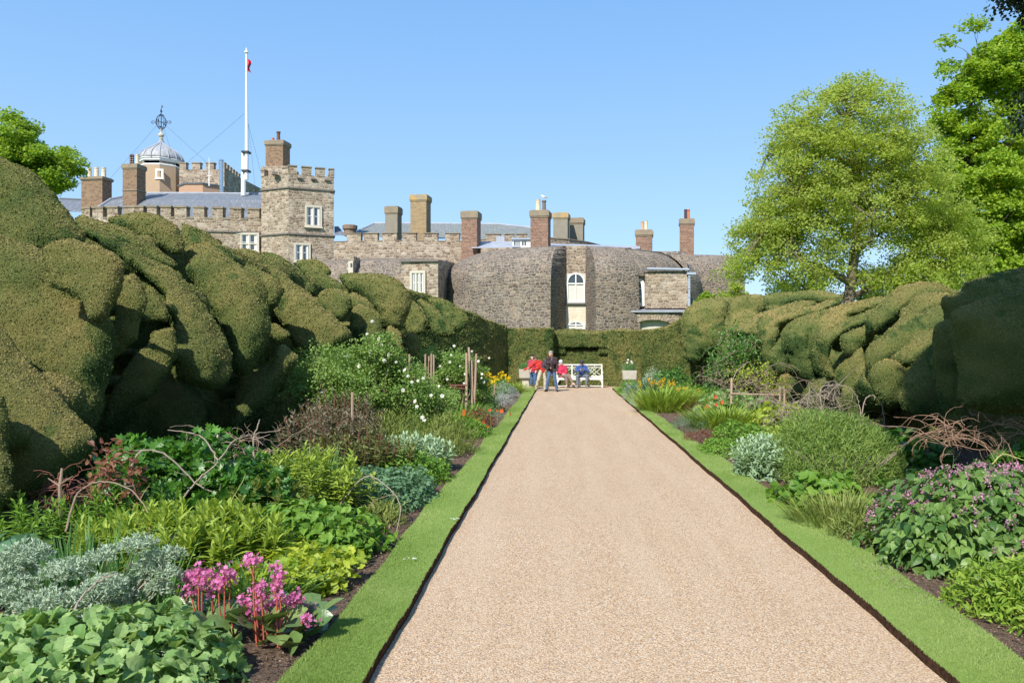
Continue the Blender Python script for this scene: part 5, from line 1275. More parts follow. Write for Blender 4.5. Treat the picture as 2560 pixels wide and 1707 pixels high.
for (px, py, q) in [(60,1400,.17),(170,1440,.17),(260,1480,.15),(20,1500,.2),(120,1530,.2),(230,1570,.17),(330,1590,.14),(60,1600,.2),(170,1640,.2),(290,1660,.15),(40,1700,.2),(0,1440,.2),(250,1400,.10),(390,1640,.10),(120,1690,.16),(200,1510,.13)]:
    Y = 5.15-(py-1400)/300*.75; p = P(px, py, Y); sp.append((p.x, Y, p.z, q))
artemisia((-3.3, 4.7), sp, 'feathery silver grey bush filling the bottom left corner', 12)
sp = []
for (px, py, q) in [(345,1370,.13),(400,1400,.12),(370,1430,.13),(430,1390,.08),(330,1470,.11),(300,1510,.10),(395,1480,.11),(290,1455,.07),(415,1440,.10),(270,1380,.07)]:
    Y = 5.25+r.normal(0, .08); p = P(px, py, Y); sp.append((p.x, Y, p.z, q))
artemisia((-3.0, 5.1), sp, 'smaller silver grey bush in front of the strap leaved clumps', 13)
c = (-3.45, 5.75); plant('iris_clump', 'dark green clump of upright iris blades behind the silver bush', 'iris', c, [tuft(c, .42, .62, 190, 21, BLADES, .9, .28, (.35, .25), ry=.3), tuft((-2.95, 5.55), .28, .55, 110, 22, BLADES, .9, .3, (.45, .25))], LIR)
c = (-3.2, 6.75)
lv, st = whorls(c, 1.0, .5, .60, 150, 23, LANCE, .155, 24, .25, (.55, .2), up=.75, rosette=8)
plant('lily_clump', 'mass of yellow green lance shaped leaves behind the iris blades', 'plant', c, [lv], LYG, st, STG)
c = (-4.15, 6.0); plant('broad_leaved_plant', 'grey green clump of large leaves at the left edge above the silver bush', 'plant', c, mound(c, .55, .45, .55, ROUND, .20, 120, 24, up=.5, normj=.4), LBG)
for (x, y, h, sd, lab) in ((-4.75, 7.2, .62, 25, 'spiky bright green leafy stems at the far left below the hedge'), (-4.1, 7.6, .70, 26, 'leafy green stems with one white flower beside the bare rose stump')):
    lv, st = whorls((x, y), .55, .45, h, 46, sd, LANCE, .105, 24, .2, (.55, .2)); plant('phlox_clump', lab, 'plant', (x, y), [lv], LG, st, STG)
pf = P(103*1.0+2, 1252, 7.3)
c = (-2.4, 6.15); plant('grassy_clump', 'dark green tuft of arching grassy leaves behind the pink flowers', 'plant', c, tuft(c, .42, .36, 520, 27, BLADE, .9, .75, (.4, .25), ry=.22), LIR)
c = (-2.5, 6.75)
plant('cranesbill', 'chartreuse carpet of lobed leaves beside the bare soil', 'plant', c, [mound(c, .80, .62, .30, PALM5, .085, 1500, 28, up=.2, jit=.5, top=.2, lump=.1), mound((-3.0, 6.9), .4, .35, .32, PALM5, .085, 450, 29, up=.2, jit=.5, top=.2), mound((-2.14, 6.35), .36, .3, .24, PALM5, .08, 520, 30, up=.2, jit=.5)], LCH)
c = (-2.42, 7.65)
plant('mounded_perennial', 'bright green dome of pointed leaves spilling toward the left verge', 'plant', c, [mound(c, .78, .62, .46, OVATE, .105, 1150, 31, up=.12, jit=.45, sag=.15, lump=.08), mound((-2.14, 7.35), .38, .4, .36, OVATE, .10, 450, 32, up=.1, sag=.2)], LG)
c = (-4.0, 8.4)
plant('lovage', 'large glossy green lobed mound under the left hedge', 'plant', c, [mound(c, 1.05, .8, 1.0, PALM7, .115, 2900, 33, up=.35, jit=.5, lump=.12), mound((-3.3, 8.3), .7, .6, .75, PALM7, .11, 1300, 34, up=.35, jit=.5, lump=.1)], LDG)
c = (-3.15, 8.2); lv, st = whorls(c, .6, .5, .62, 60, 35, OVATE, .10, 24, .2, (.3, .2)); plant('budding_perennial', 'dark green leafy stems with brown buds next to the glossy mound', 'plant', c, [lv], LOL, st, STG)
c = (-3.0, 9.2); lv, st = whorls(c, .95, .5, .75, 90, 36, LANCE, .135, 26, .2, (.62, .2)); plant('phlox_clump', 'yellow green band of leafy stems behind the dark budding stems', 'plant', c, [lv], LYG, st, STG)
c = (-1.98, 8.75); plant('willow_leaved_tuft', 'small tuft with two broad pale blades beside the bare soil', 'plant', c, [mound(c, .28, .22, .26, NARROW, .09, 520, 37, up=.7, jit=.4), tuft((-1.95, 8.95), .1, .36, 16, 38, BLADEW, 1.8, .3, (.9, .1))], LOL)
c = (-2.3, 10.1)
plant('columbine', 'blue green cushion of small rounded leaves inside the bent cane', 'plant', c, [mound(c, .72, .9, .42, PALM5, .05, 3600, 39, up=.2, jit=.5, lump=.07), mound((-2.02, 9.6), .3, .5, .3, PALM5, .05, 1100, 40)], LBG)
c = (-2.2, 11.6); plant('mounded_perennial', 'mid green mound beside the verge under the pale sage leaves', 'plant', c, mound(c, .62, .7, .42, OVATE, .055, 2200, 41, up=.2, jit=.5), LG)
c = (-2.4, 12.6)
lv, st = whorls(c, .75, .6, .52, 130, 42, LANCE, .13, 20, .3, (.6, .25), up=.5); plant('pale_sage', 'pale silver green leafy dome in the left border', 'plant', c, [lv], LSG, st, STG)
c = (-3.3, 10.6); plant('iris_clump', 'green upright iris blades behind the yellow green band', 'iris', c, tuft(c, .6, .62, 190, 43, BLADES, .9, .25, (.5, .25), ry=.35), LIR)
for (x, y, h, rx, sd, lab, mt) in ((-3.5, 12.2, 1.05, .8, 44, 'dark purple leaved peony at the foot of the hedge', LPU), (-2.9, 11.6, .75, .85, 45, 'greenish bronze peony bush nearer the path', LPG), (-3.9, 14.0, 1.15, .7, 46, 'purple leaved peony beside the thin stake', LPU)):
    lv, st = whorls((x, y), rx, .6, h, 85, sd, LANCE, .125, 26, .3, (.5, .25), up=.4); plant('peony', lab, 'peony', (x, y), [lv], mt, st, CANER)
for (x, y, rx, h, sd, lab) in ((-3.0, 14.3, .95, .78, 47, 'olive green wispy bush, left one of the pair'), (-2.25, 14.6, .72, .72, 48, 'olive green wispy bush beside the left verge'), (-2.55, 13.7, .5, .5, 49, 'low wispy olive bush in front of the pair')):
    plant('wispy_shrub', lab, 'shrub', (x, y), [mound((x, y), rx, .8, h, NARROW, .11, int(5200*rx), sd, up=.75, jit=.38, depth=.5, lump=.1)], LOL)
# ---- the big white roses
def rose(c, masses, label, seed, flowers, ls=.055, mat=LRO, gap=.8):
    r = RS(seed); root = empty('white_rose_bush', (c[0], c[1], 0), label, 'rose bush', 'white flowering shrub roses')
    P_ = []; cn = []; st = []
    for (x, y, z, rx, ry, rz, k) in masses:
        ct = unit(r.normal(size=(k, 3)))*(r.random(k)**.45)[:, None]*[rx, ry, rz]+[x, y, z]; ct[:, 2] = np.maximum(ct[:, 2], .12)
        for q in ct:
            cn.append(q); m = 62; o = unit(r.normal(size=(m, 3)))*(r.random(m)**.5)[:, None]*.21*[1.2, 1.2, .75]; P_.append(q+o)
            if r.random() < .35:
                b = np.array([x+r.normal(0, rx*.25), y+r.normal(0, ry*.25), 0.]); mid = (b+q)/2+[0, 0, .25]; st.append((b, mid, q))
    P_ = np.concatenate(P_); n = len(P_); ctint = np.repeat(r.uniform(.2, .8, len(cn)), 62)
    lf = scatter(OVATE, P_, r.normal(size=(n, 3))+[0, 0, -.1], np.array([-.2, -.3, .8])+r.normal(0, .5, (n, 3)), ls*r.uniform(.6, 1.2, n), np.clip(ctint+r.normal(0, .15, n), 0, 1))
    v, l, s, t = lf; link('foliage', raw(v, l, s, t), mat, root); link('stems', stemmesh(st, .009), CANE, root)
    for i, (px, py, Y) in enumerate(flowers):
        p = np.array(P(px, py, Y)); m = 3; d = np.array([0, -1, .5]); rad = .042*r.uniform(.7, 1.2)
        a = [scatter(DAISY, np.array([p]), np.array([[0, .3, 1.]])+r.normal(0, .3, (1, 3)), np.array([d])+r.normal(0, .35, (1, 3)), np.array([rad*q]), np.array([.9-.5*q])) for q in (1, .6)]
        a[1] = (a[1][0]+np.array([0, -.012, .004]), *a[1][1:]); v, l, s, t = merge(a)
        link('flower', raw(v, l, s, t), WHT, root)
    return root
F1 = [(930,803,15.6),(918,835,15.6),(948,848,15.6),(955,862,15.5),(926,880,15.4),(972,887,15.3),(990,905,15.1),(898,915,15.1),(935,865,15.5),(1012,925,14.9),(1045,952,14.7),(1058,945,14.7),(852,938,14.8),(805,980,14.6),(1008,975,14.5),(1038,1003,14.4),(1042,1016,14.3),(1056,1043,14.2),(1060,1050,14.2),(1078,988,14.9),(1098,965,15.2),(1105,990,15.2),(870,890,15.2),(960,900,15.2),(1020,940,14.9),(1030,955,14.8)]
rose((-3.6, 15.8), [(-4.45,15.0,1.25,.7,.6,.75,110), (-4.0,14.9,1.0,.6,.5,.6,70), (-3.95,16.0,1.15,.75,.7,.95,120), (-3.6,15.6,1.75,.45,.45,.55,50), (-3.2,15.8,.85,.75,.7,.75,110), (-4.6,15.8,1.0,.65,.7,.85,100), (-3.35,16.0,1.35,.5,.5,.5,45), (-2.75,16.4,.75,.5,.6,.6,70), (-4.9,16.4,1.35,.5,.6,.45,55)], 'big shrub rose with many white flowers, the nearer and larger one', 51, F1)
F2 = [(1135,865,22),(1128,888,22),(1125,905,22),(1150,915,22),(1163,935,21.8),(1205,935,21.8),(1204,945,21.5),(1223,895,22.3),(1196,903,22.2),(1180,878,22.4),(1100,915,21.7),(1210,955,21.6),(1118,948,21.6),(1160,958,21.5)]
rose((-3.1, 22.8), [(-3.1,23.0,1.05,.75,.9,.8,120), (-2.75,22.6,1.35,.55,.6,.4,45), (-3.7,22.8,1.2,.7,.9,.75,90), (-2.45,22.9,.8,.4,.6,.6,50), (-3.9,20.5,.8,.8,.9,.65,80), (-3.3,19.6,.6,.8,.9,.5,80)], 'shrub rose with white flowers behind the tripod of poles', 52, F2, .065)
# poles, stakes
POLE = plain('peeled_pole', (.40, .28, .20), .85, .25, 14)
tp_ = empty('pole_tripod', P(1178, 1010, 21.5).xy.to_3d(), 'tripod of rough wooden poles in the left border before the far rose', 'plant support')
for a, b in (((1165,1002,21.4),(1166,882,21.6)), ((1182,995,21.6),(1172,868,21.9)), ((1183,996,21.8),(1191,884,21.7)), ((1181,998,21.7),(1179,900,21.8))):
    a, b = P(*a), P(*b); a.z = -.05; mb = MB(); mb.tube([a, (a+b)/2+Vector((.01, 0, 0)), b], [.036, .034, .03], 7); mb.build('pole', POLE, tp_)
for i, (px, y0, y1, Y, lab) in enumerate([(1062,885,950,20,'short rough post standing in the rose bushes, leftmost of the row'),(1071,890,950,20.2,'short rough post next to the leftmost one'),(1077,884,950,20.1,'pale short post, third of the row in the roses'),(1083,886,950,20.3,'short rough post, rightmost of the row in the roses'),(1022,885,930,19,'thin stake top poking out of the near rose'),(1217,952,985,24,'grey stake beside the yellow flowers'),(1235,960,990,24,'brown stake beside the yellow flowers'),(879,980,1060,13.6,'thin wooden stake before the near rose bush')]):
    p = P(px, y0, Y); mb = MB(); mb.tube([(p.x, Y, -.05), (p.x+.015, Y, p.z)], [.025, .022], 6); T(mb.build('stake', POLE), lab, 'stake', 'wooden stakes in the left border')
# ---- middle and far left border
far = [
 ('daylily_clump', 'clump of arching green daylily leaves below the far rose', 'daylily', (-2.6, 18.4), 'tuft', (.55, .6, 260, LG)),
 ('mounded_perennial', 'mid green mound right of the wispy bushes', 'plant', (-2.0, 17.2), 'mound', (.5, .6, .38, 1500, LG, .05, OVATE)),
 ('mounded_perennial', 'dark green mound behind the wispy bushes', 'plant', (-2.9, 17.0), 'mound', (.7, .7, .5, 1600, LDG, .06, OVATE)),
 ('avens', 'reddish leaved clump with orange flowers near the left verge', 'plant', (-2.05, 19.2), 'mound', (.42, .9, .42, 1500, LRD, .05, OVATE)),
 ('green_cushion', 'pale blue green cushion beside the left verge', 'plant', (-1.95, 21.5), 'mound', (.42, .8, .32, 1600, LSG, .04, NARROW)),
 ('mounded_perennial', 'fresh green mound at the foot of the tripod', 'plant', (-2.35, 23.6), 'mound', (.6, 1.1, .5, 1700, LG, .06, OVATE)),
 ('daylily_clump', 'bright strap leaves left of the silver cushions', 'daylily', (-2.5, 21.0), 'tuft', (.5, .6, 220, LG)),
 ('silver_cushion', 'smaller silver cushion nearest the left verge', 'plant', (-1.92, 26.3), 'mound', (.36, .75, .42, 1500, LSB, .05, NARROW)),
 ('silver_cushion', 'large silver cushion near the end of the left border', 'plant', (-2.15, 29.5), 'mound', (.62, 1.5, .62, 3000, LSB, .055, NARROW)),
 ('grassy_clump', 'bright yellow green grassy mass at the end of the left border', 'plant', (-2.05, 33.0), 'tuft', (.5, .55, 420, LYG)),
 ('mounded_perennial', 'green mound behind the large silver cushion', 'plant', (-2.6, 32.6), 'mound', (.6, 1.5, .65, 1400, LG, .08, OVATE)),
 ('mounded_perennial', 'yellow flowered green mound by the smooth hedge wall', 'plant', (-3.0, 29.5), 'mound', (.7, 1.3, .75, 1500, LYG, .07, OVATE)),
 ('mounded_perennial', 'dark green mound under the far rose', 'plant', (-3.6, 26.0), 'mound', (.9, 1.3, .7, 1500, LDG, .08, OVATE)),
 ('mounded_perennial', 'low green growth between the near rose and the wispy bushes', 'plant', (-4.6, 14.2), 'mound', (.7, .8, .5, 1200, LDG, .08, LANCE)),
 ('grassy_clump', 'rough dark grass at the foot of the near hedge', 'plant', (-4.7, 11.0), 'tuft', (.5, .5, 300, LIR)),
]
def batch(tab, seed0):
    for i, (nm, lab, cat, c, kind, a) in enumerate(tab):
        if kind == 'mound':
            rx, ry, h, n, mat, ls, tm = a; plant(nm, lab, cat, c, mound(c, rx, ry, h, tm, ls, n, seed0+i, up=.25 if tm is not NARROW else .6, jit=.45, lump=.1), mat)
        else:
            r0, h, n, mat = a[:4]; ry = a[4] if len(a) > 4 else r0; plant(nm, lab, cat, c, tuft(c, r0, h, n, seed0+i, BLADE, 1.1, .6, ry=ry), mat)
batch(far, 60)
def blooms(name, label, cat, pts, rad, mat, seed, group=None, stem=None, smat=STG, petals=DAISY):
    """a group of single flowers on their stems, one thing"""
    r = RS(seed); c = pts[0]; root = empty(name, (c[0], c[1], 0), label, cat, group)
    for p in pts:
        a = scatter(petals, np.array([p]), r.normal(0, .5, (1, 3))+[0, 0, 1], np.array([[0, -1, .6]])+r.normal(0, .4, (1, 3)), np.array([rad*r.uniform(.7, 1.2)]), np.array([r.random()]))
        v, l, s, t = a; link('flower', raw(v, l, s, t), mat, root)
    link('stems', stemmesh([((p[0]+r.normal(0, .04), p[1]+.03, .1), tuple(p)) for p in pts], .006), smat, root)
r = RS(77)
blooms('orange_avens', 'orange red flowers dotted over the reddish clump on the left', 'flowers', [np.array(P(px, py, 18.4+r.normal(0, .2))) for px, py in [(1160,1027),(1160,1036),(1163,1048),(1195,1053),(1210,1055),(1193,1066),(1178,1060),(1192,1073),(1218,1070),(1225,1025),(1243,1026),(1254,1027),(1275,1035),(1177,1080),(1201,1086),(1170,1052)]], .05, ORA, 78)
def spikes(name, label, cat, lst, mat, seed, n=26, rad=.028, smat=STG, w=.05):
    r = RS(seed); root = None
    for (px, py, Y, L) in lst:
        p = np.array(P(px, py, Y))
        if root is None: root = empty(name, (p[0], Y, 0), label, cat)
        k = n; z = r.random(k)*L; pos = p+np.stack([r.normal(0, w*.5, k), r.normal(0, w*.5, k), -z], 1)
        v, l, s, t = scatter(DAISY, pos, r.normal(size=(k, 3)), r.normal(size=(k, 3))+[0, -.8, .4], rad*r.uniform(.6, 1.2, k), r.random(k)); o = link('flower_spike', raw(v, l, s, t), mat, root)
    link('stems', stemmesh([((P(a, b, Y).x+.02, Y+.02, .05), tuple(P(a, b, Y))) for a, b, Y, L in lst], .008), smat, root)
spikes('yellow_wallflower', 'yellow flowers on the mound beside the smooth hedge wall', 'flowers', [(1215,935,28,.16),(1222,930,28,.16),(1230,940,28,.2),(1208,938,28,.1),(1242,940,28.2,.14),(1233,950,27.8,.14),(1252,928,29,.22),(1256,935,29,.2),(1266,936,29.5,.2),(1272,942,29.5,.18),(1225,955,27.7,.12)], YEL, 79, 22, .04, w=.09)
# the pink bergenia in front
def bergenia():
    c = (-2.05, 5.35); r = RS(90)
    root = empty('bergenia', (c[0], c[1], 0), 'magenta pink flower heads on red stalks over round leathery leaves', 'flowers')
    n = 90; a = r.uniform(0, 6.28, n); q = np.sqrt(r.random(n)); x = -2.05+np.cos(a)*q*.46; y = 5.3+np.sin(a)*q*.28
    ax = np.stack([np.cos(a)*.8, np.sin(a)*.8, r.uniform(.1, 1.2, n)], 1)
    v, l, s, t = scatter(ROUND, np.stack([x, y, r.uniform(.05, .22, n)], 1), ax, np.array([0, -.2, 1.])+r.normal(0, .35, (n, 3)), r.uniform(.12, .19, n), r.random(n)); link('foliage', raw(v, l, s, t), LBE, root)
    for (px, py, bx, by) in [(468,1440,480,1520),(482,1432,487,1520),(497,1425,500,1525),(505,1450,505,1530),(475,1475,490,1530),(530,1440,545,1540),(562,1425,560,1545),(545,1455,560,1560),(575,1440,585,1560),(530,1475,540,1560),(626,1400,640,1560),(634,1400,642,1565),(690,1420,690,1570),(700,1440,700,1590),(694,1470,695,1600),(655,1490,670,1590),(650,1465,660,1600),(612,1500,640,1600),(625,1520,650,1620),(668,1510,672,1630),(720,1500,690,1640),(740,1495,700,1640),(760,1515,710,1640),(768,1545,700,1650),(685,1555,690,1640),(700,1500,695,1620),(640,1545,660,1620)]:
        Y = 5.25+r.normal(0, .07); p = P(px, py, Y); b = Vector((XX(bx, Y), Y, .06)); m = (p+b)/2+Vector((r.normal(0, .01), 0, .02))
        mb = MB(); mb.tube([b, m, p], [.007, .006, .004], 5); st = mb.build('flower_stalk', STR, root)
        k = 46; h = .055; pos = np.array(p)+r.normal(0, 1, (k, 3))*[.025, .021, .023]+[0, 0, 0]
        v, l, s, t = scatter(DAISY, pos, r.normal(size=(k, 3)), unit(pos-np.array(p))+[0, -.5, .3], r.uniform(.010, .017, k), r.random(k)); o = link('flower_head', raw(v, l, s, t), PINKF, st)
        o.parent = st; 
bergenia()
# ---- right border
c = (3.95, 5.75); plant('mounded_perennial', 'bright yellow green leafy mound in the bottom right corner', 'plant', c, [mound(c, .95, .72, .50, LANCE, .075, 5200, 101, up=.35, jit=.5, lump=.08), mound((3.25, 5.95), .35, .45, .32, LANCE, .07, 1300, 102, up=.35)], leafmat('leaf_fresh', (.13, .25, .025), (.38, .50, .07), None, .35, .5, .3))
c = (4.2, 7.7)
dn = empty('dead_nettle', (c[0], c[1], 0), 'wide mound of heart shaped leaves speckled with purple pink flowers', 'plant')
A = merge([mound(c, 1.3, 1.05, .78, HEART, .105, 3000, 103, up=.02, jit=.35, sag=.30, lump=.06, normj=.25, tint=(.45, .25)), mound((3.35, 7.2), .5, .6, .6, HEART, .10, 700, 104, up=.0, sag=.35, jit=.3)])
link('foliage', raw(*A[:3], A[3]), LLA, dn)
r = RS(105); n = 520; d = unit(r.normal(size=(n, 3))); d[:, 2] = np.abs(d[:, 2])*.8+.25; d = unit(d); ctr = np.array([c[0], c[1], .04])+d*[1.27, 1.03, .80]
k = 7; pos = np.repeat(ctr, k, 0)+r.normal(0, .016, (n*k, 3)); v, l, s, t = scatter(leaf_t([.1, .3, .4, .1], .3, .8), pos, np.repeat(d, k, 0)+r.normal(0, .7, (n*k, 3)), r.normal(size=(n*k, 3)), r.uniform(.014, .026, n*k), r.random(n*k))
o = link('flowers', raw(v, l, s, t), PURF, dn); o['kind'] = 'stuff'
pt = np.stack([r.normal(2.72, .12, 160), r.normal(6.6, .35, 160), np.full(160, .1)], 1); v, l, s, t = scatter(RH, pt, r.normal(size=(160, 3))*[1, 1, .1], np.tile([0, 0, 1.], (160, 1)), np.full(160, .016), r.random(160)); T(link('fallen_petals', raw(v, l, s, t), PURF), 'fallen pink petals on the right verge', 'petals', kind='stuff')
c = (3.05, 8.75); plant('grassy_clump', 'pale yellow green tuft of thin grass beside the purple flowered mound', 'plant', c, [tuft(c, .5, .42, 620, 106, BLADE, .7, .5, (.7, .25), ry=.45), mound((2.95, 8.1), .26, .3, .3, NARROW, .08, 700, 107, up=.6)], LOL)
c = (3.2, 9.75); plant('broad_leaved_plant', 'low clump of glossy oval leaves between the pale grass and the silver dome', 'plant', c, mound(c, .62, .55, .38, ROUND, .11, 620, 108, up=.15, jit=.4, sag=.2), LG)
c = (4.0, 11.9); plant('willow_leaved_bush', 'large rounded bush of narrow leaves in the right border', 'shrub', c, [mound(c, 1.05, .95, 1.0, NARROW, .09, 22000, 109, up=.6, jit=.42, depth=.35, lump=.05)], leafmat('leaf_willow', (.10, .20, .03), (.32, .42, .10), None, .3, .5, .3), [((4.0+a*.3, 11.4+b*.2, 0), (4.0+a, 11.3+b, .5)) for a, b in [(math.cos(t)*.7, math.sin(t)*.5) for t in np.linspace(0, 6.2, 26)]], CANED, .008)
c = (3.0, 12.0); lv, st = whorls(c, .42, .5, .58, 120, 110, LANCE, .10, 20, .3, (.62, .25), up=.5); plant('pale_sage', 'rounded pale silver green dome left of the large bush', 'plant', c, [lv, mound(c, .42, .55, .55, LANCE, .09, 1500, 111, up=.4, jit=.45)], LSG, st, STG)
rt = [
 ('mounded_perennial', 'low bright green mat just beyond the silver dome', 'plant', (2.95, 14.6), 'mound', (.45, .8, .26, 1700, LG, .05, OVATE)),
 ('reddish_perennial', 'low bronze red leaved mat in the right border', 'plant', (2.95, 16.4), 'mound', (.5, .55, .24, 1300, LRD, .05, LANCE)),
 ('blue_green_cushion', 'blue grey cushion behind the bronze red mat', 'plant', (2.95, 18.6), 'mound', (.45, .75, .36, 1900, LBG, .05, NARROW)),
 ('blue_green_cushion', 'grey topped low bush behind the bronze mat', 'plant', (3.25, 19.3), 'mound', (.4, .5, .42, 1200, LSB, .045, NARROW)),
 ('iris_clump', 'bright yellow green bank of upright sword leaves', 'iris', (3.9, 18.9), 'tuft', (.85, .66, 700, LYG, .5)),
 ('mounded_perennial', 'fresh green leaves in front of the sword leaved bank', 'plant', (3.65, 16.3), 'mound', (.65, .8, .42, 1600, LG, .07, OVATE)),
 ('mounded_perennial', 'yellow green leafy clump behind the large bush', 'plant', (4.3, 15.4), 'mound', (.6, .8, .5, 1300, LYG, .07, OVATE)),
 ('reddish_perennial', 'dark red stemmed clump with orange flowers in the right border', 'plant', (3.45, 20.8), 'mound', (.38, .5, .6, 1000, LRD, .05, NARROW)),
 ('daylily_clump', 'large clump of long arching bright green leaves in the right border', 'daylily', (3.0, 23.8), 'tuft', (.62, .92, 620, LYG, .8)),
 ('daylily_clump', 'yellow green strap leaves right of the large daylily clump', 'daylily', (3.7, 24.2), 'tuft', (.5, .75, 300, LYG, .6)),
 ('silver_cushion', 'silver leaved cushion nearest the right verge', 'plant', (2.62, 26.4), 'mound', (.42, .9, .5, 2000, LSB, .055, NARROW)),
 ('silver_cushion', 'grey green cushion farther along the right verge', 'plant', (2.55, 29.2), 'mound', (.42, 1.0, .5, 1600, LSB, .055, NARROW)),
 ('mounded_perennial', 'green mound with yellow flowers at the end of the right border', 'plant', (2.8, 32.2), 'mound', (.6, 1.3, .55, 1500, LG, .07, OVATE)),
 ('grassy_clump', 'tall grassy leaves under the orange yellow flowers', 'plant', (3.25, 29.6), 'tuft', (.75, .85, 420, LBG, 1.2)),
 ('broad_leaved_plant', 'deep green leafy mass below the right hedge panel', 'plant', (4.7, 34.2), 'mound', (.9, 1.3, 1.0, 1300, LDG, .12, OVATE)),
 ('mounded_perennial', 'green leafy mass beneath the far end of the right hedge', 'plant', (4.4, 29.5), 'mound', (1.1, 1.6, .6, 1500, LG, .09, OVATE)),
 ('mounded_perennial', 'mid green plants behind the orange flowers', 'plant', (4.5, 25.2), 'mound', (1.0, 1.3, .6, 1500, LG, .09, OVATE)),
 ('plume_poppy', 'broad pale green lobed leaves behind the sword leaved bank', 'plant', (4.6, 21.2), 'mound', (1.15, .9, .75, 420, LSF, .22, PALM7)),
 ('mounded_perennial', 'lime green lobed leaves in the tangle of canes', 'plant', (5.1, 18.4), 'mound', (.7, .8, .62, 420, LCH, .14, PALM5)),
 ('broad_leaved_plant', 'dark green leafy clump in the shade behind the large bush', 'plant', (5.4, 12.6), 'mound', (.75, .8, .6, 380, LDG, .18, OVATE)),
 ('broad_leaved_plant', 'dark leaves at the foot of the tangled canes', 'plant', (4.9, 15.4), 'mound', (.7, .6, .5, 260, LDG, .16, OVATE)),
 ('mounded_perennial', 'feathery shaded foliage between the large bush and the shaded hedge', 'plant', (5.2, 10.2), 'mound', (.8, .7, .35, 1300, LBG, .07, LANCE)),
 ('lovage', 'glossy green leafy mass below the brown canes at the right edge', 'plant', (5.6, 9.3), 'mound', (1.1, .8, .78, 2100, LDG, .12, PALM7)),
]
batch(rt, 120)
spikes('yellow_wallflower', 'row of orange yellow flower spikes above the grassy leaves on the right', 'flowers', [(1599,952,29,.3),(1625,945,29.5,.35),(1630,955,29.5,.3),(1636,950,29.6,.2),(1648,948,29.4,.35),(1655,946,29,.35),(1660,944,29.3,.25),(1675,948,29,.35),(1684,952,29,.3),(1698,970,27,.1),(1715,968,27,.1),(1724,973,27,.1),(1735,975,26,.1),(1744,972,26,.1)], leafmat('flower_amber', (.75, .36, .01), (.92, .62, .02), None, .3, .6, .2), 140, 22, .036, w=.08)
r = RS(141)
blooms('orange_avens', 'orange red flowers over the dark stemmed clump on the right', 'flowers', [np.array(P(px, py, 20.6)) for px, py in [(1785,988),(1789,992),(1800,1008),(1805,1005),(1772,1030),(1768,1017),(1790,1012),(1765,1018)]], .055, ORA, 142)
c = (4.05, 36.3); plant('small_flowered_bush', 'pale grey white flowered bush beside the right urn', 'plant', c, mound(c, .45, .4, .85, RH, .06, 1400, 143, up=.5), LSV)
# an untidy climbing rose on the right hedge and yellow leaved branches
def twigs(name, label, cat, c, hubs, n, seed, mat, R=.5, rad=.006, leaves=None, lmat=None, arch=1., seg=9, name2='canes'):
    """bare arching canes: tangles of bent tubes"""
    r = RS(seed); root = empty(name, (c[0], c[1], 0), label, cat); V = []; F = []; o = 0; tips = []
    for k in range(n):
        h = hubs[r.integers(len(hubs))]; p = np.array(h[:3], float)+r.normal(0, h[3]*.3, 3); a = r.uniform(0, 6.28); d = unit(np.array([math.cos(a), math.sin(a)*.8, r.uniform(.1, 1.1)*arch])); L = R*r.uniform(.4, 1.3); pts = [p]
        for i in range(seg):
            d = unit(d+r.normal(0, .22, 3)+np.array([0, 0, -.16*arch])); p = p+d*L/seg; p[2] = max(p[2], .05); pts.append(p)
        rr = rad*r.uniform(.6, 1.5); v, f = tube_arr([tuple(q) for q in pts], list(np.linspace(rr, rr*.45, len(pts))), 4); V += [tuple(q) for q in v]; F += [[i+o for i in q] for q in f]; o += len(v); tips += pts[2:]
        for _ in range(2):   # side twigs
            q = pts[r.integers(2, seg)]; e = q+unit(r.normal(size=3)+d)*L*.25; v, f = tube_arr([tuple(q), tuple((q+e)/2+r.normal(0, .01, 3)), tuple(e)], [rr*.5, rr*.4, rr*.25], 3); V += [tuple(x) for x in v]; F += [[i+o for i in x] for x in f]; o += len(v)
    link(name2, raw(np.array(V), np.concatenate([np.array(f) for f in F]), [len(f) for f in F]), mat, root)
    if leaves:
        tips = np.array(tips); idx = r.integers(len(tips), size=leaves[0]); pos = tips[idx]+r.normal(0, leaves[2], (leaves[0], 3))
        v, l, s, t = scatter(OVATE, pos, r.normal(size=(leaves[0], 3)), r.normal(size=(leaves[0], 3))*.6+[0, -.3, .7], leaves[1]*r.uniform(.6, 1.2, leaves[0]), r.random(leaves[0])); link('foliage', raw(v, l, s, t), lmat, root)
    return root
def hub(px, py, Y, q): p = P(px, py, Y); return (p.x, p.y, p.z, q)
twigs('dead_rose_tangle', 'big tangle of bare grey brown rose canes before the right hedge', 'rose canes', (4.7, 17), [hub(2040,1030,16.5,.5), hub(2100,1040,16.5,.5), hub(2060,990,16.8,.45), hub(2000,1060,16.5,.4), hub(2130,1060,16.2,.4), hub(1960,1040,17.5,.4)], 210, 150, CANED, .75, .007)
twigs('dead_rose_tangle', 'sparser bare canes left of the big tangle', 'rose canes', (4.6, 21), [hub(1850,980,21,.5), hub(1900,960,21,.5), hub(1950,975,20,.5), hub(1800,960,25,.4), hub(1760,940,28,.4), hub(1900,1010,20,.4)], 80, 151, CANE, .95, .0075)
twigs('dead_rose_tangle', 'reddish brown bare canes sprawling in from the right edge', 'rose canes', (5.3, 9), [hub(2420,1080,9.3,.25), hub(2500,1085,9.3,.25), hub(2560,1060,9.3,.25), hub(2380,1070,9.3,.15), hub(2370,1110,9.2,.15)], 85, 152, plain('rust_cane', (.33, .20, .13), .85, .3, 20), .55, .004, arch=.8)
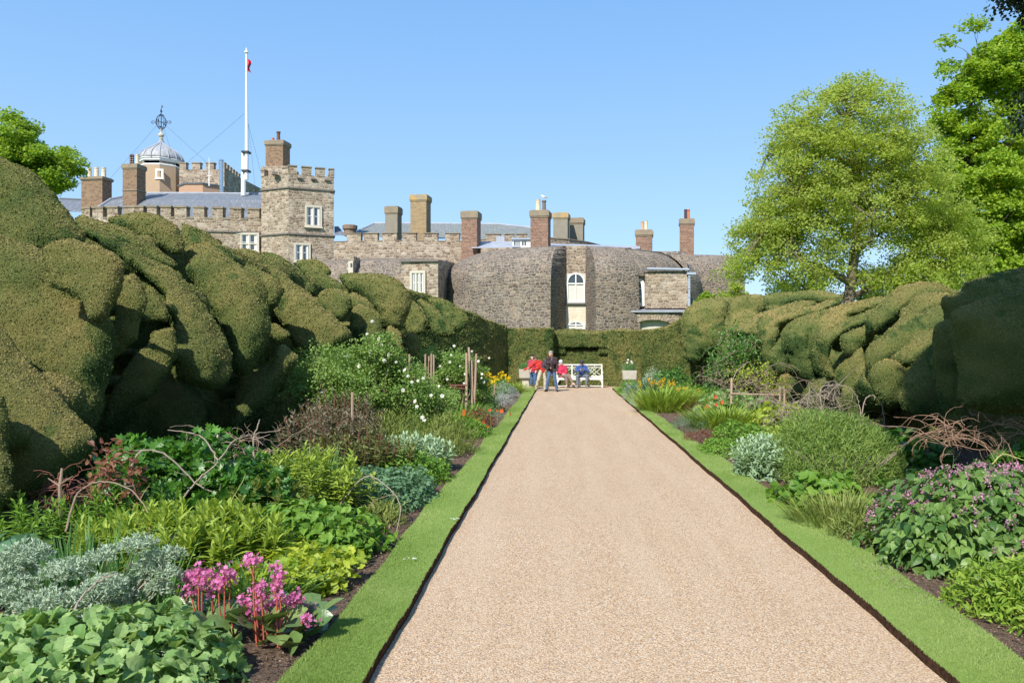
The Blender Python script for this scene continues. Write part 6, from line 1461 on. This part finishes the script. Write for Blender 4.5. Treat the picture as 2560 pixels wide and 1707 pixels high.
twigs('climbing_rose', 'straggly leafy climbing rose against the far lobes of the right hedge', 'rose', (5.0, 30), [hub(1830,850,29.5,.6), hub(1850,900,29,.6), hub(1815,920,29,.6), hub(1870,870,28.5,.4)], 60, 153, CANE, 1.4, .01, (3600, .09, .12), LDG)
twigs('yellowing_bush', 'thin yellow leaved branches in front of the right hedge', 'shrub', (5.2, 25), [hub(1880,940,25.5,.5), hub(1900,960,25,.5)], 34, 154, CANE, 1.0, .008, (900, .075, .12), LCH)
twigs('dead_rose_tangle', 'dry brown twigs at the foot of the left hedge beside the stump', 'rose canes', (-4.3, 7.8), [hub(150,1215,7.7,.12), hub(245,1235,7.6,.15), hub(170,1240,7.6,.1)], 60, 155, CANER, .34, .005)
twigs('dead_rose_tangle', 'bare canes in the shade above the yellow green band', 'rose canes', (-3.9, 9.6), [hub(600,1110,9.6,.25), hub(640,1130,9.6,.25), hub(540,1105,9.8,.25)], 46, 156, CANE, .55, .0065)
twigs('rose_shoot', 'young rose shoot with reddish leaves against the dark hedge foot', 'rose', (-4.3, 7.4), [hub(275,1150,7.4,.08), hub(285,1190,7.4,.12), hub(330,1180,7.4,.1)], 14, 157, CANER, .28, .006, (130, .075, .06), LRD)
def cane(label, pts, rad, mat=CANE, side=0, seed=0, group='bent rose canes'):
    """one long bowed cane through photograph points (px, py, depth); first point is rooted in the soil"""
    q = [P(*p) for p in pts]; pp = []
    for i in range(len(q)-1):
        p0, p1, p2, p3 = q[max(i-1, 0)], q[i], q[i+1], q[min(i+2, len(q)-1)]
        for t in np.linspace(0, 1, 7)[:-1]:
            pp.append(.5*((2*p1)+(p2-p0)*t+(2*p0-5*p1+4*p2-p3)*t*t+(3*p1-p0-3*p2+p3)*t**3))
    pp.append(q[-1]); r = RS(seed); pp = [p+Vector(r.normal(0, rad*.5, 3)) for p in pp]; mb = MB(); mb.tube(pp, list(np.linspace(rad, rad*.45, len(pp))), 6)
    for _ in range(side):
        i = r.integers(2, len(pp)-1); e = pp[i]+Vector(r.normal(0, .07, 3)); mb.tube([pp[i], (pp[i]+e)/2+Vector(r.normal(0, .008, 3)), e], [rad*.45, rad*.35, rad*.2], 4)
    T(mb.build('rose_cane', mat), label, 'rose cane', group)
cane('long bowed rose cane arching over the glossy green mound', [(300,1260,7.6),(345,1135,7.8),(420,1140,7.9),(500,1215,7.9),(590,1240,7.9)], .011, CANED, 7, 1)
cane('straight rising cane crossing the bowed cane over the glossy mound', [(440,1268,7.7),(490,1205,7.8),(540,1160,7.9),(590,1100,8.0),(640,1085,8.2),(700,1075,8.4)], .010, CANED, 7, 2)
cane('short cane stub rising up left from the crossing canes', [(545,1150,7.9),(520,1110,8),(490,1085,8.1),(420,1075,8.3)], .008, CANED, 5, 3)
cane('low brown hoop cane beside the stump', [(165,1330,6.9),(190,1240,7),(240,1205,7),(310,1215,7),(365,1270,6.9),(375,1350,6.6)], .009, CANE, 6, 4)
cane('upright grey cane standing behind the budding stems', [(655,1235,8.6),(640,1180,8.7),(635,1100,8.8),(650,1050,8.9)], .012, CANED, 6, 5)
cane('yellow green twining cane in front of the glossy mound', [(535,1345,7.0),(555,1310,7.1),(580,1250,7.2),(600,1215,7.2),(615,1185,7.3)], .005, CANEG, 2, 6)
cane('bent cane over the blue green cushion', [(838,1310,8.9),(855,1255,8.9),(912,1192,9),(960,1210,8.9),(1000,1260,8.7),(988,1345,8.3)], .009, CANED, 6, 7)
cane('thinner inner cane under the bent cane', [(895,1295,8.8),(940,1250,8.8),(1000,1232,8.8)], .006, CANE, 2, 8)
cane('tall pale cane curving over the right tangle', [(2055,1030,15.5),(2053,972,15.5),(2090,962,15.5),(2130,975,15.5),(2148,1010,15.5),(2155,1060,15.2)], .014, CANED, 6, 9)
cane('second pale arching cane right of the first over the right border', [(2150,1065,15.0),(2163,1000,15),(2185,990,15),(2205,1015,15),(2212,1070,14.8)], .013, CANED, 6, 10)
cane('upright pale cane left of the arching canes', [(1826,1000,21),(1832,960,21),(1840,930,21),(1870,905,21)], .017, CANED, 4, 11)
cane('yellow green cane low at the right edge', [(2480,1160,8.2),(2510,1135,8.2),(2560,1150,8.1)], .008, CANEG, 2, 12)
cane('thin grey cane lying over the silver bush', [(175,1545,4.6),(205,1490,4.75),(250,1450,4.85),(290,1435,4.9)], .008, CANED, 2, 13)
mb = MB(); mb.tube([P(1826, 984, 20.5), P(1955, 987, 20.5)], .02, 5); mb.tube([P(1950, 1010, 20.5), P(1950, 968, 20.5)], .03, 6); mb.tube([P(1961, 1010, 20.6), P(1961, 972, 20.6)], .03, 6); mb.tube([P(1828, 1010, 20.5), P(1829, 945, 20.6)], .03, 6)
T(mb.build('rose_trellis', POLE), 'low wooden post and rail rose frame behind the sword leaves', 'plant support')
mb = MB(); mb.tube([P(1124, 963, 21), P(1168, 963, 21)], .02, 5); mb.tube([P(1130, 968, 21.2), P(1165, 972, 21.2)], .015, 5); mb.tube([P(1126, 1000, 21), P(1126, 958, 21)], .02, 5)
T(mb.build('rose_trellis', plain('red_brown_rail', (.20, .08, .055), .8, .2, 10)), 'reddish rail frame low in the far left rose', 'plant support')
mb = MB(); mb.tube([P(152, 1300, 7.4), P(150, 1215, 7.4), P(155, 1170, 7.45)], [.02, .018, .01], 7); mb.tube([P(150, 1215, 7.4), P(120, 1195, 7.4)], [.01, .004], 5); mb.tube([P(150, 1210, 7.4), P(182, 1190, 7.3)], [.01, .004], 5)
T(mb.build('rose_stump', CANE), 'frayed bare rose stump at the foot of the left hedge', 'rose stump')
mb = MB(); mb.tube([P(418, 1350, 6.5), P(455, 1335, 6.6), P(490, 1322, 6.7)], [.028, .026, .02], 7); mb.tube([P(480, 1325, 6.7), P(483, 1285, 6.7)], [.016, .008], 6)
T(mb.build('fallen_branch', CANE), 'broken brown branch resting on the yellow green leaves', 'branch')
# low weedy ground cover at the back of both beds so that the soil is only bare near the verges
r = RS(200)
for side, nm in ((-1, 'left'), (1, 'right')):
    n = 9000; y = 6+r.random(n)**1.3*29; w = r.random(n); x = np.where(side < 0, -2.9-w*2.9, 4.3+w*2.4)
    keep = noise3(np.stack([x, y, x*0], 1), 1.3, 3) > -.3; x, y = x[keep], y[keep]; m = len(x)
    z = .05+.16*r.random(m)
    v, l, s, t = scatter(OVATE, np.stack([x, y, z], 1), r.normal(size=(m, 3))*[1, 1, .5]+[0, 0, .4], r.normal(0, .4, (m, 3))+[0, 0, 1.], .10*r.uniform(.5, 1.3, m), r.random(m))
    T(link('ground_cover', raw(v, l, s, t), LDG), 'low leafy ground cover at the back of the %s border' % nm, 'ground cover', kind='stuff')
# ------------------------------------------------------------------ bench, urns, people
yb0 = 37.75
WP = plain('bench_paint', (.72, .70, .62), .6, .12, 4)
bx0, bx1 = XX(1391, 37.9), XX(1507, 37.9); bench = empty('garden_bench', ((bx0+bx1)/2, yb0, 0), 'long white wooden bench with a lattice back in the hedge niche', 'bench')
seat_z, by = .47, 38.25
mb = MB()
for k in range(6): mb.box((bx0, yb0+.02+k*.085, seat_z-.03), (bx1, yb0+.09+k*.085, seat_z))
mb.box((bx0, yb0-.02, seat_z-.10), (bx1, yb0+.018, seat_z-.002)); mb.build('seat', WP, bench)
mb = MB(); zt = 1.10
mb.box((bx0, by, zt-.06), (bx1, by+.05, zt)); mb.box((bx0, by, seat_z+.02), (bx1, by+.05, seat_z+.07)); mb.box((bx0+.06, by+.003, zt-.17), (bx1-.06, by+.045, zt-.14))
for k in range(4):
    x = bx0+.03+(bx1-bx0-.06)*k/3; mb.box((x-.03, by-.003, seat_z), (x+.03, by+.053, zt-.003))
for k in range(3):
    a = bx0+.06+(bx1-bx0-.06)*k/3; b = bx0+(bx1-bx0-.06)*(k+1)/3; z0, z1 = seat_z+.07, zt-.17; m = (a+b)/2; zm = (z0+z1)/2; w = (b-a)
    for p, q in (((a, z0), (m+w*.17, z1)), ((m-w*.17, z0), (b, z1)), ((a, z1), (m+w*.17, z0)), ((m-w*.17, z1), (b, z0)), ((m, z1), (m, z1+.11)), ((m-w*.17, z1), (a+w*.16, zm))):
        mb.bar((p[0], by+.025, p[1]), (q[0], by+.025, q[1]), .022, .022)
mb.build('backrest', WP, bench)
for x in (bx0+.03, (bx0+bx1)/2, bx1-.03):
    for y in (yb0+.03, by+.02):
        mb = MB(); mb.box((x-.032, y-.032, 0), (x+.032, y+.032, seat_z-.035)); mb.build('leg', WP, bench)
    mb = MB(); mb.bar((x, yb0+.06, .12), (x, by-.02, .12), .03, .04); mb.build('stretcher', WP, bench)
mb = MB(); mb.box((bx0+.06, yb0+.01, .06), (bx1-.06, yb0+.045, .10))
for x, s in ((bx0+.06, 1), ((bx0+bx1)/2-.03, -1), ((bx0+bx1)/2+.03, 1), (bx1-.06, -1)): mb.poly([(x, yb0+.0, seat_z-.10), (x+.16*s, yb0, seat_z-.10), (x+.05*s, yb0, seat_z-.15), (x, yb0, seat_z-.28)][::s])
mb.build('front_rail', WP, bench)
for x in (bx0+.02, bx1-.02):
    mb = MB(); mb.tube([(x, by, .76), (x, yb0+.1, .74), (x, yb0-.02, .72), (x, yb0-.06, .67)], .03, 6); mb.tube([(x, yb0+.03, seat_z), (x, yb0+.03, .72)], .028, 6); mb.build('armrest', WP, bench)
URN = rendered('lichened_stone', (.34, .31, .24), (.60, .56, .47))
BLG = leafmat('daffodil_leaf', (.08, .20, .06), (.22, .38, .14), None, .3, .5, .3)
for (pa, pb, pyt, pyb, Y, lab, lab2, sd, fl) in ((1297, 1329, 923, 947, 36.6, 'square stone trough on a pedestal left of the group of people', 'green daffodil leaves growing in the left stone trough', 300, 0), (1557, 1592, 926, 951, 36.4, 'square stone trough on a pedestal right of the white bench', 'white daffodils growing in the right stone trough', 301, 1)):
    x0, x1 = XX(pa, Y), XX(pb, Y); cx = (x0+x1)/2; hw = (x1-x0)/2; zt, zb = ZZ(pyt, Y), ZZ(pyb, Y)
    u = empty('stone_urn', (cx, Y+hw, 0), lab, 'urn', 'stone troughs at the end of the path'); mb = MB()
    q4 = math.sqrt(2); prof = [(hw*.80*q4, zb), (hw*.93*q4, zb+.05), (hw*.96*q4, (zb+zt)/2), (hw*1.0*q4, zt-.02), (hw*.99*q4, zt), (hw*.8*q4, zt-.005), (hw*.78*q4, zt-.05)]
    mb.lathe((cx, Y+hw, 0), prof, 4, rot=math.pi/4); mb.build('trough', URN, u)
    mb = MB(); mb.lathe((cx, Y+hw, 0), [(hw*.85*q4, -.02), (hw*.85*q4, .06), (hw*.62*q4, .12), (hw*.50*q4, zb-.1), (hw*.62*q4, zb-.05), (hw*.62*q4, zb-.002)], 4, rot=math.pi/4); mb.build('pedestal', URN, u)
    c = (cx, Y+hw); root = plant('daffodil_clump', lab2, 'daffodils', c, tuft(c, hw*.8, .42, 170, sd, BLADES, 1.1, .45, zb=zt-.04, ry=hw*.7), BLG)
    if fl:
        r = RS(sd)
        for (px, py) in [(1570,899),(1578,903),(1568,906),(1580,907)]:
            p = np.array(P(px, py, Y+.2)); v, l, s, t = scatter(DAISY, np.array([p]*2), np.array([[0, 0, 1.], [.5, 0, 1]]), np.array([[0, -1, .3]]*2), np.array([.055, .03]), np.array([.9, .5])); link('flower', raw(v, l, s, t), WHT, root)
# ---- people: each body one continuous surface, clothes follow it
SKIN = plain('skin', (.62, .36, .26), .6, .06, 20); SKINP = plain('skin_pale', (.70, .45, .34), .6, .06, 20)
def cloth(name, c, r=.85): return plain(name, c, r, .18, 14, bump=.3)
def hand(w, d, curl, R, side=1):
    """palm and five fingers as chains; w wrist, d pointing direction, curl direction, R scale"""
    w = np.array(w, float); d = unit(np.array(d, float)); c = unit(np.array(curl, float)-d*np.dot(curl, d)); s = np.cross(d, c)*side; ch = []
    ch.append([(w, .024*R), (w+d*.05*R, .030*R), (w+d*.085*R, .027*R)]); ch.append([(w+d*.05*R+s*.018*R, .018*R), (w+d*.05*R-s*.018*R, .018*R)])
    for i, L in enumerate((.062, .074, .078, .070)):
        b = w+d*.088*R+s*(-.030+.020*i)*R; k = b+(d*.8+c*.35)*L*.55*R; t = k+(d*.45+c*.75)*L*.5*R; ch.append([(b, .0095*R), (k, .0088*R), (t, .0075*R)])
    b = w+d*.03*R+s*.030*R; ch.append([(b, .012*R), (b+(d*.6+s*.6)*.035*R, .011*R), (b+(d*.85+s*.35+c*.3)*.062*R, .009*R)]); return ch
def person(label, o, J, look, mats, opts):
    """J: joints in local metres (x right, y away, z up); look: face direction; mats: top, legs, shoes, hair, skin"""
    root = empty('person', (o[0], o[1], 0), label, 'person'); J = {k: np.array(v, float)+np.array([o[0], o[1], 0]) for k, v in J.items()}
    top, legs, shoe, hair, skin = mats; look = unit(np.array(look, float)); up = unit(J['head']-J['neck']); side = unit(np.cross(look, up)); lk = unit(np.cross(up, side)); H = J['head']
    sh, pel, ch = (J['sl']+J['sr'])/2, J['pelvis'], J['chest']
    sk = [[(J['neck'], .056), (H-up*.05-lk*.0, .062)], [(H, .092), (H+up*.045-lk*.01, .088)], [(H-up*.07+lk*.035, .052), (H-up*.03+lk*.04, .06)],
          [(H+lk*.092-up*.012, .014), (H+lk*.112-up*.032, .016)], [(H+lk*.082-up*.072-side*.02, .010), (H+lk*.085-up*.072+side*.02, .010)], [(H+lk*.075+up*.018-side*.035, .012), (H+lk*.075+up*.018+side*.035, .012)]]
    for s in (-1, 1): sk.append([(H+side*s*.088-up*.02, .014), (H+side*s*.092+up*.012, .014)])
    tors = [[(pel, .112), ((pel+ch)/2, .108), (ch, .118), ((ch+J['neck'])/2, .10)], [(J['sl'], .062), (J['neck']*.5+J['sl']*.5, .065), (J['neck']*.5+J['sr']*.5, .065), (J['sr'], .062)], [(ch+(J['sl']-sh)*.5, .105), (ch+(J['sr']-sh)*.5, .105)], [(J['hl'], .095), (J['hr'], .095)]]
    arm = []; leg = []; hands = []
    for s, k in (('l', 1), ('r', -1)):
        arm.append([(J['s'+s], .052), ((J['s'+s]+J['e'+s])/2, .044), (J['e'+s], .042), (J['w'+s]*.6+J['e'+s]*.4, .036), (J['w'+s], .026)])
        hd = J.get('hd'+s); hd = (hd-np.array([o[0], o[1], 0])) if hd is not None else J['w'+s]-J['e'+s]
        hands += hand(J['w'+s], hd, opts.get('curl', (0, -.3, -1)), 1.0, k)
        leg.append([(J['h'+s], .084), ((J['h'+s]+J['k'+s])/2, .070), (J['k'+s], .056), (J['k'+s]*.6+J['a'+s]*.4, .054), (J['a'+s], .036), (J['t'+s]*.7+J['a'+s]*.3+[0, 0, -.02], .034), (J['t'+s], .028)])
    me = blob_union(sk+tors+arm+leg+hands, .0105, 3, 2, None, .5); link('body', me, skin, root)
    off = lambda chs, d: [[(p, r_+d) for p, r_ in c] for c in chs]
    def garment(name, chs, mat, vox=.016):
        me = blob_union(chs, vox, 4, 2, None, .5); v, nn, tri = arrays(me); v = v+nn*(.008*noise3(v, 16, 5)+.005*noise3(v, 35, 6))[:, None]; me.vertices.foreach_set('co', v.astype(np.float32).ravel()); me.update(); return link(name, me, mat, root)
    slv = opts.get('sleeve', .97); ta = []
    for a in arm: a2 = [x for x in a]; w_, e_ = a2[-1][0], a2[2][0]; a2[-1] = (e_+(w_-e_)*slv, .034); ta.append(a2)
    trim = [[(p, r_) for p, r_ in tors[0][:3]]]+[[(tors[0][2][0], .14), (tors[0][3][0]-up*.02, .10)]]+tors[1:3]
    garment(opts.get('topname', 'jacket'), off(trim, opts.get('loose', .022))+off([tors[3]], .02 if opts.get('long', 1) else .0)+off(ta, .016), top)
    tl = []
    ll = opts.get('leglen', .95)
    for l_ in leg:
        a_, k_ = l_[4][0], l_[2][0]; tl.append([l_[0], l_[1], l_[2], (k_*.55+a_*.45, .056), (k_+(a_-k_)*ll, .044)])
    garment('trousers', off([[(J['hl'], .09), (J['hr'], .09)], [(pel, .11), (pel-[0, 0, .02], .11)]], .018)+off(tl, .018), legs)
    for s in 'lr':
        t, a = J['t'+s], J['a'+s]; b = a*1.; b[2] = a[2]-.035; hl = a+(a-t)*.22; hl[2] = t[2]
        me = blob_union([[(hl, .040), (a*.5+t*.5+[0, 0, -.01], .044), (t, .040)], [(a+[0, 0, -.01], .045), (hl, .038)]], .012, 2, 2); link('shoe', me, shoe, root)
    hc = [[(H+up*.05-lk*.018, .097), (H+up*.01-lk*.045, .088)]]
    if opts.get('bob'): hc += [[(H-up*.05-lk*.05, .075), (H+up*.02-lk*.05, .09)]]
    me = blob_union(hc, .012, 2, 2); link('hair', me, hair, root)
    if 'cap' in opts:
        cm_, brim = opts['cap']; me = blob_union([[(H+up*.062-lk*.01, .104), (H+up*.055-lk*.015, .104)]]+([[(H+up*.05+lk*.09, .012), (H+up*.045+lk*.15, .010)], [(H+up*.05+lk*.085-side*.05, .012), (H+up*.045+lk*.13-side*.03, .010)], [(H+up*.05+lk*.085+side*.05, .012), (H+up*.045+lk*.13+side*.03, .010)]] if brim else []), .010, 2, 2); link('cap', me, cm_, root)
    mb = MB(); iv, jf = ico(1)
    for s in (-1, 1):
        p = H+lk*.084+up*.008+side*s*.032
        for f in jf: mb.poly([tuple(p+iv[i]*.011) for i in f])
    mb.build('eyes', plain('eye', (.02, .015, .012), .3, .05), root)
    return root, J
JEAN = cloth('denim', (.075, .14, .26)); BEI = cloth('beige_cloth', (.50, .44, .34)); BRN = cloth('brown_cloth', (.22, .155, .13)); GRY = cloth('grey_cloth', (.15, .165, .20))
BLK = plain('black_shoe', (.02, .02, .025), .5, .2, 10); TAN = plain('tan_shoe', (.40, .30, .24), .7, .2, 10); GSH = plain('grey_shoe', (.20, .19, .18), .7, .2, 10); PSH = plain('pink_shoe', (.55, .40, .38), .7, .2, 10)
HGR = plain('grey_hair', (.30, .27, .25), .8, .2, 40); HDK = plain('dark_hair', (.025, .018, .015), .6, .3, 40); HBR = plain('brown_hair', (.10, .065, .05), .7, .3, 40)
# man in the dark jacket, holding it open
o = (-.46, 34.6)
r1, J1 = person('man standing in a dark jacket and blue jeans, looking down at his camera', o, dict(head=(-.03, -.04, 1.62), neck=(-.0, .0, 1.46), chest=(.0, .0, 1.24), pelvis=(.0, .0, .95), sl=(-.19, -.01, 1.40), sr=(.20, .02, 1.40), el=(-.28, -.10, 1.14), er=(.27, .02, 1.12), wl=(-.10, -.22, 1.06), wr=(.24, -.06, .88), hl=(-.09, 0, .90), hr=(.10, 0, .90), kl=(-.14, -.05, .50), kr=(.16, -.02, .50), al=(-.20, .03, .09), ar=(.24, .03, .09), tl=(-.27, -.10, .035), tr=(.26, -.13, .035)),
    (-.55, -.75, -.35), (cloth('dark_jacket', (.055, .035, .038)), JEAN, BLK, HGR, SKIN), dict(loose=.022, sleeve=.93))
cf = blob_union([[((o[0]-.27, o[1]+.02, 1.36), .035), ((o[0]-.33, o[1]-.02, 1.15), .05), ((o[0]-.24, o[1]-.08, .99), .04)], [((o[0]-.30, o[1], 1.33), .03), ((o[0]-.42, o[1]+.04, 1.22), .028), ((o[0]-.40, o[1]+.02, 1.05), .03), ((o[0]-.2, o[1]-.08, .97), .03)]], .014, 3, 2)
link('jacket_flap', cf, cloth('slate_lining', (.045, .06, .085)), r1)
cmr = empty('camera_body', (o[0]-.07, o[1]-.24, 1.09), 'small black camera hanging at the chest of the standing man', 'camera')
mb = MB(); q = (o[0]-.07, o[1]-.25, 1.08); mb.box((q[0]-.055, q[1]-.02, q[2]-.035), (q[0]+.055, q[1]+.02, q[2]+.035)); mb.box((q[0]-.02, q[1]-.018, q[2]+.036), (q[0]+.02, q[1]+.018, q[2]+.05)); mb.build('body', BLK, cmr)
mb = MB(); mb.tube([(q[0], q[1]-.021, q[2]), (q[0]-.02, q[1]-.07, q[2]-.005)], .028, 12); mb.build('lens', BLK, cmr)
mb = MB(); mb.tube([(q[0]-.05, q[1]+.01, q[2]+.03), (o[0]-.09, o[1]-.15, 1.28), (o[0]-.05, o[1]-.05, 1.45)], .006, 5); mb.tube([(q[0]+.05, q[1]+.01, q[2]+.03), (o[0]+.07, o[1]-.15, 1.28), (o[0]+.04, o[1]-.04, 1.45)], .006, 5); mb.build('strap', BLK, cmr)
# person in red leaning left with an outstretched arm
o = (-.93, 35.1)
person('standing person in a red jumper and beige trousers leaning left with one arm stretched out', o, dict(head=(-.24, -.05, 1.40), neck=(-.15, .0, 1.29), chest=(-.06, .0, 1.10), pelvis=(.07, .0, .88), sl=(-.27, -.08, 1.22), sr=(.02, .08, 1.22), el=(-.48, -.16, 1.05), er=(-.12, -.14, 1.0), wl=(-.70, -.22, .93), wr=(-.36, -.20, .95), hl=(.0, -.04, .86), hr=(.15, .02, .84), kl=(-.10, -.10, .50), kr=(.20, -.02, .47), al=(-.20, .04, .10), ar=(.18, .02, .09), tl=(-.30, -.06, .035), tr=(.14, -.14, .035)),
    (-.85, -.25, -.35), (cloth('red_jumper', (.50, .035, .028)), BEI, TAN, HBR, SKIN), dict(loose=.03, topname='jumper', long=0))
# person with dark hair behind
o = (-1.30, 36.4)
person('standing person with dark hair, magenta top and cropped jeans, leftmost of the group', o, dict(head=(-.03, -.02, 1.45), neck=(.0, .0, 1.31), chest=(.0, .0, 1.11), pelvis=(.0, .0, .86), sl=(-.16, 0, 1.25), sr=(.16, .0, 1.25), el=(-.22, -.06, 1.0), er=(.22, -.04, 1.0), wl=(-.16, -.2, .88), wr=(.14, -.18, .86), hl=(-.08, 0, .82), hr=(.08, 0, .82), kl=(-.09, -.03, .46), kr=(.09, -.02, .46), al=(-.10, .03, .08), ar=(.10, .03, .08), tl=(-.14, -.12, .035), tr=(.10, -.13, .035)),
    (-.6, -.7, -.3), (cloth('magenta_top', (.40, .05, .09)), JEAN, PSH, HDK, SKINP), dict(leglen=.62, topname='shirt', bob=1))
# seated pair
so_ = (.03, 37.98)
person('seated person in a pink red jacket and pale cap with crossed legs', so_, dict(head=(-.08, -.02, 1.16), neck=(-.06, .04, 1.02), chest=(-.02, .05, .84), pelvis=(.03, .02, .56), sl=(-.20, .03, .95), sr=(.12, .08, .95), el=(-.20, -.10, .74), er=(.18, -.06, .73), wl=(-.02, -.22, .66), wr=(.12, -.22, .64), hl=(-.05, -.02, .55), hr=(.11, -.02, .55), kl=(.16, -.42, .56), kr=(.28, -.40, .60), al=(.20, -.46, .16), ar=(.46, -.52, .24), tl=(.16, -.60, .07), tr=(.56, -.60, .17)),
    (.1, -.75, -.55), (cloth('pink_jacket', (.55, .035, .085)), BRN, PSH, HGR, SKINP), dict(loose=.035, cap=(plain('pale_cap', (.55, .62, .66), .8, .1, 8), 0)))
so_ = (.94, 37.98)
r5, J5 = person('seated person in a dark cap, blue top and grey trousers holding a phone', so_, dict(head=(.0, -.10, 1.14), neck=(.0, -.02, 1.01), chest=(.0, .0, .84), pelvis=(.0, .05, .55), sl=(-.20, -.02, .95), sr=(.20, -.02, .95), el=(-.30, -.16, .75), er=(.30, -.16, .75), wl=(-.08, -.32, .83), wr=(.10, -.32, .83), hl=(-.09, .0, .54), hr=(.09, .0, .54), kl=(-.22, -.42, .56), kr=(.24, -.42, .56), al=(-.20, -.40, .12), ar=(.20, -.40, .12), tl=(-.26, -.54, .035), tr=(.27, -.54, .035)),
    (.0, -.7, -.7), (cloth('blue_top', (.05, .10, .27)), GRY, GSH, HDK, SKIN), dict(loose=.035, curl=(1, 0, 0), cap=(plain('dark_cap', (.03, .035, .045), .7, .1, 8), 1)))
ph = empty('phone', (so_[0]+.01, so_[1]-.40, .87), 'small dark phone held by the seated person in blue', 'phone'); mb = MB(); mb.obox((so_[0]+.01, so_[1]-.41, .88), (.05, .008, .035), (1, 0)); mb.build('case', BLK, ph)
